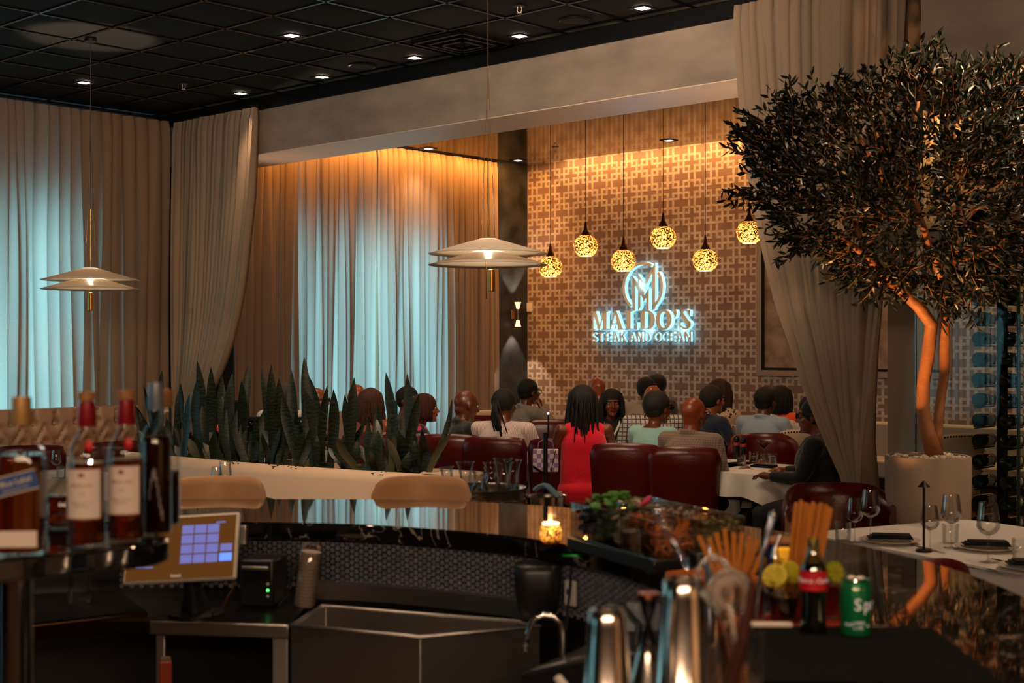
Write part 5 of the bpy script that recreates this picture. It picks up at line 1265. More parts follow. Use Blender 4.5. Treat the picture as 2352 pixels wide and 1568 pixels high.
# square-shouldered bottle with the slanted blue label
t = thing('whisky_bottle', 'square whisky bottle with a slanted dark blue label and gold cap at the left edge', 'bottle', xat(50, 2.57, 1.281), R(4), 'whisky bottles on the raised shelf')
def sq(prof, name, m, par, e=5, cl=True, M=None):
    mb = MB(); n = 32; vs = []
    for r, z in prof:
        for k in range(n):
            a_ = 2 * math.pi * k / n; cx, sy = math.cos(a_), math.sin(a_); ee = e if r > .02 else 2; q = (abs(cx) ** ee + abs(sy) ** ee) ** (-1 / ee); vs.append((cx * q * r, sy * q * r, z))
    L = len(prof); fs = [(j * n + k, j * n + (k + 1) % n, (j + 1) * n + (k + 1) % n, (j + 1) * n + k) for j in range(L - 1) for k in range(n)] + [tuple(range(n - 1, -1, -1)), tuple((L - 1) * n + k for k in range(n))]
    return mb.add(vs, fs).build(name, m, par, 50, M=M)
sq([(.041, 0), (.043, .006), (.043, .175), (.038, .20), (.018, .228), (.016, .262)], 'glass_body', m_bglass, t); sq([(.038, .006), (.039, .012), (.039, .17), (.035, .19)], 'whisky', m_whisky, t)
MB().lathe([(.0175, .245), (.0185, .248), (.0175, .298), (.0005, .299)], 24).build('cap', mat('gold_cap', lin('b08850'), .4, .5), t)
Ml = Matrix.Translation((0, -.0450, .138)) @ Matrix.Rotation(R(90), 4, 'X') @ Matrix.Rotation(R(14), 4, 'Z')
lbp = MB().box((0, 0, 0), (.084, .036, .001)).build('blue_label', m_blue, t, M=Ml, smooth=0); MB().box((0, .0175, .0006), (.084, .0016, .0006)).box((0, -.0175, .0006), (.084, .0016, .0006)).build('gold_border', m_gold, lbp)
text('Blue Label', 'print', m_gold, lbp, Matrix.Translation((.002, .003, .001)), .0145, .0002); text('BLENDED SCOTCH WHISKY', 'print', m_gold, lbp, Matrix.Translation((.0, -.010, .001)), .004, .0002)
MB().box((0, -.0440, .034), (.080, .0012, .030)).build('lower_label', m_label, t)

# ------------------------------------------------------------------ bar stools
m_stoolleg = mat('brass_leg', lin('6a4a2a'), .3, 1)
def stool():
    t = thing('bar_stool', 'x', 'bar stool')
    cushion(.46, .42, .70, .79, c=(0, 0)).build('seat', m_stool, t, 60)
    mb = MB(); n = 25; rows = 12; vs = []
    for j in range(rows):
        a_ = 2 * math.pi * j / rows; cy, cz = math.cos(a_), math.sin(a_); k = (abs(cy) ** 3.2 + abs(cz) ** 3.2) ** (-1 / 3.2)
        for i in range(n):
            x = -1 + 2 * i / (n - 1); e = (1 - min(1, abs(x)) ** 9) ** .5 if abs(x) < 1 else .02
            vs.append((x * (.200 - .010 * (cz < 0)), .13 * (1 - x * x) * -1 - .0 + cy * k * .022 * max(.15, e), 1.06 + (cz * k * (.085 if cz > 0 else .055)) * max(.25, e)))
    fs = [(j * n + i, j * n + i + 1, ((j + 1) % rows) * n + i + 1, ((j + 1) % rows) * n + i) for j in range(rows) for i in range(n - 1)]
    fs += [tuple(j * n for j in range(rows)), tuple(j * n + n - 1 for j in range(rows - 1, -1, -1))]
    mb.add(vs, fs).build('backrest', m_stool, t, 80, M=Matrix.Translation((0, -.10, 0)) @ Matrix.Rotation(0, 4, 'Z'))
    for s in (-1, 1): MB().tube([(s * .12, -.20, 1.03), (s * .13, -.19, .8), (s * .12, -.15, .72)], .010, 8).build('back_post', m_stoolleg, t)
    for sx in (-1, 1):
        for sy in (-1, 1): MB().tube([(sx * .16, sy * .14, .70), (sx * .22, sy * .20, 0)], [.014, .011], 8).build('leg', m_stoolleg, t)
    MB().tube([(-.2, -.18, .25), (.2, -.18, .25), (.2, .18, .25), (-.2, .18, .25)], .008, 8, closed=True).build('footrest', m_stoolleg, t)
    return t
st = stool(); ss = snap(st)
for i, (px, D, rz, lb) in enumerate(((512, 5.50, 180, 'tan leather bar stool back above the marble, left one, in front of the planter'), (973, 5.50, 180, 'tan leather bar stool back above the marble, beside the silver bucket'))):
    o = st if i == 0 else copy_tree(ss); v = xat(px, D, 0); o.location = (v.x, v.y - .20 + .0, 0); o.rotation_euler = (0, 0, R(rz)); o['label'] = lb; o['group'] = 'tan bar stools'
    o.location = (v.x, v.y - .33 + .10, 0)
t = None
# ------------------------------------------------------------------ planter with snake plants
m_planter = mat('cream_plaster', lin('c4ab92'), .55, bump=(30, .05))
m_leaf1 = mat('snake_leaf', lin('16241a'), .38, spec=.5)
nt = m_leaf1.node_tree; b_ = nt.nodes['Principled BSDF']; tc = nt.nodes.new('ShaderNodeTexCoord'); wv = nt.nodes.new('ShaderNodeTexWave'); wv.bands_direction = 'Z'; wv.inputs['Scale'].default_value = 14; wv.inputs['Distortion'].default_value = 14; wv.inputs['Detail'].default_value = 3
nt.links.new(tc.outputs['Object'], wv.inputs['Vector']); rp = nt.nodes.new('ShaderNodeValToRGB'); rp.color_ramp.elements[0].color = (*lin('0c1610'), 1); rp.color_ramp.elements[1].color = (*lin('202c1e'), 1); rp.color_ramp.elements[0].position = .45; rp.color_ramp.elements[1].position = .9
nt.links.new(wv.outputs['Fac'], rp.inputs[0]); nt.links.new(rp.outputs[0], b_.inputs['Base Color'])
m_leaf2 = mat('snake_leaf_olive', lin('3c3a22'), .45)
PA, PB = Vector((-2.62, 9.10, 0)), Vector((-.46, 7.50, 0)); pd = (PB - PA).normalized(); pn = Vector((-pd.y, pd.x, 0)); TH = .40; PZ = .95
t = thing('planter', 'low cream planter box with a rounded top edge, in front of the diners', 'planter')
mb = MB(); N = 40
prof = [(0, 0), (0, PZ - .06), (.012, PZ - .02), (.04, PZ), (.07, PZ), (.075, PZ - .05), (TH - .055, PZ - .05), (TH - .05, PZ), (TH - .02, PZ), (TH, PZ - .03), (TH, 0)]
vs = []
for i in range(N + 1):
    f = i / N; c = PA.lerp(PB, f) + pn * (-.10 * math.sin(math.pi * f))
    for o_, z in prof: vs.append(c + pn * o_ + Vector((0, 0, z)))
L = len(prof); fs = [(i * L + j, (i + 1) * L + j, (i + 1) * L + j + 1, i * L + j + 1) for i in range(N) for j in range(L - 1)] + [tuple(range(L - 1, -1, -1)), tuple(N * L + j for j in range(L))]
mb.add(vs, fs).build('box_body', m_planter, t, 50)
ce = PB + pn * TH / 2; MB().lathe([(TH / 2, 0), (TH / 2, PZ - .05), (TH / 2 - .02, PZ), (.0005, PZ)], 32, ce).build('rounded_end', m_planter, t, 50)
mb = MB(); mb.grid(lambda u_, v_: PA.lerp(PB, u_) + pn * (.075 + (TH - .13) * v_ - .10 * math.sin(math.pi * u_)) + Vector((0, 0, PZ - .03 + .01 * math.sin(u_ * 90) * math.cos(v_ * 9))), 80, 6); mb.build('soil', mat('soil', (.012, .009, .006), .95, bump=(60, 1)), t, 180)
def snake_leaf(base, tip, w_, parent, rd, m):
    b0 = Vector(base); t0 = Vector(tip); d = t0 - b0; Ln = d.length; nrm = Vector((rd.uniform(-.5, .5), -1, 0)).normalized(); side = d.cross(nrm).normalized(); side.rotate(Matrix.Rotation(rd.uniform(-.5, .5), 3, d.normalized())); nn = side.cross(d).normalized()
    bend = rd.uniform(-.06, .06) * Ln; n = 11; vs = []; ph = rd.uniform(0, 6)
    for i in range(n):
        f = i / (n - 1); wd = w_ * (.55 + .45 * math.sin(min(1, f * 1.5) * math.pi / 2)) * (1 - max(0, (f - .66) / .34) ** 1.9) * .5 + .0006
        c = b0 + d * f + side * bend * math.sin(math.pi * f) + side * .006 * math.sin(ph + 5 * f) + nn * .01 * math.sin(ph * 2 + 4 * f); th = .003 + .006 * (1 - f)
        vs += [c - side * wd + nn * wd * .35, c - nn * th, c + side * wd + nn * wd * .35, c + nn * th * .6]
    fs = [(i * 4 + k, i * 4 + (k + 1) % 4, i * 4 + 4 + (k + 1) % 4, i * 4 + 4 + k) for i in range(n - 1) for k in range(4)]
    MB().add(vs, fs).build('leaf', m, parent, 60)
def on_planter(px, f=.5):
    lo, hi = 0, 1
    for _ in range(30):
        m_ = (lo + hi) / 2; p = PA.lerp(PB, m_) + pn * (TH * f - .10 * math.sin(math.pi * m_))
        if 1176 + p.x / p.y * FPX < px: lo = m_
        else: hi = m_
    return Vector((p.x, p.y, PZ - .04))
PL = [(352, [(345, 888), (330, 885), (322, 945), (372, 850), (310, 930)], 'left-most snake plant, partly behind the bottles'), (405, [(418, 880), (439, 990), (380, 960), (395, 975)], 'low snake plant with thin leaves just right of the bottles'),
      (432, [(455, 975), (412, 880), (437, 905), (448, 1010)], 'snake plant with a thin curling leaf in front of the gathered drape'), (470, [(452, 827), (484, 842), (450, 868), (500, 955), (462, 930)], 'tall snake plant with two broad leaves before the gathered drape'),
      (520, [(505, 903), (536, 858), (512, 862), (560, 985), (490, 990)], 'snake plant at the dark gap beside the gathered drape'), (560, [(552, 873), (570, 832), (545, 940), (578, 990)], 'snake plant with a banded upright leaf left of the black partition'),
      (602, [(598, 848), (585, 960), (622, 985), (612, 930)], 'snake plant with one upright leaf before the black speckled partition'), (640, [(625, 836), (638, 866), (600, 985), (650, 960), (668, 1000)], 'snake plant with narrow upright leaves over the white shirt'),
      (688, [(668, 848), (700, 817), (650, 905), (716, 975), (680, 945)], 'tallest snake plant, leaf crossing the blue-lit curtain'), (742, [(708, 862), (700, 895), (752, 885), (765, 893), (730, 990)], 'snake plant with crossing leaves before the bald head with sunglasses'),
      (806, [(815, 866), (794, 905), (785, 1000), (835, 965), (822, 1010)], 'snake plant with a banded leaf left of the woman with wavy hair'), (852, [(843, 968), (865, 930), (872, 985), (826, 1020)], 'short snake plant in front of the bare back'),
      (896, [(886, 855), (862, 960), (912, 915), (908, 1000)], 'snake plant with one tall leaning leaf before the blue-lit curtain'), (940, [(935, 857), (962, 905), (905, 985), (925, 960), (955, 1000)], 'broad banded snake plant near the right end of the planter'),
      (972, [(1038, 915), (968, 985), (990, 1030), (950, 1010)], 'right-most snake plant with a long thin leaf leaning right')]
for i, (bp, tips, lb) in enumerate(PL):
    rd = random.Random(50 + i); base = on_planter(bp, .45); t = thing('snake_plant', lb, 'plant', base, 0, 'snake plants in the planter')
    for k, (tx, ty) in enumerate(tips):
        bb = Vector((rd.uniform(-.035, .035), rd.uniform(-.05, .05), 0)); tp = at(tx, ty, base.y + rd.uniform(-.04, .08)) - base
        snake_leaf(bb, tp, (.064 if tp.length > .33 else .05) * (.5 if (bp, k) in ((972, 0), (432, 1), (352, 1)) else 1), t, rd, m_leaf1)
    for k in range(3):
        bb = Vector((rd.uniform(-.07, .07), rd.uniform(-.09, .09), 0)); tp = bb + Vector((rd.uniform(-.16, .16), rd.uniform(-.08, .08), rd.uniform(.14, .27)))
        snake_leaf(bb, tp, rd.uniform(.04, .055), t, rd, m_leaf2 if rd.random() < .3 else m_leaf1)
gc = MB(); rd = random.Random(3)
for cx in (560, 655, 700, 900):
    c = on_planter(cx, .2)
    for k in range(60):
        p = c + Vector((rd.gauss(0, .05), rd.gauss(0, .02), rd.uniform(.02, .055))); gc.ell(p, (.007, .007, .003), 5, 3)
tag(gc.build('moss', mat('moss_green', lin('2c3a12'), .7), smooth=0), 'low green clumps growing at the foot of the snake plants', 'plant', kind='stuff')

# speckled partition, box lamp, flower behind the leaves
t = thing('speckled_partition', 'black speckled stone partition behind the snake plants', 'partition', xat(612, 9.85, 0), R(-4))
m_speck = mat('speckled_granite', (.005, .005, .005), .12, coat=.5); nt = m_speck.node_tree; vo = nt.nodes.new('ShaderNodeTexVoronoi'); vo.inputs['Scale'].default_value = 60; tc = nt.nodes.new('ShaderNodeTexCoord'); nt.links.new(tc.outputs['Object'], vo.inputs['Vector'])
lt = nt.nodes.new('ShaderNodeMath'); lt.operation = 'LESS_THAN'; lt.inputs[1].default_value = .13; nt.links.new(vo.outputs['Distance'], lt.inputs[0]); mc = nt.nodes.new('ShaderNodeMix'); mc.data_type = 'RGBA'; mc.inputs[6].default_value = (.005, .005, .005, 1); mc.inputs[7].default_value = (.7, .55, .4, 1); nt.links.new(lt.outputs[0], mc.inputs[0]); nt.links.new(mc.outputs[2], nt.nodes['Principled BSDF'].inputs['Base Color'])
MB().box((0, 0, .57), (.50, .14, 1.10)).build('stone_slab', m_speck, t, bev=.01); MB().box((0, 0, 1.135), (.52, .16, .025)).build('cap_stone', m_black, t, bev=.004)
t = thing('box_lamp', 'small black box lamp with a gold top on the partition', 'lamp', xat(556, 9.85, 1.148))
MB().box((0, 0, .055), (.09, .09, .11)).build('shade', m_black, t, bev=.003); MB().box((0, 0, .118), (.10, .10, .014)).build('lid', m_brass, t, bev=.003)
t = thing('pink_flower', 'small pink orchid spray left of the black partition', 'flower', xat(503, 9.3, .91))
MB().tube([(0, .0, -.1), (.0, 0, .1), (.01, 0, .22)], .003, 6).build('stem', m_leaf2, t); mb = MB()
for k in range(7): mb.ell((.012 * math.cos(k * 2.4), -.01, .17 + .02 * math.sin(k * 1.7) + .006 * k), (.016, .008, .012), 8, 6)
mb.build('petals', mat('pink_petal', lin('c8385a'), .5), t); MB().lathe([(.03, -.91), (.03, -.905), (.008, -.9), (.008, -.1)], 12).build('stand', m_black, t)

# ------------------------------------------------------------------ service stand behind the bar edge: buckets, carafes, post
sv = xat(1165, 5.95, 0)
t = thing('service_stand', 'black service stand hidden behind the bar edge under the silver buckets', 'side table', (sv.x, sv.y, 0))
MB().box((0, 0, .905), (.86, .50, .03)).build('top', m_blackmatte, t, bev=.005)
for sx in (-1, 1):
    for sy in (-1, 1): MB().box((sx * .38, sy * .20, .445), (.04, .04, .89)).build('leg', m_blackmatte, t)
c = xat(1110, 5.95, .921)
m_ham = mat('polished_silver', lin('d8d0c6'), .22, 1, bump=(90, .25)); m_silver = mat('polished_steel', lin('dcd4ca'), .16, 1)
t = thing('silver_bucket', 'wide polished silver bucket holding glass carafes', 'bucket', c, 0)
MB().shell([(.165, 0), (.176, .02), (.180, .07), (.184, .125), (.190, .130)], .003, 48).build('bowl', m_ham, t, 50)
MB().tube([(.183 * math.cos(x_), .183 * math.sin(x_), .078) for x_ in [2 * math.pi * k / 48 for k in range(48)]], .003, 6, closed=True).build('band', m_silver, t)
for a_ in (-100, 0): 
    ca, sa = math.cos(R(a_)), math.sin(R(a_)); q = Vector((ca * .19, sa * .19, .06)); tg_ = Vector((-sa, ca, 0))
    MB().tube([q + tg_ * .035 * math.cos(x_) + Vector((0, 0, .035 * math.sin(x_))) for x_ in [2 * math.pi * k / 18 for k in range(18)]], .0035, 6, closed=True).build('ring_handle', m_silver, t)
m_water = mat('clear_liquid', (.9, .9, .88), .02, trans=1, ior=1.33); m_salt = mat('pink_salt', lin('c07040'), .8)
VASE = [(.028, 0), (.034, .015), (.026, .07), (.022, .12), (.030, .165), (.036, .178)]; JUG = [(.036, 0), (.047, .02), (.048, .06), (.030, .10), (.021, .115), (.022, .14), (.028, .15)]
def carafe(px, ptop, D, prof, label, fill=0, lm=None, tilt=0):
    z0 = .93; H = EYE - (ptop - HOR) * D / FPX - z0; hp = prof[-1][1]; s = H / hp
    t = thing('glass_carafe', label, 'carafe', xat(px, D, z0), 0, 'glass carafes in the silver bucket'); Mx = Matrix.Rotation(tilt, 4, 'Y') @ Matrix.Diagonal((s ** .5, s ** .5, s, 1))
    MB().shell(prof, .003, 24).build('vessel', m_glass, t, 50, M=Mx); MB().tube([(prof[-1][0] * math.cos(x_), prof[-1][0] * math.sin(x_), hp) for x_ in [2 * math.pi * k / 24 for k in range(24)]], .0022, 6, closed=True).build('lip', m_glass, t, 180, M=Mx)
    if fill:
        inn = [(r - .005, z) for r, z in prof if z < fill * hp] + [(interp([(z, r) for r, z in prof], fill * hp) - .005, fill * hp)]
        MB().lathe([(.0005, .004)] + [(r, max(z, .005)) for r, z in inn] + [(.0005, fill * hp)], 24).build('contents', lm or m_water, t, 50, M=Mx)
for a in ((1038, 1072, 5.90, JUG, 'round-shouldered carafe leaning at the left of the bucket', 0, None, -.12), (1069, 1061, 6.0, VASE, 'flared carafe second from the left in the bucket', .45), (1101, 1082, 5.84, JUG, 'low round carafe with clear drink at the front of the bucket', .55),
          (1127, 1062, 6.03, JUG, 'round-shouldered carafe at the back of the bucket', 0), (1129, 1074, 5.90, JUG, 'round carafe with pink salt in it', .45, m_salt), (1155, 1053, 6.02, VASE, 'tallest flared carafe at the back of the bucket', .3),
          (1157, 1062, 5.87, VASE, 'empty flared carafe in front of the tallest one', 0), (1178, 1056, 5.98, VASE, 'right-most flared carafe, half full', .55)): carafe(*a)
c = xat(1258, 5.90, .921); t = thing('small_silver_bucket', 'small silver bucket with a blue cloth in it, right of the carafes', 'bucket', c)
MB().shell([(.066, 0), (.072, .03), (.077, .095), (.084, .099)], .002, 40).build('bowl', m_silver, t, 50)
t = thing('blue_cloth', 'folded light blue cloth tucked in the small silver bucket', 'cloth', c + Vector((-.01, 0, .085)))
MB().grid(lambda u_, v_: ((u_ - .5) * .11 + .02 * v_, (v_ - .5) * .06, .02 + .035 * math.cos((u_ - .35) * 3.2) + .008 * math.sin(v_ * 9 + u_ * 4)), 18, 10).build('fold', mat('blue_napkin', lin('7ba3bd'), .8), t, 180, solid=.008)
t = thing('paper_tag', 'small white paper corner sticking out of the small silver bucket', 'paper', c + Vector((.052, 0, .088))); MB().box((0, 0, .012), (.022, .004, .03), rz=.2).build('sheet', m_white, t, bev=.001)
t = thing('metal_post', 'upright black metal post with a short side arm beside the small bucket', 'post', xat(1253, 6.12, .921))
MB().cyl((0, 0, 0), (0, 0, .358), .0105, n=16).build('pole', m_darkmetal, t); MB().tube([(-.004, 0, .17), (-.058, 0, .205)], .006, 8).build('side_arm', m_darkmetal, t); MB().lathe([(.04, 0), (.04, .006), (.012, .012)], 20).build('foot', m_darkmetal, t)
t = thing('table_lamp', 'slim black cordless table lamp with a bright tip behind the post', 'table lamp', xat(1259, 10.6, .767), 0, 'slim black table lamps')
MB().cyl((0, 0, 0), (0, 0, .36), .006, n=10).build('pole', m_darkmetal, t); MB().ell((0, 0, .368), .009, 8, 6).build('tip_light', m_lamp, t); MB().lathe([(.04, 0), (.04, .01), (.008, .014)], 20).build('base', m_darkmetal, t)
# checked bag on the chair back
t = thing('checked_handbag', 'small white and lilac checked box bag hanging on the third red chair', 'handbag', xat(1253, 10.02, .73), R(-4))
mw_, ml_ = mat('bag_white', lin('cdbcc4'), .5), mat('bag_lilac', lin('8a6c9a'), .5)
MB().box((0, .022, .085), (.19, .05, .168)).build('case', mw_, t, bev=.006); mb = MB()
for i in range(6):
    for j in range(5):
        if (i + j) % 2 == 0: mb.box((-.079 + i * .0316, -.0045, .018 + j * .0335), (.0312, .002, .0332))
mb.build('checks', ml_, t, smooth=0); MB().tube([(-.06, .02, .172), (-.05, .02, .22), (0, .02, .248), (.05, .02, .22), (.06, .02, .172)], .005, 8).build('handle', ml_, t, 180)
for s in (-1, 1): MB().box((s * .06, .02, .172), (.02, .02, .008)).build('clasp', MATS.get('gold') or m_brass, t)
MB().tube([(.075, -.002, .16), (.05, -.01, .05), (.03, -.005, -.12), (.045, 0, -.16)], .004, 6).build('strap', mat('brown_strap', lin('3c2418'), .6), t)

# high table with stemware behind the left stool
v = xat(515, 6.45, 0); t = thing('high_table', 'small dark high table hidden behind the left bar stool', 'table', (v.x, v.y, 0)); MB().lathe([(.24, .90), (.25, .905), (.25, .925), (.24, .93)], 32).build('tabletop', m_legw, t); MB().lathe([(.2, 0), (.2, .02), (.03, .04), (.03, .9)], 20).build('pedestal', m_legw, t)
GL = {}
def wine_glass(v, h, label, group, r=.042):
    if 'w' not in GL:
        t = thing('wine_glass', 'x', 'wine glass')
        MB().shell([(.012, .108), (.030, .118), (.044, .140), (.0415, .175), (.033, .236)], .0012, 32).build('bowl', m_glass, t, 50)
        MB().lathe([(.034, 0), (.034, .0015), (.010, .004), (.0035, .012), (.003, .09), (.006, .104), (.012, .109)], 24).build('stem', m_glass, t, 50)
        GL['w'] = snap(t); o = t; o.location = v
    else: o = copy_tree(GL['w'], v)
    o.scale = (h / .236 * r / .042 * .97, h / .236 * r / .042 * .97, h / .236); o['label'] = label; o['group'] = group; return o
def tumbler(v, h, label, group, r=.037, fill=0, lm=None):
    t = thing('tumbler', label, 'glass', v, 0, group); MB().shell([(r * .9, 0), (r * .93, .004), (r, h)], .0025, 28).build('vessel', m_glass, t, 50)
    if fill: MB().lathe([(.0005, .006), (r * .9 - .0035, .007), (r * (.92 + .08 * fill) - .0035, h * fill), (.0005, h * fill)], 28).build('drink', lm or m_water, t, 50)
    return t
wine_glass(xat(497, 6.42, .931), .165, 'left wine glass rim behind the left bar stool', 'stemware on the high table'); wine_glass(xat(517, 6.48, .931), .185, 'right wine glass rim behind the left bar stool', 'stemware on the high table')
wine_glass(onz(129, 1097, .767), .19, 'single wine glass on the white cloth between the first two whisky bottles', 'glasses by the banquette'); tumbler(onz(141, 1098, .767), .075, 'tumbler beside the wine glass on the left white cloth', 'glasses by the banquette', .032)

# ------------------------------------------------------------------ small table in the middle: drinks and mills
GM = 'drinks on the small white table'
tumbler(onz(1703, 1069, .767), .085, 'tumbler of water nearest the plaid sleeve', GM, .037, .7); tumbler(onz(1731, 1061, .767), .085, 'tumbler of water behind the orange cocktail', GM, .037, .5); tumbler(onz(1774, 1066, .767), .085, 'tumbler of water nearest the black suit', GM, .037, .75)
tumbler(onz(1749, 1065, .767), .085, 'short glass with an amber drink and orange peel', GM, .037, .35, mat('amber_drink', lin('a8440c'), .1, trans=.4))
t = thing('martini_glass', 'martini glass with a brown cocktail at the back of the small table', 'glass', onz(1755, 1058, .767), 0, GM)
MB().shell([(.004, .095), (.058, .155)], .0012, 28).build('bowl', m_glass, t, 50); MB().lathe([(.035, 0), (.035, .002), (.004, .006), (.003, .095)], 20).build('stem', m_glass, t, 50); MB().lathe([(.0005, .098), (.006, .099), (.043, .139), (.0005, .141)], 24).build('cocktail', mat('coffee_cocktail', lin('5a3018'), .2), t, 50)
for px, py, lb in ((1696, 1053, 'taller black pepper mill with a pink band, left'), (1704, 1056, 'black pepper mill with a red band, right')):
    t = thing('pepper_mill', lb, 'pepper mill', onz(px - (4 if px < 1700 else -3), py, .767), 0, 'pepper mills'); MB().lathe([(.028, 0), (.026, .04), (.022, .08), (.025, .105)], 20).build('body', m_gl, t, 60); MB().lathe([(.0255, .105), (.0255, .128)], 20).build('band', mat('mill_band', lin('9a2a20'), .5), t); MB().lathe([(.024, .128), (.012, .135), (.027, .152), (.025, .17), (.008, .182), (.0005, .185)], 20).build('knob', m_gl, t, 60)
t = thing('black_napkin', 'folded black napkin at the front of the small white table', 'napkin', onz(1755, 1073, .767), ROOMZ, 'black napkins'); MB().box((0, 0, .007), (.20, .07, .014)).box((.01, 0, .019), (.18, .06, .01)).build('fold', m_black, t, bev=.004)
def fork(v, rz, label, group):
    t = thing('fork', label, 'fork', v, rz, group); mb = MB(); mb.box((0, -.06, .003), (.008, .12, .0025)); mb.box((0, .015, .003), (.022, .03, .002))
    for k in range(4): mb.box((-.009 + k * .006, .05, .004), (.003, .045, .002))
    mb.build('tines_and_handle', m_silver, t, bev=.0008); return t
fork(onz(1712, 1075, .767), R(20), 'fork beside the water tumbler on the small table', 'forks')

# ------------------------------------------------------------------ right-hand table setting
ZT = .767; GW = 'wine glasses on the right-hand table'
for px, py, h, lb, r in ((1963, 1245, .205, 'left-most wine glass on the right-hand table', .044), (1999, 1240, .235, 'tall wine glass directly behind the left-most one', .044), (2136, 1264, .200, 'rounder wine glass behind the thin black lamp pole', .047), (2185, 1258, .240, 'tall wine glass in front of the stone tree pot', .044), (2270, 1291, .250, 'large wine glass nearest the right edge', .045)):
    wine_glass(onz(px, py, ZT), h, lb, GW, r)
for px, py, lb in ((1936, 1241, 'tumbler left of the wine glasses'), (2183, 1247, 'tumbler behind the tall wine glass by the pot'), (2345, 1284, 'tumbler cut by the right edge of the picture')): tumbler(onz(px, py, ZT), .088, lb, 'tumblers on the right-hand table', .038)
def plate(px, py, lb):
    v = onz(px, py, ZT); t = thing('plate', 'white plate under the ' + lb, 'plate', v, 0, 'plates on the right-hand table'); MB().lathe([(.0005, 0), (.08, 0), (.09, .003), (.135, .016), (.137, .018), (.133, .018), (.09, .007), (.0005, .006)], 48).build('dish', mat('porcelain', lin('c9beb2'), .25), t, 60)
    n = thing('black_napkin', lb, 'napkin', v + Vector((0, 0, .019)), R(-10), 'black napkins'); mb = MB()
    for k in range(3): mb.box((.004 * k, 0, .005 + k * .007), (.20 - .016 * k, .10 - .008 * k, .006))
    mb.build('fold', m_black, n, bev=.004)
plate(2044, 1246, 'folded black napkin between the left wine glasses and the lamp'); plate(2265, 1262, 'folded black napkin behind the large wine glass'); plate(2372, 1308, 'black napkin at the right edge of the picture')
for px, py, lb in ((2104, 1254, 'left fork beside the lamp foot'), (2130, 1262, 'fork right of the lamp foot'), (2250, 1309, 'left of two forks at the front of the white cloth'), (2296, 1314, 'right of two forks at the front of the white cloth'), (2306, 1290, 'fork behind the pair near the right edge')): fork(onz(px, py, ZT), R(28 if py > 1280 else 20), lb, 'forks')
t = thing('table_lamp', 'slim black table lamp with a small cone cap before the stone tree pot', 'table lamp', onz(2122, 1266, ZT), 0, 'slim black table lamps')
MB().cyl((0, 0, 0), (0, 0, .285), .0055, n=12).build('pole', m_darkmetal, t); MB().lathe([(.028, .284), (.026, .286), (.003, .312), (.0005, .313)], 24).build('cone_cap', m_darkmetal, t); MB().lathe([(.035, 0), (.035, .008), (.006, .011)], 20).build('base', m_darkmetal, t)

# ------------------------------------------------------------------ things on the marble
ZB = 1.081
m_gold_mos = m_mosaic
t = thing('votive_candle', 'glowing gold mosaic votive candle on the marble', 'candle', onz(1265, 1248, ZB))
pr = [(.024, 0), (.034, .012), (.036, .028), (.031, .048), (.0255, .056)]; m_mos2 = m_mosaic.copy(); m_mos2.node_tree.nodes['Voronoi Texture'].inputs['Scale'].default_value = 420; MB().lathe(pr + [(r - .002, z) for r, z in pr[::-1]], 28, closed=True).build('holder', m_mos2, t, 60); MB().lathe([(.0245, .057), (.026, .057), (.026, .063), (.0245, .063)], 24, closed=True).build('rim', MATS['rim_glow'], t)
MB().ell((0, 0, .032), (.004, .004, .009), 8, 6).build('flame', m_bulb, t); MB().lathe([(.022, .004), (.022, .02), (.0005, .02)], 16).build('wax', m_white, t); light('candle_light', 'POINT', onz(1265, 1248, ZB) + Vector((0, 0, .05)), .35, (1, .6, .25), shadow_soft_size=.008)
# garnish trays
TO = Vector((.16, 3.96, ZB)); e1 = Vector((.21, -.46, 0)).normalized(); e2 = Vector((-e1.y, e1.x, 0)); LX, LY = .50, .30
TM = Matrix.Translation(TO) @ Matrix((e1, e2, Vector((0, 0, 1)))).transposed().to_4x4()
t = thing('garnish_tray', 'black rectangular garnish caddy base holding clear tubs', 'tray'); t.matrix_world = TM
MB().box((LX / 2, LY / 2, .018), (LX, LY, .036)).build('base', m_blackmatte, t, bev=.004)
m_tub = thin_glass('acrylic', (.95, .95, .95), 1.1)
KINDS = [('blueberries', 'blueberries'), ('mint', 'mint leaves'), ('garlic', 'cucumber slices and pearl onions'), ('pretzel', 'dried orange wheels'), ('orange', 'orange peels'), ('lime', 'lime wedges'), ('orchid', 'edible flowers'), ('onion', 'sliced pale fruit'), ('nuts', 'candied ginger'), ('olives', 'green olives')]
rd = random.Random(9)
gm = {'blueberries': mat('blueberry', lin('1c2040'), .35), 'mint': mat('mint_green', lin('3c6e1e'), .5), 'garlic': mat('pale_rind', lin('b4a288'), .4), 'pretzel': mat('dried_orange', lin('9a4a12'), .5), 'orange': mat('orange_peel', lin('c2620e'), .45), 'lime': mat('lime_green', lin('6a7a1c'), .4), 'orchid': mat('orchid_pale', lin('c8a8a0'), .5), 'onion': mat('onion_white', lin('bfb4a4'), .35), 'nuts': mat('ginger_tan', lin('a8763c'), .5), 'olives': mat('olive_green', lin('4c4c14'), .3)}
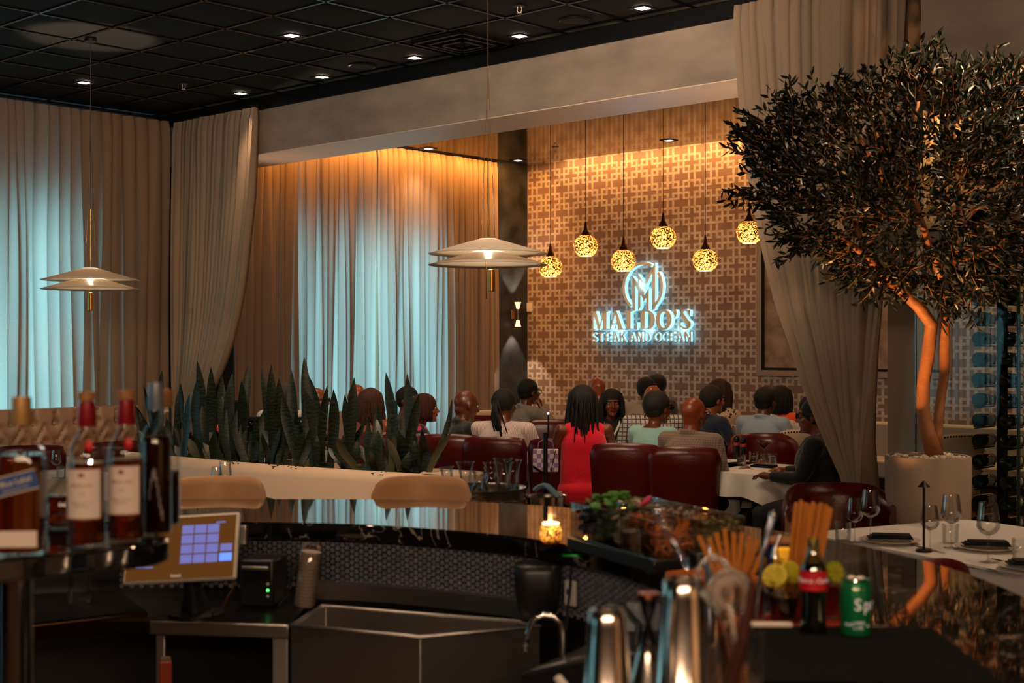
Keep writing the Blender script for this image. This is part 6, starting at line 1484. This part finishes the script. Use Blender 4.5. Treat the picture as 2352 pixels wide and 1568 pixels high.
for r in range(2):
    for c in range(5):
        kd, lbk = KINDS[r * 5 + c]; x, y = .005 + (c + .5) * .098, .008 + (r + .5) * .142; H = .098
        t = thing('clear_tub', 'clear garnish tub of ' + lbk + (', front row' if r == 0 else ', back row'), 'container'); t.matrix_world = TM @ Matrix.Translation((x, y, .0365)); t['group'] = 'clear garnish tubs'
        mb = MB(); W_, D_ = .046, .068
        for s in (-1, 1): mb.box((s * W_, 0, H / 2), (.0025, D_ * 2, H)); mb.box((0, s * D_, H / 2), (W_ * 2 - .003, .0025, H))
        mb.box((0, 0, .0012), (W_ * 2 - .003, D_ * 2 - .003, .0024)).build('walls', m_tub, t, smooth=0)
        mb = MB(); 
        for s in (-1, 1): mb.box((s * W_, 0, H), (.004, D_ * 2 + .004, .003)); mb.box((0, s * D_, H), (W_ * 2, .004, .003))
        mb.build('rim', thin_glass('acrylic_edge', (.85, .85, .85), 1.8), t, smooth=0)
        g = MB(); n = 110 if kd in ('blueberries', 'olives', 'nuts') else 70
        for k in range(n):
            p = (rd.uniform(-W_ + .012, W_ - .012), rd.uniform(-D_ + .012, D_ - .012), rd.uniform(.012, .085 if kd != 'mint' else .10)); Q_ = Matrix.Rotation(rd.uniform(0, 3), 3, 'X') @ Matrix.Rotation(rd.uniform(0, 3), 3, 'Z')
            sz = {'blueberries': (.0075,) * 3, 'mint': (.017, .011, .002), 'garlic': (.014, .014, .003), 'pretzel': (.022, .022, .002), 'orange': (.018, .007, .002), 'lime': (.016, .009, .007), 'orchid': (.014, .010, .003), 'onion': (.012, .010, .004), 'nuts': (.010, .009, .007), 'olives': (.009, .009, .011)}[kd]
            g.ell(p, sz, 8, 5, None, Q_)
        o = g.build(kd if kd != 'garlic' else 'sliced_garnish', gm[kd], None, 60); o.matrix_world = t.matrix_world.copy(); tag(o, lbk + ' heaped in the clear tub, ' + ('front' if r == 0 else 'back') + ' row', 'garnish', kind='stuff')
t = thing('orchid_flower', 'pink and white orchid blossom lying on the garnish tubs', 'flower'); t.matrix_world = TM @ Matrix.Translation((.22, .12, .140))
mp_, mq_ = mat('petal_magenta', lin('b0204a'), .5), mat('petal_white', lin('d0b0a4'), .5)
for k in range(5):
    a_ = k * 1.26 + .4; MB().ell((.022 * math.cos(a_), .022 * math.sin(a_), .012 + .006 * (k % 2)), (.022, .010, .004), 10, 6, None, Matrix.Rotation(a_, 3, 'Z') @ Matrix.Rotation(-.6, 3, 'Y')).build('petal', mp_ if k < 2 else mq_, t)
t = thing('mint_bunch', 'bunch of fresh mint standing above the second clear tub', 'herb'); t.matrix_world = TM @ Matrix.Translation((.15, .08, .136))
for k in range(34):
    p = (rd.gauss(0, .028), rd.gauss(0, .04), rd.uniform(.006, .04)); MB().ell(p, (.018, .011, .003), 8, 5, None, Matrix.Rotation(rd.uniform(0, 6), 3, 'Z') @ Matrix.Rotation(rd.uniform(-.9, .9), 3, 'X')).build('leaf', gm['mint'], t)
# cutting board, knife block, straws ...
t = thing('cutting_board', 'orange-lit wooden cutting board at the inner edge of the marble', 'cutting board', (.52, 3.33, ZB), R(-62)); MB().box((0, 0, .014), (.26, .17, .026)).build('board', mat('board_wood', lin('b0601e'), .4, var=(3, lin('8a4414'), (.3, .7), (1, 14, 1))), t, bev=.006)
t = thing('black_box', 'black box with a long amber slot behind the cutting board', 'box', (.60, 3.56, ZB), R(12)); MB().box((0, 0, .028), (.26, .06, .056)).build('case', m_blackmatte, t, bev=.006); MB().box((.06, -.031, .030), (.08, .004, .022)).build('slot', mat('slot_amber', lin('8a5a20'), .4), t, bev=.008)
t = thing('metal_cylinder', 'upright brushed metal cylinder on the cutting board', 'canister', (.475, 3.24, ZB + .027)); MB().lathe([(.012, 0), (.012, .088), (.011, .09), (.0005, .09)], 20).build('body', mat('bluish_metal', lin('8a92a6'), .3, .8), t)
m_str = mat('orange_strip', lin('c4741c'), .35, trans=.25)
t = thing('straw_bundle', 'large bundle of flat orange straws standing in a glass behind the cola bottle', 'straws', (.645, 3.05, ZB)); rd = random.Random(4)
for k in range(16):
    a_ = -.030 + .06 * k / 15; MB().box((a_ * 1.0, rd.uniform(-.016, .016), .125 + rd.uniform(-.004, .004)), (.0075, .006, .235)).build('straw', m_str, t, M=Matrix.Rotation(.15 + a_ * 1.6, 4, 'Y'), bev=.001)
t = thing('straw_glass', 'clear glass holding the large orange bundle', 'glass', (.645, 3.05, ZB)); MB().shell([(.046, 0), (.050, .11)], .003, 28).build('vessel', m_glass, t, 50)
t = thing('straw_bundle', 'fanned orange strips in the glass behind the strainer', 'straws', (.49, 2.98, ZB + .004))
for k in range(9):
    a_ = -.42 + .84 * k / 8; MB().box((0, rd.uniform(-.01, .01), .105), (.011, .003, .19 + rd.uniform(-.02, .02))).build('strip', m_str, t, M=Matrix.Rotation(a_, 4, 'Y') @ Matrix.Translation((0, 0, -.02 + .0)), bev=.001)
t = thing('tall_glass', 'clear glass holding the fanned orange strips', 'glass', (.49, 2.98, ZB)); MB().shell([(.034, 0), (.040, .10)], .003, 28).build('vessel', m_glass, t, 50)
t = thing('blue_tub', 'round dark blue tub behind the orange strips', 'tub', (.71, 3.55, ZB)); MB().lathe([(.042, 0), (.045, .075), (.047, .078), (.0005, .08)], 28).build('body', mat('tub_blue', lin('15245a'), .4), t, 50); MB().lathe([(.046, .0785), (.047, .086), (.040, .09), (.0005, .09)], 28).build('lid', mat('tub_lid', lin('9a6a40'), .5), t)
t = thing('small_bottle', 'small glass bottle with a chrome pourer left of the cola bottle', 'bottle', (.585, 3.0, ZB)); MB().shell([(.026, 0), (.028, .07), (.012, .10), (.011, .125)], .0025, 24).build('glass_body', m_bglass, t, 50); MB().tube([(0, 0, .125), (0, 0, .145), (.012, 0, .175)], [.010, .006, .004], 12).build('pourer', m_chrome, t); MB().lathe([(.0005, .004), (.023, .006), (.024, .05), (.0005, .05)], 20).build('bitters', m_whiskyd, t)
# cola bottle
t = thing('cola_bottle', 'glass cola bottle with a red wrap label at the front right of the bar', 'bottle', onz(1868, 1458, ZB), 0)
cp = [(.0265, 0), (.0285, .006), (.0275, .035), (.0245, .062), (.0275, .095), (.0285, .108), (.0275, .135), (.020, .155), (.0135, .172), (.0125, .192), (.0145, .198)]
MB().shell(cp, .0025, 36).build('glass_body', thin_glass('green_glass', (.80, .92, .86), 1.3), t, 60); inn = [(r - .003, z + (.004 if z == 0 else 0)) for r, z in cp if z < .15] + [(.020, .148)]
MB().lathe([(.0005, .004)] + inn + [(.0005, .148)], 36).build('cola', mat('cola', (.008, .002, .001), .05), t, 60)
lb_ = wrap(t, .0288, .095, .135, 178, mat('cola_red', lin('b3101e'), .4)); wraptext('Coca-Cola', .0288, .116, .0135, mw, lb_, -95)
MB().ell((0, 0, .192), (.007, .007, .007), 8, 6).build('lime_stub', mat('stub_yellow', lin('a88a1c'), .5), t)
# soda can
t = thing('soda_can', 'short green soda can with white lettering right of the cola bottle', 'can', onz(1965, 1462, ZB), 0)
MB().lathe([(.024, 0), (.030, .006), (.0312, .012), (.0312, .106), (.029, .113), (.0275, .116)], 40).build('body', mat('can_green', lin('0a6a3c'), .3, .35), t, 50); MB().lathe([(.0275, .1155), (.0285, .118), (.0270, .119), (.0255, .114), (.0005, .114)], 40).build('lid', m_silver, t, 50)
MB().lathe([(.0313, .102), (.0296, .1095)], 40).lathe([(.0005, .1145), (.006, .1145), (.006, .117), (.0005, .117)], 12).build('rim_and_tab', m_silver, t)
wraptext('Sprite', .0312, .070, .034, mw, t, -8, 'brand_print', .56); 
wraptext('LEMON', .0312, .034, .008, mw, t, -94, 'small_print'); wraptext('LIME', .0312, .024, .008, mw, t, -94, 'small_print'); wraptext('ZERO', .0312, .030, .007, mw, t, -128, 'small_print'); wrap(t, .0312, .026, .029, 5, mw, 'print_bar', -55)
MB().ell((.008, -.004, .121), (.010, .006, .004), 8, 6).ell((-.008, .002, .121), (.009, .007, .004), 8, 6).build('wet_ice', m_white, t)
# drinks on a red tray
t = thing('red_tray', 'thin red-orange tray under the drinks', 'tray', (.62, 2.90, ZB), R(-2)); MB().box((0, 0, .004), (.24, .10, .007)).build('tray_base', mat('tray_red', lin('8a1a08'), .35), t, bev=.003)
t = thing('folded_paper', 'folded white paper on the near edge of the red tray', 'paper', onz(1772, 1438, ZB + .008), R(-3)); MB().box((0, 0, .004), (.085, .022, .008)).build('sheet', m_white, t, bev=.002)
m_cran = mat('red_drink', lin('8a1206'), .08, trans=.5)
tumbler(Vector((.512, 2.90, ZB + .008)), .085, 'tumbler with a deep red drink at the left of the tray', 'drinks on the red tray', .034, .8, m_cran)
tumbler(Vector((.690, 2.915, ZB + .008)), .090, 'tumbler with a red drink and lime wheel behind the cola bottle', 'drinks on the red tray', .028, .8, m_cran)
t = tumbler(Vector((.592, 2.905, ZB + .008)), .085, 'wide cut glass with a nearly black drink left of the cola bottle', 'drinks on the red tray', .043, .6, MATS['cola'])
mb = MB()
for k in range(40):
    a_ = k * 2.399; z = .055 + (k % 4) * .008; mb.ell((.0415 * math.cos(a_), .0415 * math.sin(a_), z), .0035, 6, 4)
tag(mb.build('cut_facets', m_glass, t), kind='stuff')
def citrus(v, r, m, label, rot):
    t = thing('citrus_wheel', label, 'fruit slice', v, 0, 'citrus slices'); Mx = Matrix.Rotation(rot[0], 4, 'X') @ Matrix.Rotation(rot[1], 4, 'Y'); MB().lathe([(.0005, -.003), (r, -.003), (r, .003), (.0005, .003)], 24).build('rind', m, t, 30, M=Mx)
    for k in range(8):
        a0 = k * math.pi / 4 + .08; a1 = (k + 1) * math.pi / 4 - .08; MB().prism([(.002 * math.cos((a0 + a1) / 2), .002 * math.sin((a0 + a1) / 2)), (r * .85 * math.cos(a0), r * .85 * math.sin(a0)), (r * .88 * math.cos((a0 + a1) / 2), r * .88 * math.sin((a0 + a1) / 2)), (r * .85 * math.cos(a1), r * .85 * math.sin(a1))], -.0036, .0036).build('segment', mat('citrus_pulp', lin('b0a428'), .3, trans=.3), t, 30, M=Mx)
citrus(Vector((.690, 2.885, 1.193)), .024, gm['lime'], 'lime wheel on the rim of the red drink behind the cola bottle', (1.3, .5)); citrus(Vector((.565, 2.90, 1.182)), .026, mat('lemon_yellow', lin('c8b030'), .4), 'lemon wheel on the wide cut glass', (1.0, -.4)); citrus(Vector((.61, 2.96, 1.18)), .024, MATS['lemon_yellow'], 'second lemon wheel behind the wide cut glass', (1.2, .3))
t = thing('yellow_candle', 'glowing yellow candle cup behind the cola bottle', 'candle', (.640, 3.16, ZB)); MB().lathe([(.024, 0), (.026, .12), (.024, .12), (.0005, .10)], 24).build('cup', mat('candle_wax', lin('d89a20'), .4, emit=lin('e89a20'), es=.6), t, 50)
t = thing('rubber_mat', 'black rubber service mat on the marble in front of the soda can', 'bar mat', (.66, 2.60, ZB), R(-2)); MB().box((0, 0, .004), (.42, .46, .007)).build('mat_sheet', mat('rubber', (.003, .003, .003), .9, spec=.1, bump=(200, .6)), t, bev=.002)
# shakers, jigger, mixing glass with strainer
def shaker(px, D, h, rt, rb_, label):
    v = xat(px, D, ZB); t = thing('cocktail_shaker', label, 'shaker', v, 0, 'upturned steel cocktail shakers')
    MB().lathe([(rb_ + .0015, 0), (rb_ + .0015, .004), (rb_, .006), (rt + (rb_ - rt) * .12, h * .86), (rt, h - .006), (rt - .004, h), (rt - .010, h - .001), (rt - .012, h - .004), (.0005, h - .004)], 56).build('tin', m_silver, t, 40)
shaker(1395, 2.15, .178, .030, .043, 'shorter upturned steel shaker at the bottom of the picture, left'); shaker(1570, 2.22, .214, .034, .048, 'tallest upturned steel shaker left of the strainer'); shaker(1487, 2.28, .092, .014, .036, 'small conical steel tin between the two large shakers')
v = xat(1489, 2.28, ZB + .093); t = thing('jigger', 'dark double-ended jigger with a copper rim on the small tin', 'jigger', v)
MB().lathe([(.0145, 0), (.006, .035), (.0185, .085), (.0175, .085), (.0005, .05)], 28).build('cups', mat('gunmetal', (.02, .02, .022), .25, .9), t, 50); MB().lathe([(.0187, .078), (.0192, .086), (.0178, .086)], 28).build('rim', mat('copper', lin('b8704a'), .2, 1), t)
v = xat(1684, 1.95, ZB); t = thing('mixing_glass', 'tall clear mixing glass at the bottom right of centre', 'glass', v); MB().shell([(.036, 0), (.040, .01), (.041, .15), (.044, .185)], .004, 40).build('vessel', m_glass, t, 50)
t = thing('strainer', 'round coil-edged cocktail strainer standing on end in the mixing glass', 'strainer', xat(1676, 1.98, 1.315), R(8)); Mx = Matrix.Rotation(R(80), 4, 'X')
n = 46; coil = MB(); pts = []
for k in range(n * 8 + 1):
    u_ = k / (n * 8); a_ = R(-60 + 300 * u_); ph = 2 * math.pi * n * u_; rr_ = .032 + .0042 * math.cos(ph); pts.append((rr_ * math.cos(a_), rr_ * math.sin(a_), .0042 * math.sin(ph)))
coil.tube(pts, .0009, 4); coil.build('spring', m_silver, t, 180, M=Mx)
hole = MB(); hole.lathe([(.0125, -.0005), (.027, -.0005), (.027, .0005), (.0125, .0005)], 40, closed=True); hole.build('disc', m_silver, t, 30, M=Mx); MB().tube([(0, -.02, 0), (.004, -.08, .004), (.002, -.165, .0)], [.006, .005, .006], 8).build('handle', m_silver, t, M=Mx)
t = thing('strainer', 'second coil-edged strainer behind the first, turned sideways', 'strainer', xat(1640, 2.06, 1.322), R(30)); coil.build('spring', m_silver, t, 180, M=Mx); MB().tube([(0, -.02, 0), (0, -.09, 0), (.0, -.19, 0)], [.006, .005, .006], 8).build('handle', m_silver, t, M=Mx)
t = thing('wooden_muddler', 'dark red-brown muddler leaning out of the mixing glass', 'muddler', v); MB().tube([(-.012, 0, .02), (0, -.004, .12), (.018, -.006, .20), (.026, -.008, .258)], [.011, .010, .008, .007], 12).build('shaft', mat('red_wood', lin('3c1a0e'), .35), t)
t = thing('copper_tongs', 'copper bar tongs in the mixing glass', 'tongs', v); MB().tube([(.006, .012, .01), (-.006, .012, .13), (-.020, .01, .20)], .0045, 8).tube([(.006, .018, .01), (.012, .018, .13), (.012, .016, .205)], .0045, 8).build('arms', MATS['copper'], t)
t = thing('clear_straw', 'clear drinking tube leaning left above the tall shaker', 'straw', (0, 0, 0)); MB().tube([xat(1585, 2.25, 1.30), xat(1512, 2.28, 1.395)], .0055, 12).build('tube_wall', thin_glass('straw_clear', (.85, .85, .88), 1.6), t, 180); MB().ell(xat(1511, 2.28, 1.397), .007, 10, 8).build('tip', m_chrome, t)
t = thing('bar_spoon', 'slanted steel bar spoon with a ball end right of the orange strips', 'bar spoon', (0, 0, 0)); MB().tube([xat(1735, 2.85, ZB + .02), xat(1752, 2.85, 1.24), xat(1775, 2.85, 1.315)], [.004, .004, .008], 10).build('shaft', mat('pale_metal', lin('8c93a5'), .3, .8), t, 180); MB().ell(xat(1776, 2.85, 1.320), .009, 10, 8).build('ball', m_chrome, t)

# ------------------------------------------------------------------ olive tree
PT = xat(2131, 7.4, 0); PTZ = 1.07
t = thing('stone_pot', 'tall cream stone pot holding the olive tree', 'plant pot', (PT.x, PT.y, 0))
m_pot = mat('stone_pot', lin('a08a76'), .8, bump=(200, .3), var=(3, lin('8e7a68'), (.3, .7)))
MB().lathe([(.200, 0), (.215, .02), (.224, .5), (.229, PTZ - .01), (.225, PTZ), (.205, PTZ), (.203, PTZ - .05), (.0005, PTZ - .05)], 56).build('pot_body', m_pot, t, 45)
pb = MB(); rd = random.Random(2)
for k in range(230):
    r_ = .19 * math.sqrt(rd.random()); a_ = rd.uniform(0, 6.28); pb.ell((r_ * math.cos(a_), r_ * math.sin(a_), PTZ - .035 + rd.uniform(0, .035)), (rd.uniform(.012, .02), rd.uniform(.012, .02), .010), 7, 5)
pe = pb.build('pebbles', mat('white_pebbles', lin('b8a890'), .5), None, 60); pe.location = (PT.x, PT.y, 0); tag(pe, 'white pebbles covering the soil in the stone pot', 'pebbles', kind='stuff')
tr_ = thing('olive_tree', 'olive tree with twin orange-lit trunks and a dense dark crown', 'tree', (PT.x, PT.y, PTZ - .02)); T0 = tr_.location.copy()
m_bark = mat('olive_bark', lin('a4683c'), .6, bump=(14, 1.0), var=(5, lin('8a5430'), (.3, .7), (1, 1, .3)))
m_oleaf = mat('olive_leaf', lin('10160f'), .38, spec=.5, var=(2.5, lin('181f13'), (.35, .7))); m_oleaf2 = mat('olive_leaf_pale', lin('3c4230'), .45)
def tp(px, py, dy=0): return at(px, py, 7.4 + dy) - T0
trunks = [([(2146, 1046, 0), (2130, 990, .02), (2119, 940, .02), (2121, 880, .03), (2132, 810, .02), (2140, 745, 0), (2112, 705, -.03), (2072, 668, -.05), (2040, 640, -.06)], [.048, .042, .038, .036, .036, .036, .034, .030, .026]),
          ([(2152, 1046, .06), (2153, 990, .09), (2160, 920, .09), (2170, 850, .08), (2170, 780, .06), (2168, 710, .05), (2170, 655, .05)], [.036, .028, .027, .028, .029, .031, .034])]
br = [([(2166, 660, .05), (2150, 600, 0), (2120, 520, -.05), (2095, 440, -.1), (2090, 330, -.1), (2110, 230, -.1)], .026), ([(2166, 660, .05), (2188, 600, .08), (2205, 520, .12), (2200, 420, .16), (2190, 300, .1), (2200, 210, .1)], .026),
      ([(2205, 520, .12), (2250, 470, .2), (2300, 420, .25), (2330, 340, .2)], .016), ([(2040, 640, -.06), (1990, 590, -.1), (1930, 540, -.15), (1850, 470, -.2), (1790, 400, -.2)], .022), ([(1990, 590, -.1), (1960, 500, 0), (1930, 420, .1), (1900, 320, .1)], .018),
      ([(2120, 520, -.05), (2050, 450, -.2), (2000, 360, -.3), (1960, 290, -.3)], .018), ([(2095, 440, -.1), (2040, 380, .15), (2010, 300, .3), (2000, 240, .3)], .014), ([(1850, 470, -.2), (1800, 440, 0), (1750, 400, .1)], .010), ([(2188, 600, .08), (2240, 590, -.1), (2300, 560, -.2), (2340, 500, -.2)], .014),
      ([(2200, 420, .16), (2250, 330, .3), (2280, 250, .3), (2270, 190, .25)], .012)]
for P_, rr_ in trunks: MB().tube([tp(*q) for q in P_], rr_, 12).build('trunk', m_bark, tr_, 180)
bm = MB(); nodes = []
for P_, r0 in br:
    pts = [tp(*q) for q in P_]; bm.tube(pts, [r0 * (1 - .65 * i / (len(pts) - 1)) for i in range(len(pts))], 8)
bm.build('branches', m_bark, tr_, 180)
SIL = [(1705, 345), (1725, 300), (1785, 255), (1850, 240), (1930, 230), (1990, 195), (2085, 195), (2120, 140), (2170, 145), (2182, 190), (2255, 165), (2300, 178), (2352, 200), (2420, 260), (2430, 420), (2390, 600), (2310, 640), (2235, 680), (2160, 690), (2080, 640), (1990, 650), (1930, 590), (1850, 560), (1785, 480), (1725, 455), (1745, 400)]
def inside(x, y):
    c = False; j = len(SIL) - 1
    for i in range(len(SIL)):
        (xi, yi), (xj, yj) = SIL[i], SIL[j]
        if (yi > y) != (yj > y) and x < (xj - xi) * (y - yi) / (yj - yi) + xi: c = not c
        j = i
    return c
def edge_d(x, y): return min(math.hypot(x - a, y - b) for a, b in SIL)
rd = random.Random(21); fol = MB(); fol2 = MB(); twg = MB(); single = []; cnt = 0; olv = MB()
def leaf_geo(p, d, L_, w_, mbx):
    d = d.normalized(); s = d.cross(Vector((rd.uniform(-1, 1), rd.uniform(-1, 1), rd.uniform(-1, 1)))).normalized(); n = s.cross(d)
    q = [p, p + d * L_ * .35 + s * w_ + n * .002, p + d * L_ * .72 + s * w_ * .8 + n * .001, p + d * L_ - n * .004, p + d * L_ * .72 - s * w_ * .8 + n * .001, p + d * L_ * .35 - s * w_ + n * .002]
    mbx.add(q + [p + d * L_ * .5 - n * .0035], [(0, 1, 6), (1, 2, 6), (2, 3, 6), (3, 4, 6), (4, 5, 6), (5, 0, 6)])
while cnt < 1150:
    x, y = rd.uniform(1700, 2420), rd.uniform(130, 700)
    if not inside(x, y): continue
    e_ = min(1, edge_d(x, y) / 150); dep = rd.uniform(-1, 1) * (.15 + .45 * e_)
    p = at(x, y, 7.4 + dep) - T0; c = at(2110, 480, 7.4) - T0; out = (p - c); out.y *= .7; d = (out.normalized() + Vector((rd.uniform(-.8, .8), rd.uniform(-.8, .8), rd.uniform(-.3, .9)))).normalized()
    Lt = rd.uniform(.12, .22); end = p + d * Lt; mid = p + d * Lt * .5 + Vector((0, 0, -.01)); twg.tube([p, mid, end], [.0025, .0018, .0008], 4, False)
    nl = rd.randint(9, 13); up = T0.z + p.z > 3.0
    for k in range(nl):
        f = (k + .5) / nl; b_ = p.lerp(end, f); ld = (d * .8 + Vector((rd.uniform(-1, 1), rd.uniform(-1, 1), rd.uniform(-.8, .8)))).normalized(); L_ = rd.uniform(.048, .076)
        if len(single) < 280 and dep < -.30 and k == nl - 1: single.append((b_, ld, L_))
        else: leaf_geo(b_, ld, L_, rd.uniform(.0075, .0115), fol2 if rd.random() < .12 else fol)
    if rd.random() < .10: olv.ell(p + Vector((0, 0, -.02)), (.008, .008, .011), 7, 5)
    cnt += 1
tag(fol.build('foliage', m_oleaf, tr_, 0), kind='stuff'); tag(fol2.build('pale_foliage', m_oleaf2, tr_, 0), kind='stuff'); tag(twg.build('twigs', m_bark, tr_, 180), kind='stuff'); tag(olv.build('olives', mat('olive_fruit', (.012, .012, .010), .3), tr_), kind='stuff')
lm_ = MB(); rd = random.Random(5); leaf_geo(Vector((0, 0, 0)), Vector((0, 0, 1)), 1.0, .14, lm_); lme = lm_.mesh('leaf', m_oleaf, 0)
for p, d, L_ in single:
    o = bpy.data.objects.new('leaf', lme); COL.objects.link(o); o.parent = tr_; o.matrix_local = Matrix.Translation(p) @ d.to_track_quat('Z', 'Y').to_matrix().to_4x4() @ Matrix.Scale(L_, 4)

# ------------------------------------------------------------------ wine cabinet: glass, header, rack, bottles
m_cabglass = thin_glass('cabinet_glass', (.90, .95, .93), .6); m_edge = mat('glass_edge', lin('1d3a34'), .2, coat=1)
t = thing('wine_cabinet', 'tall glass wine cabinet with a dark wood header right of the olive tree', 'cabinet', (PX, PY, 0), ROOMZ)
MB().box((10.2, -.36, 3.20), (3.2, .58, .15)).build('header', m_brown, t, bev=.006)
for a0, a1 in ((8.71, 8.865), (8.872, 9.325), (9.335, 10.3)):
    p_ = MB().box(((a0 + a1) / 2, -.60, 1.56), (a1 - a0, .012, 3.10)).build('glass_panel', m_cabglass, t, smooth=0)
    for a_ in (a0, a1): MB().box((a_, -.60, 1.56), (.005, .014, 3.10)).build('panel_edge', m_edge, p_, smooth=0)
MB().box((10.2, -.36, .03), (3.1, .56, .06)).build('plinth', m_brown, t, bev=.004)
t = thing('wine_rack', 'black floor-to-top post rack holding rows of wine bottles', 'wine rack', (PX, PY, 0), ROOMZ)
MB().box((9.135, -.36, 1.56), (.055, .035, 3.0)).build('post', m_black, t, bev=.004); MB().box((9.335, -.24, 1.56), (.04, .03, 3.0)).build('post', m_black, t, bev=.004)
cr = MB().box((0, .10, -.045), (.012, .26, .008)).box((0, .03, -.038), (.07, .010, .008)).box((0, .19, -.030), (.05, .010, .008)).mesh('cradle', m_black, 0)
bot = thing('wine_bottle', 'x', 'wine bottle', (0, 0, 0)); Mb = Matrix.Rotation(-math.pi / 2, 4, 'X')
m_green = mat('dark_bottle', (.006, .009, .006), .06, coat=.5)
MB().lathe([(.0005, .012), (.022, .004), (.034, 0), (.038, .006), (.038, .185), (.030, .212), (.0155, .235), (.0145, .275)], 24).build('glass_body', m_green, bot, 50, M=Mb); MB().lathe([(.0152, .255), (.0158, .298), (.0005, .30)], 16).build('foil', mat('foil_dark', lin('3a0c10'), .3, .4), bot, M=Mb)
mb = MB(); mb.grid(lambda u_, v_: (.0384 * math.cos(R(-40 + 250 * u_)), .0384 * math.sin(R(-40 + 250 * u_)), .075 + .085 * v_), 18, 2); mb.build('wine_label', m_label, bot, 180, M=Mb)
MB().box((.0, -.0385, .13), (.03, .001, .006)).build('label_print', m_ink, bot, M=Mb @ Matrix.Rotation(.9, 4, 'Z'))
bs_ = snap(bot); first = True; row_n = 0; nrow = 25
for r in range(nrow):
    z = .16 + r * .1195
    for c, (a_, b0) in enumerate(((9.045, -.50), (9.215, -.50))):
        o = bpy.data.objects.new('cradle', cr); COL.objects.link(o); o.parent = t; o.location = (a_, b0, z)
        w0 = room(a_, b0, z); pos = ['at the very foot of', 'low in', 'in the lower middle of', 'at mid height in', 'in the upper middle of', 'high in'][min(5, r * 6 // nrow)]
        yy = 790 - (z - EYE) / w0.y * FPX
        ORD = 'lowest second third fourth fifth sixth seventh eighth ninth tenth eleventh twelfth thirteenth fourteenth fifteenth sixteenth seventeenth eighteenth nineteenth twentieth twenty-first twenty-second twenty-third twenty-fourth topmost'.split()
        lb = '%s wine bottle from the floor in the %s column of the rack' % (ORD[r], ('left', 'right')[c])
        if first: q = bot; first = False
        else: q = copy_tree(bs_)
        q.location = w0; q.rotation_euler = (0, 0, ROOMZ); q['label'] = lb; q['group'] = 'wine bottles in the glass cabinet'
light('cellar_light', 'AREA', room(9.4, -.2, 3.08), 12, (1, .72, .45), shape='RECTANGLE', size=1.0, size_y=.2)
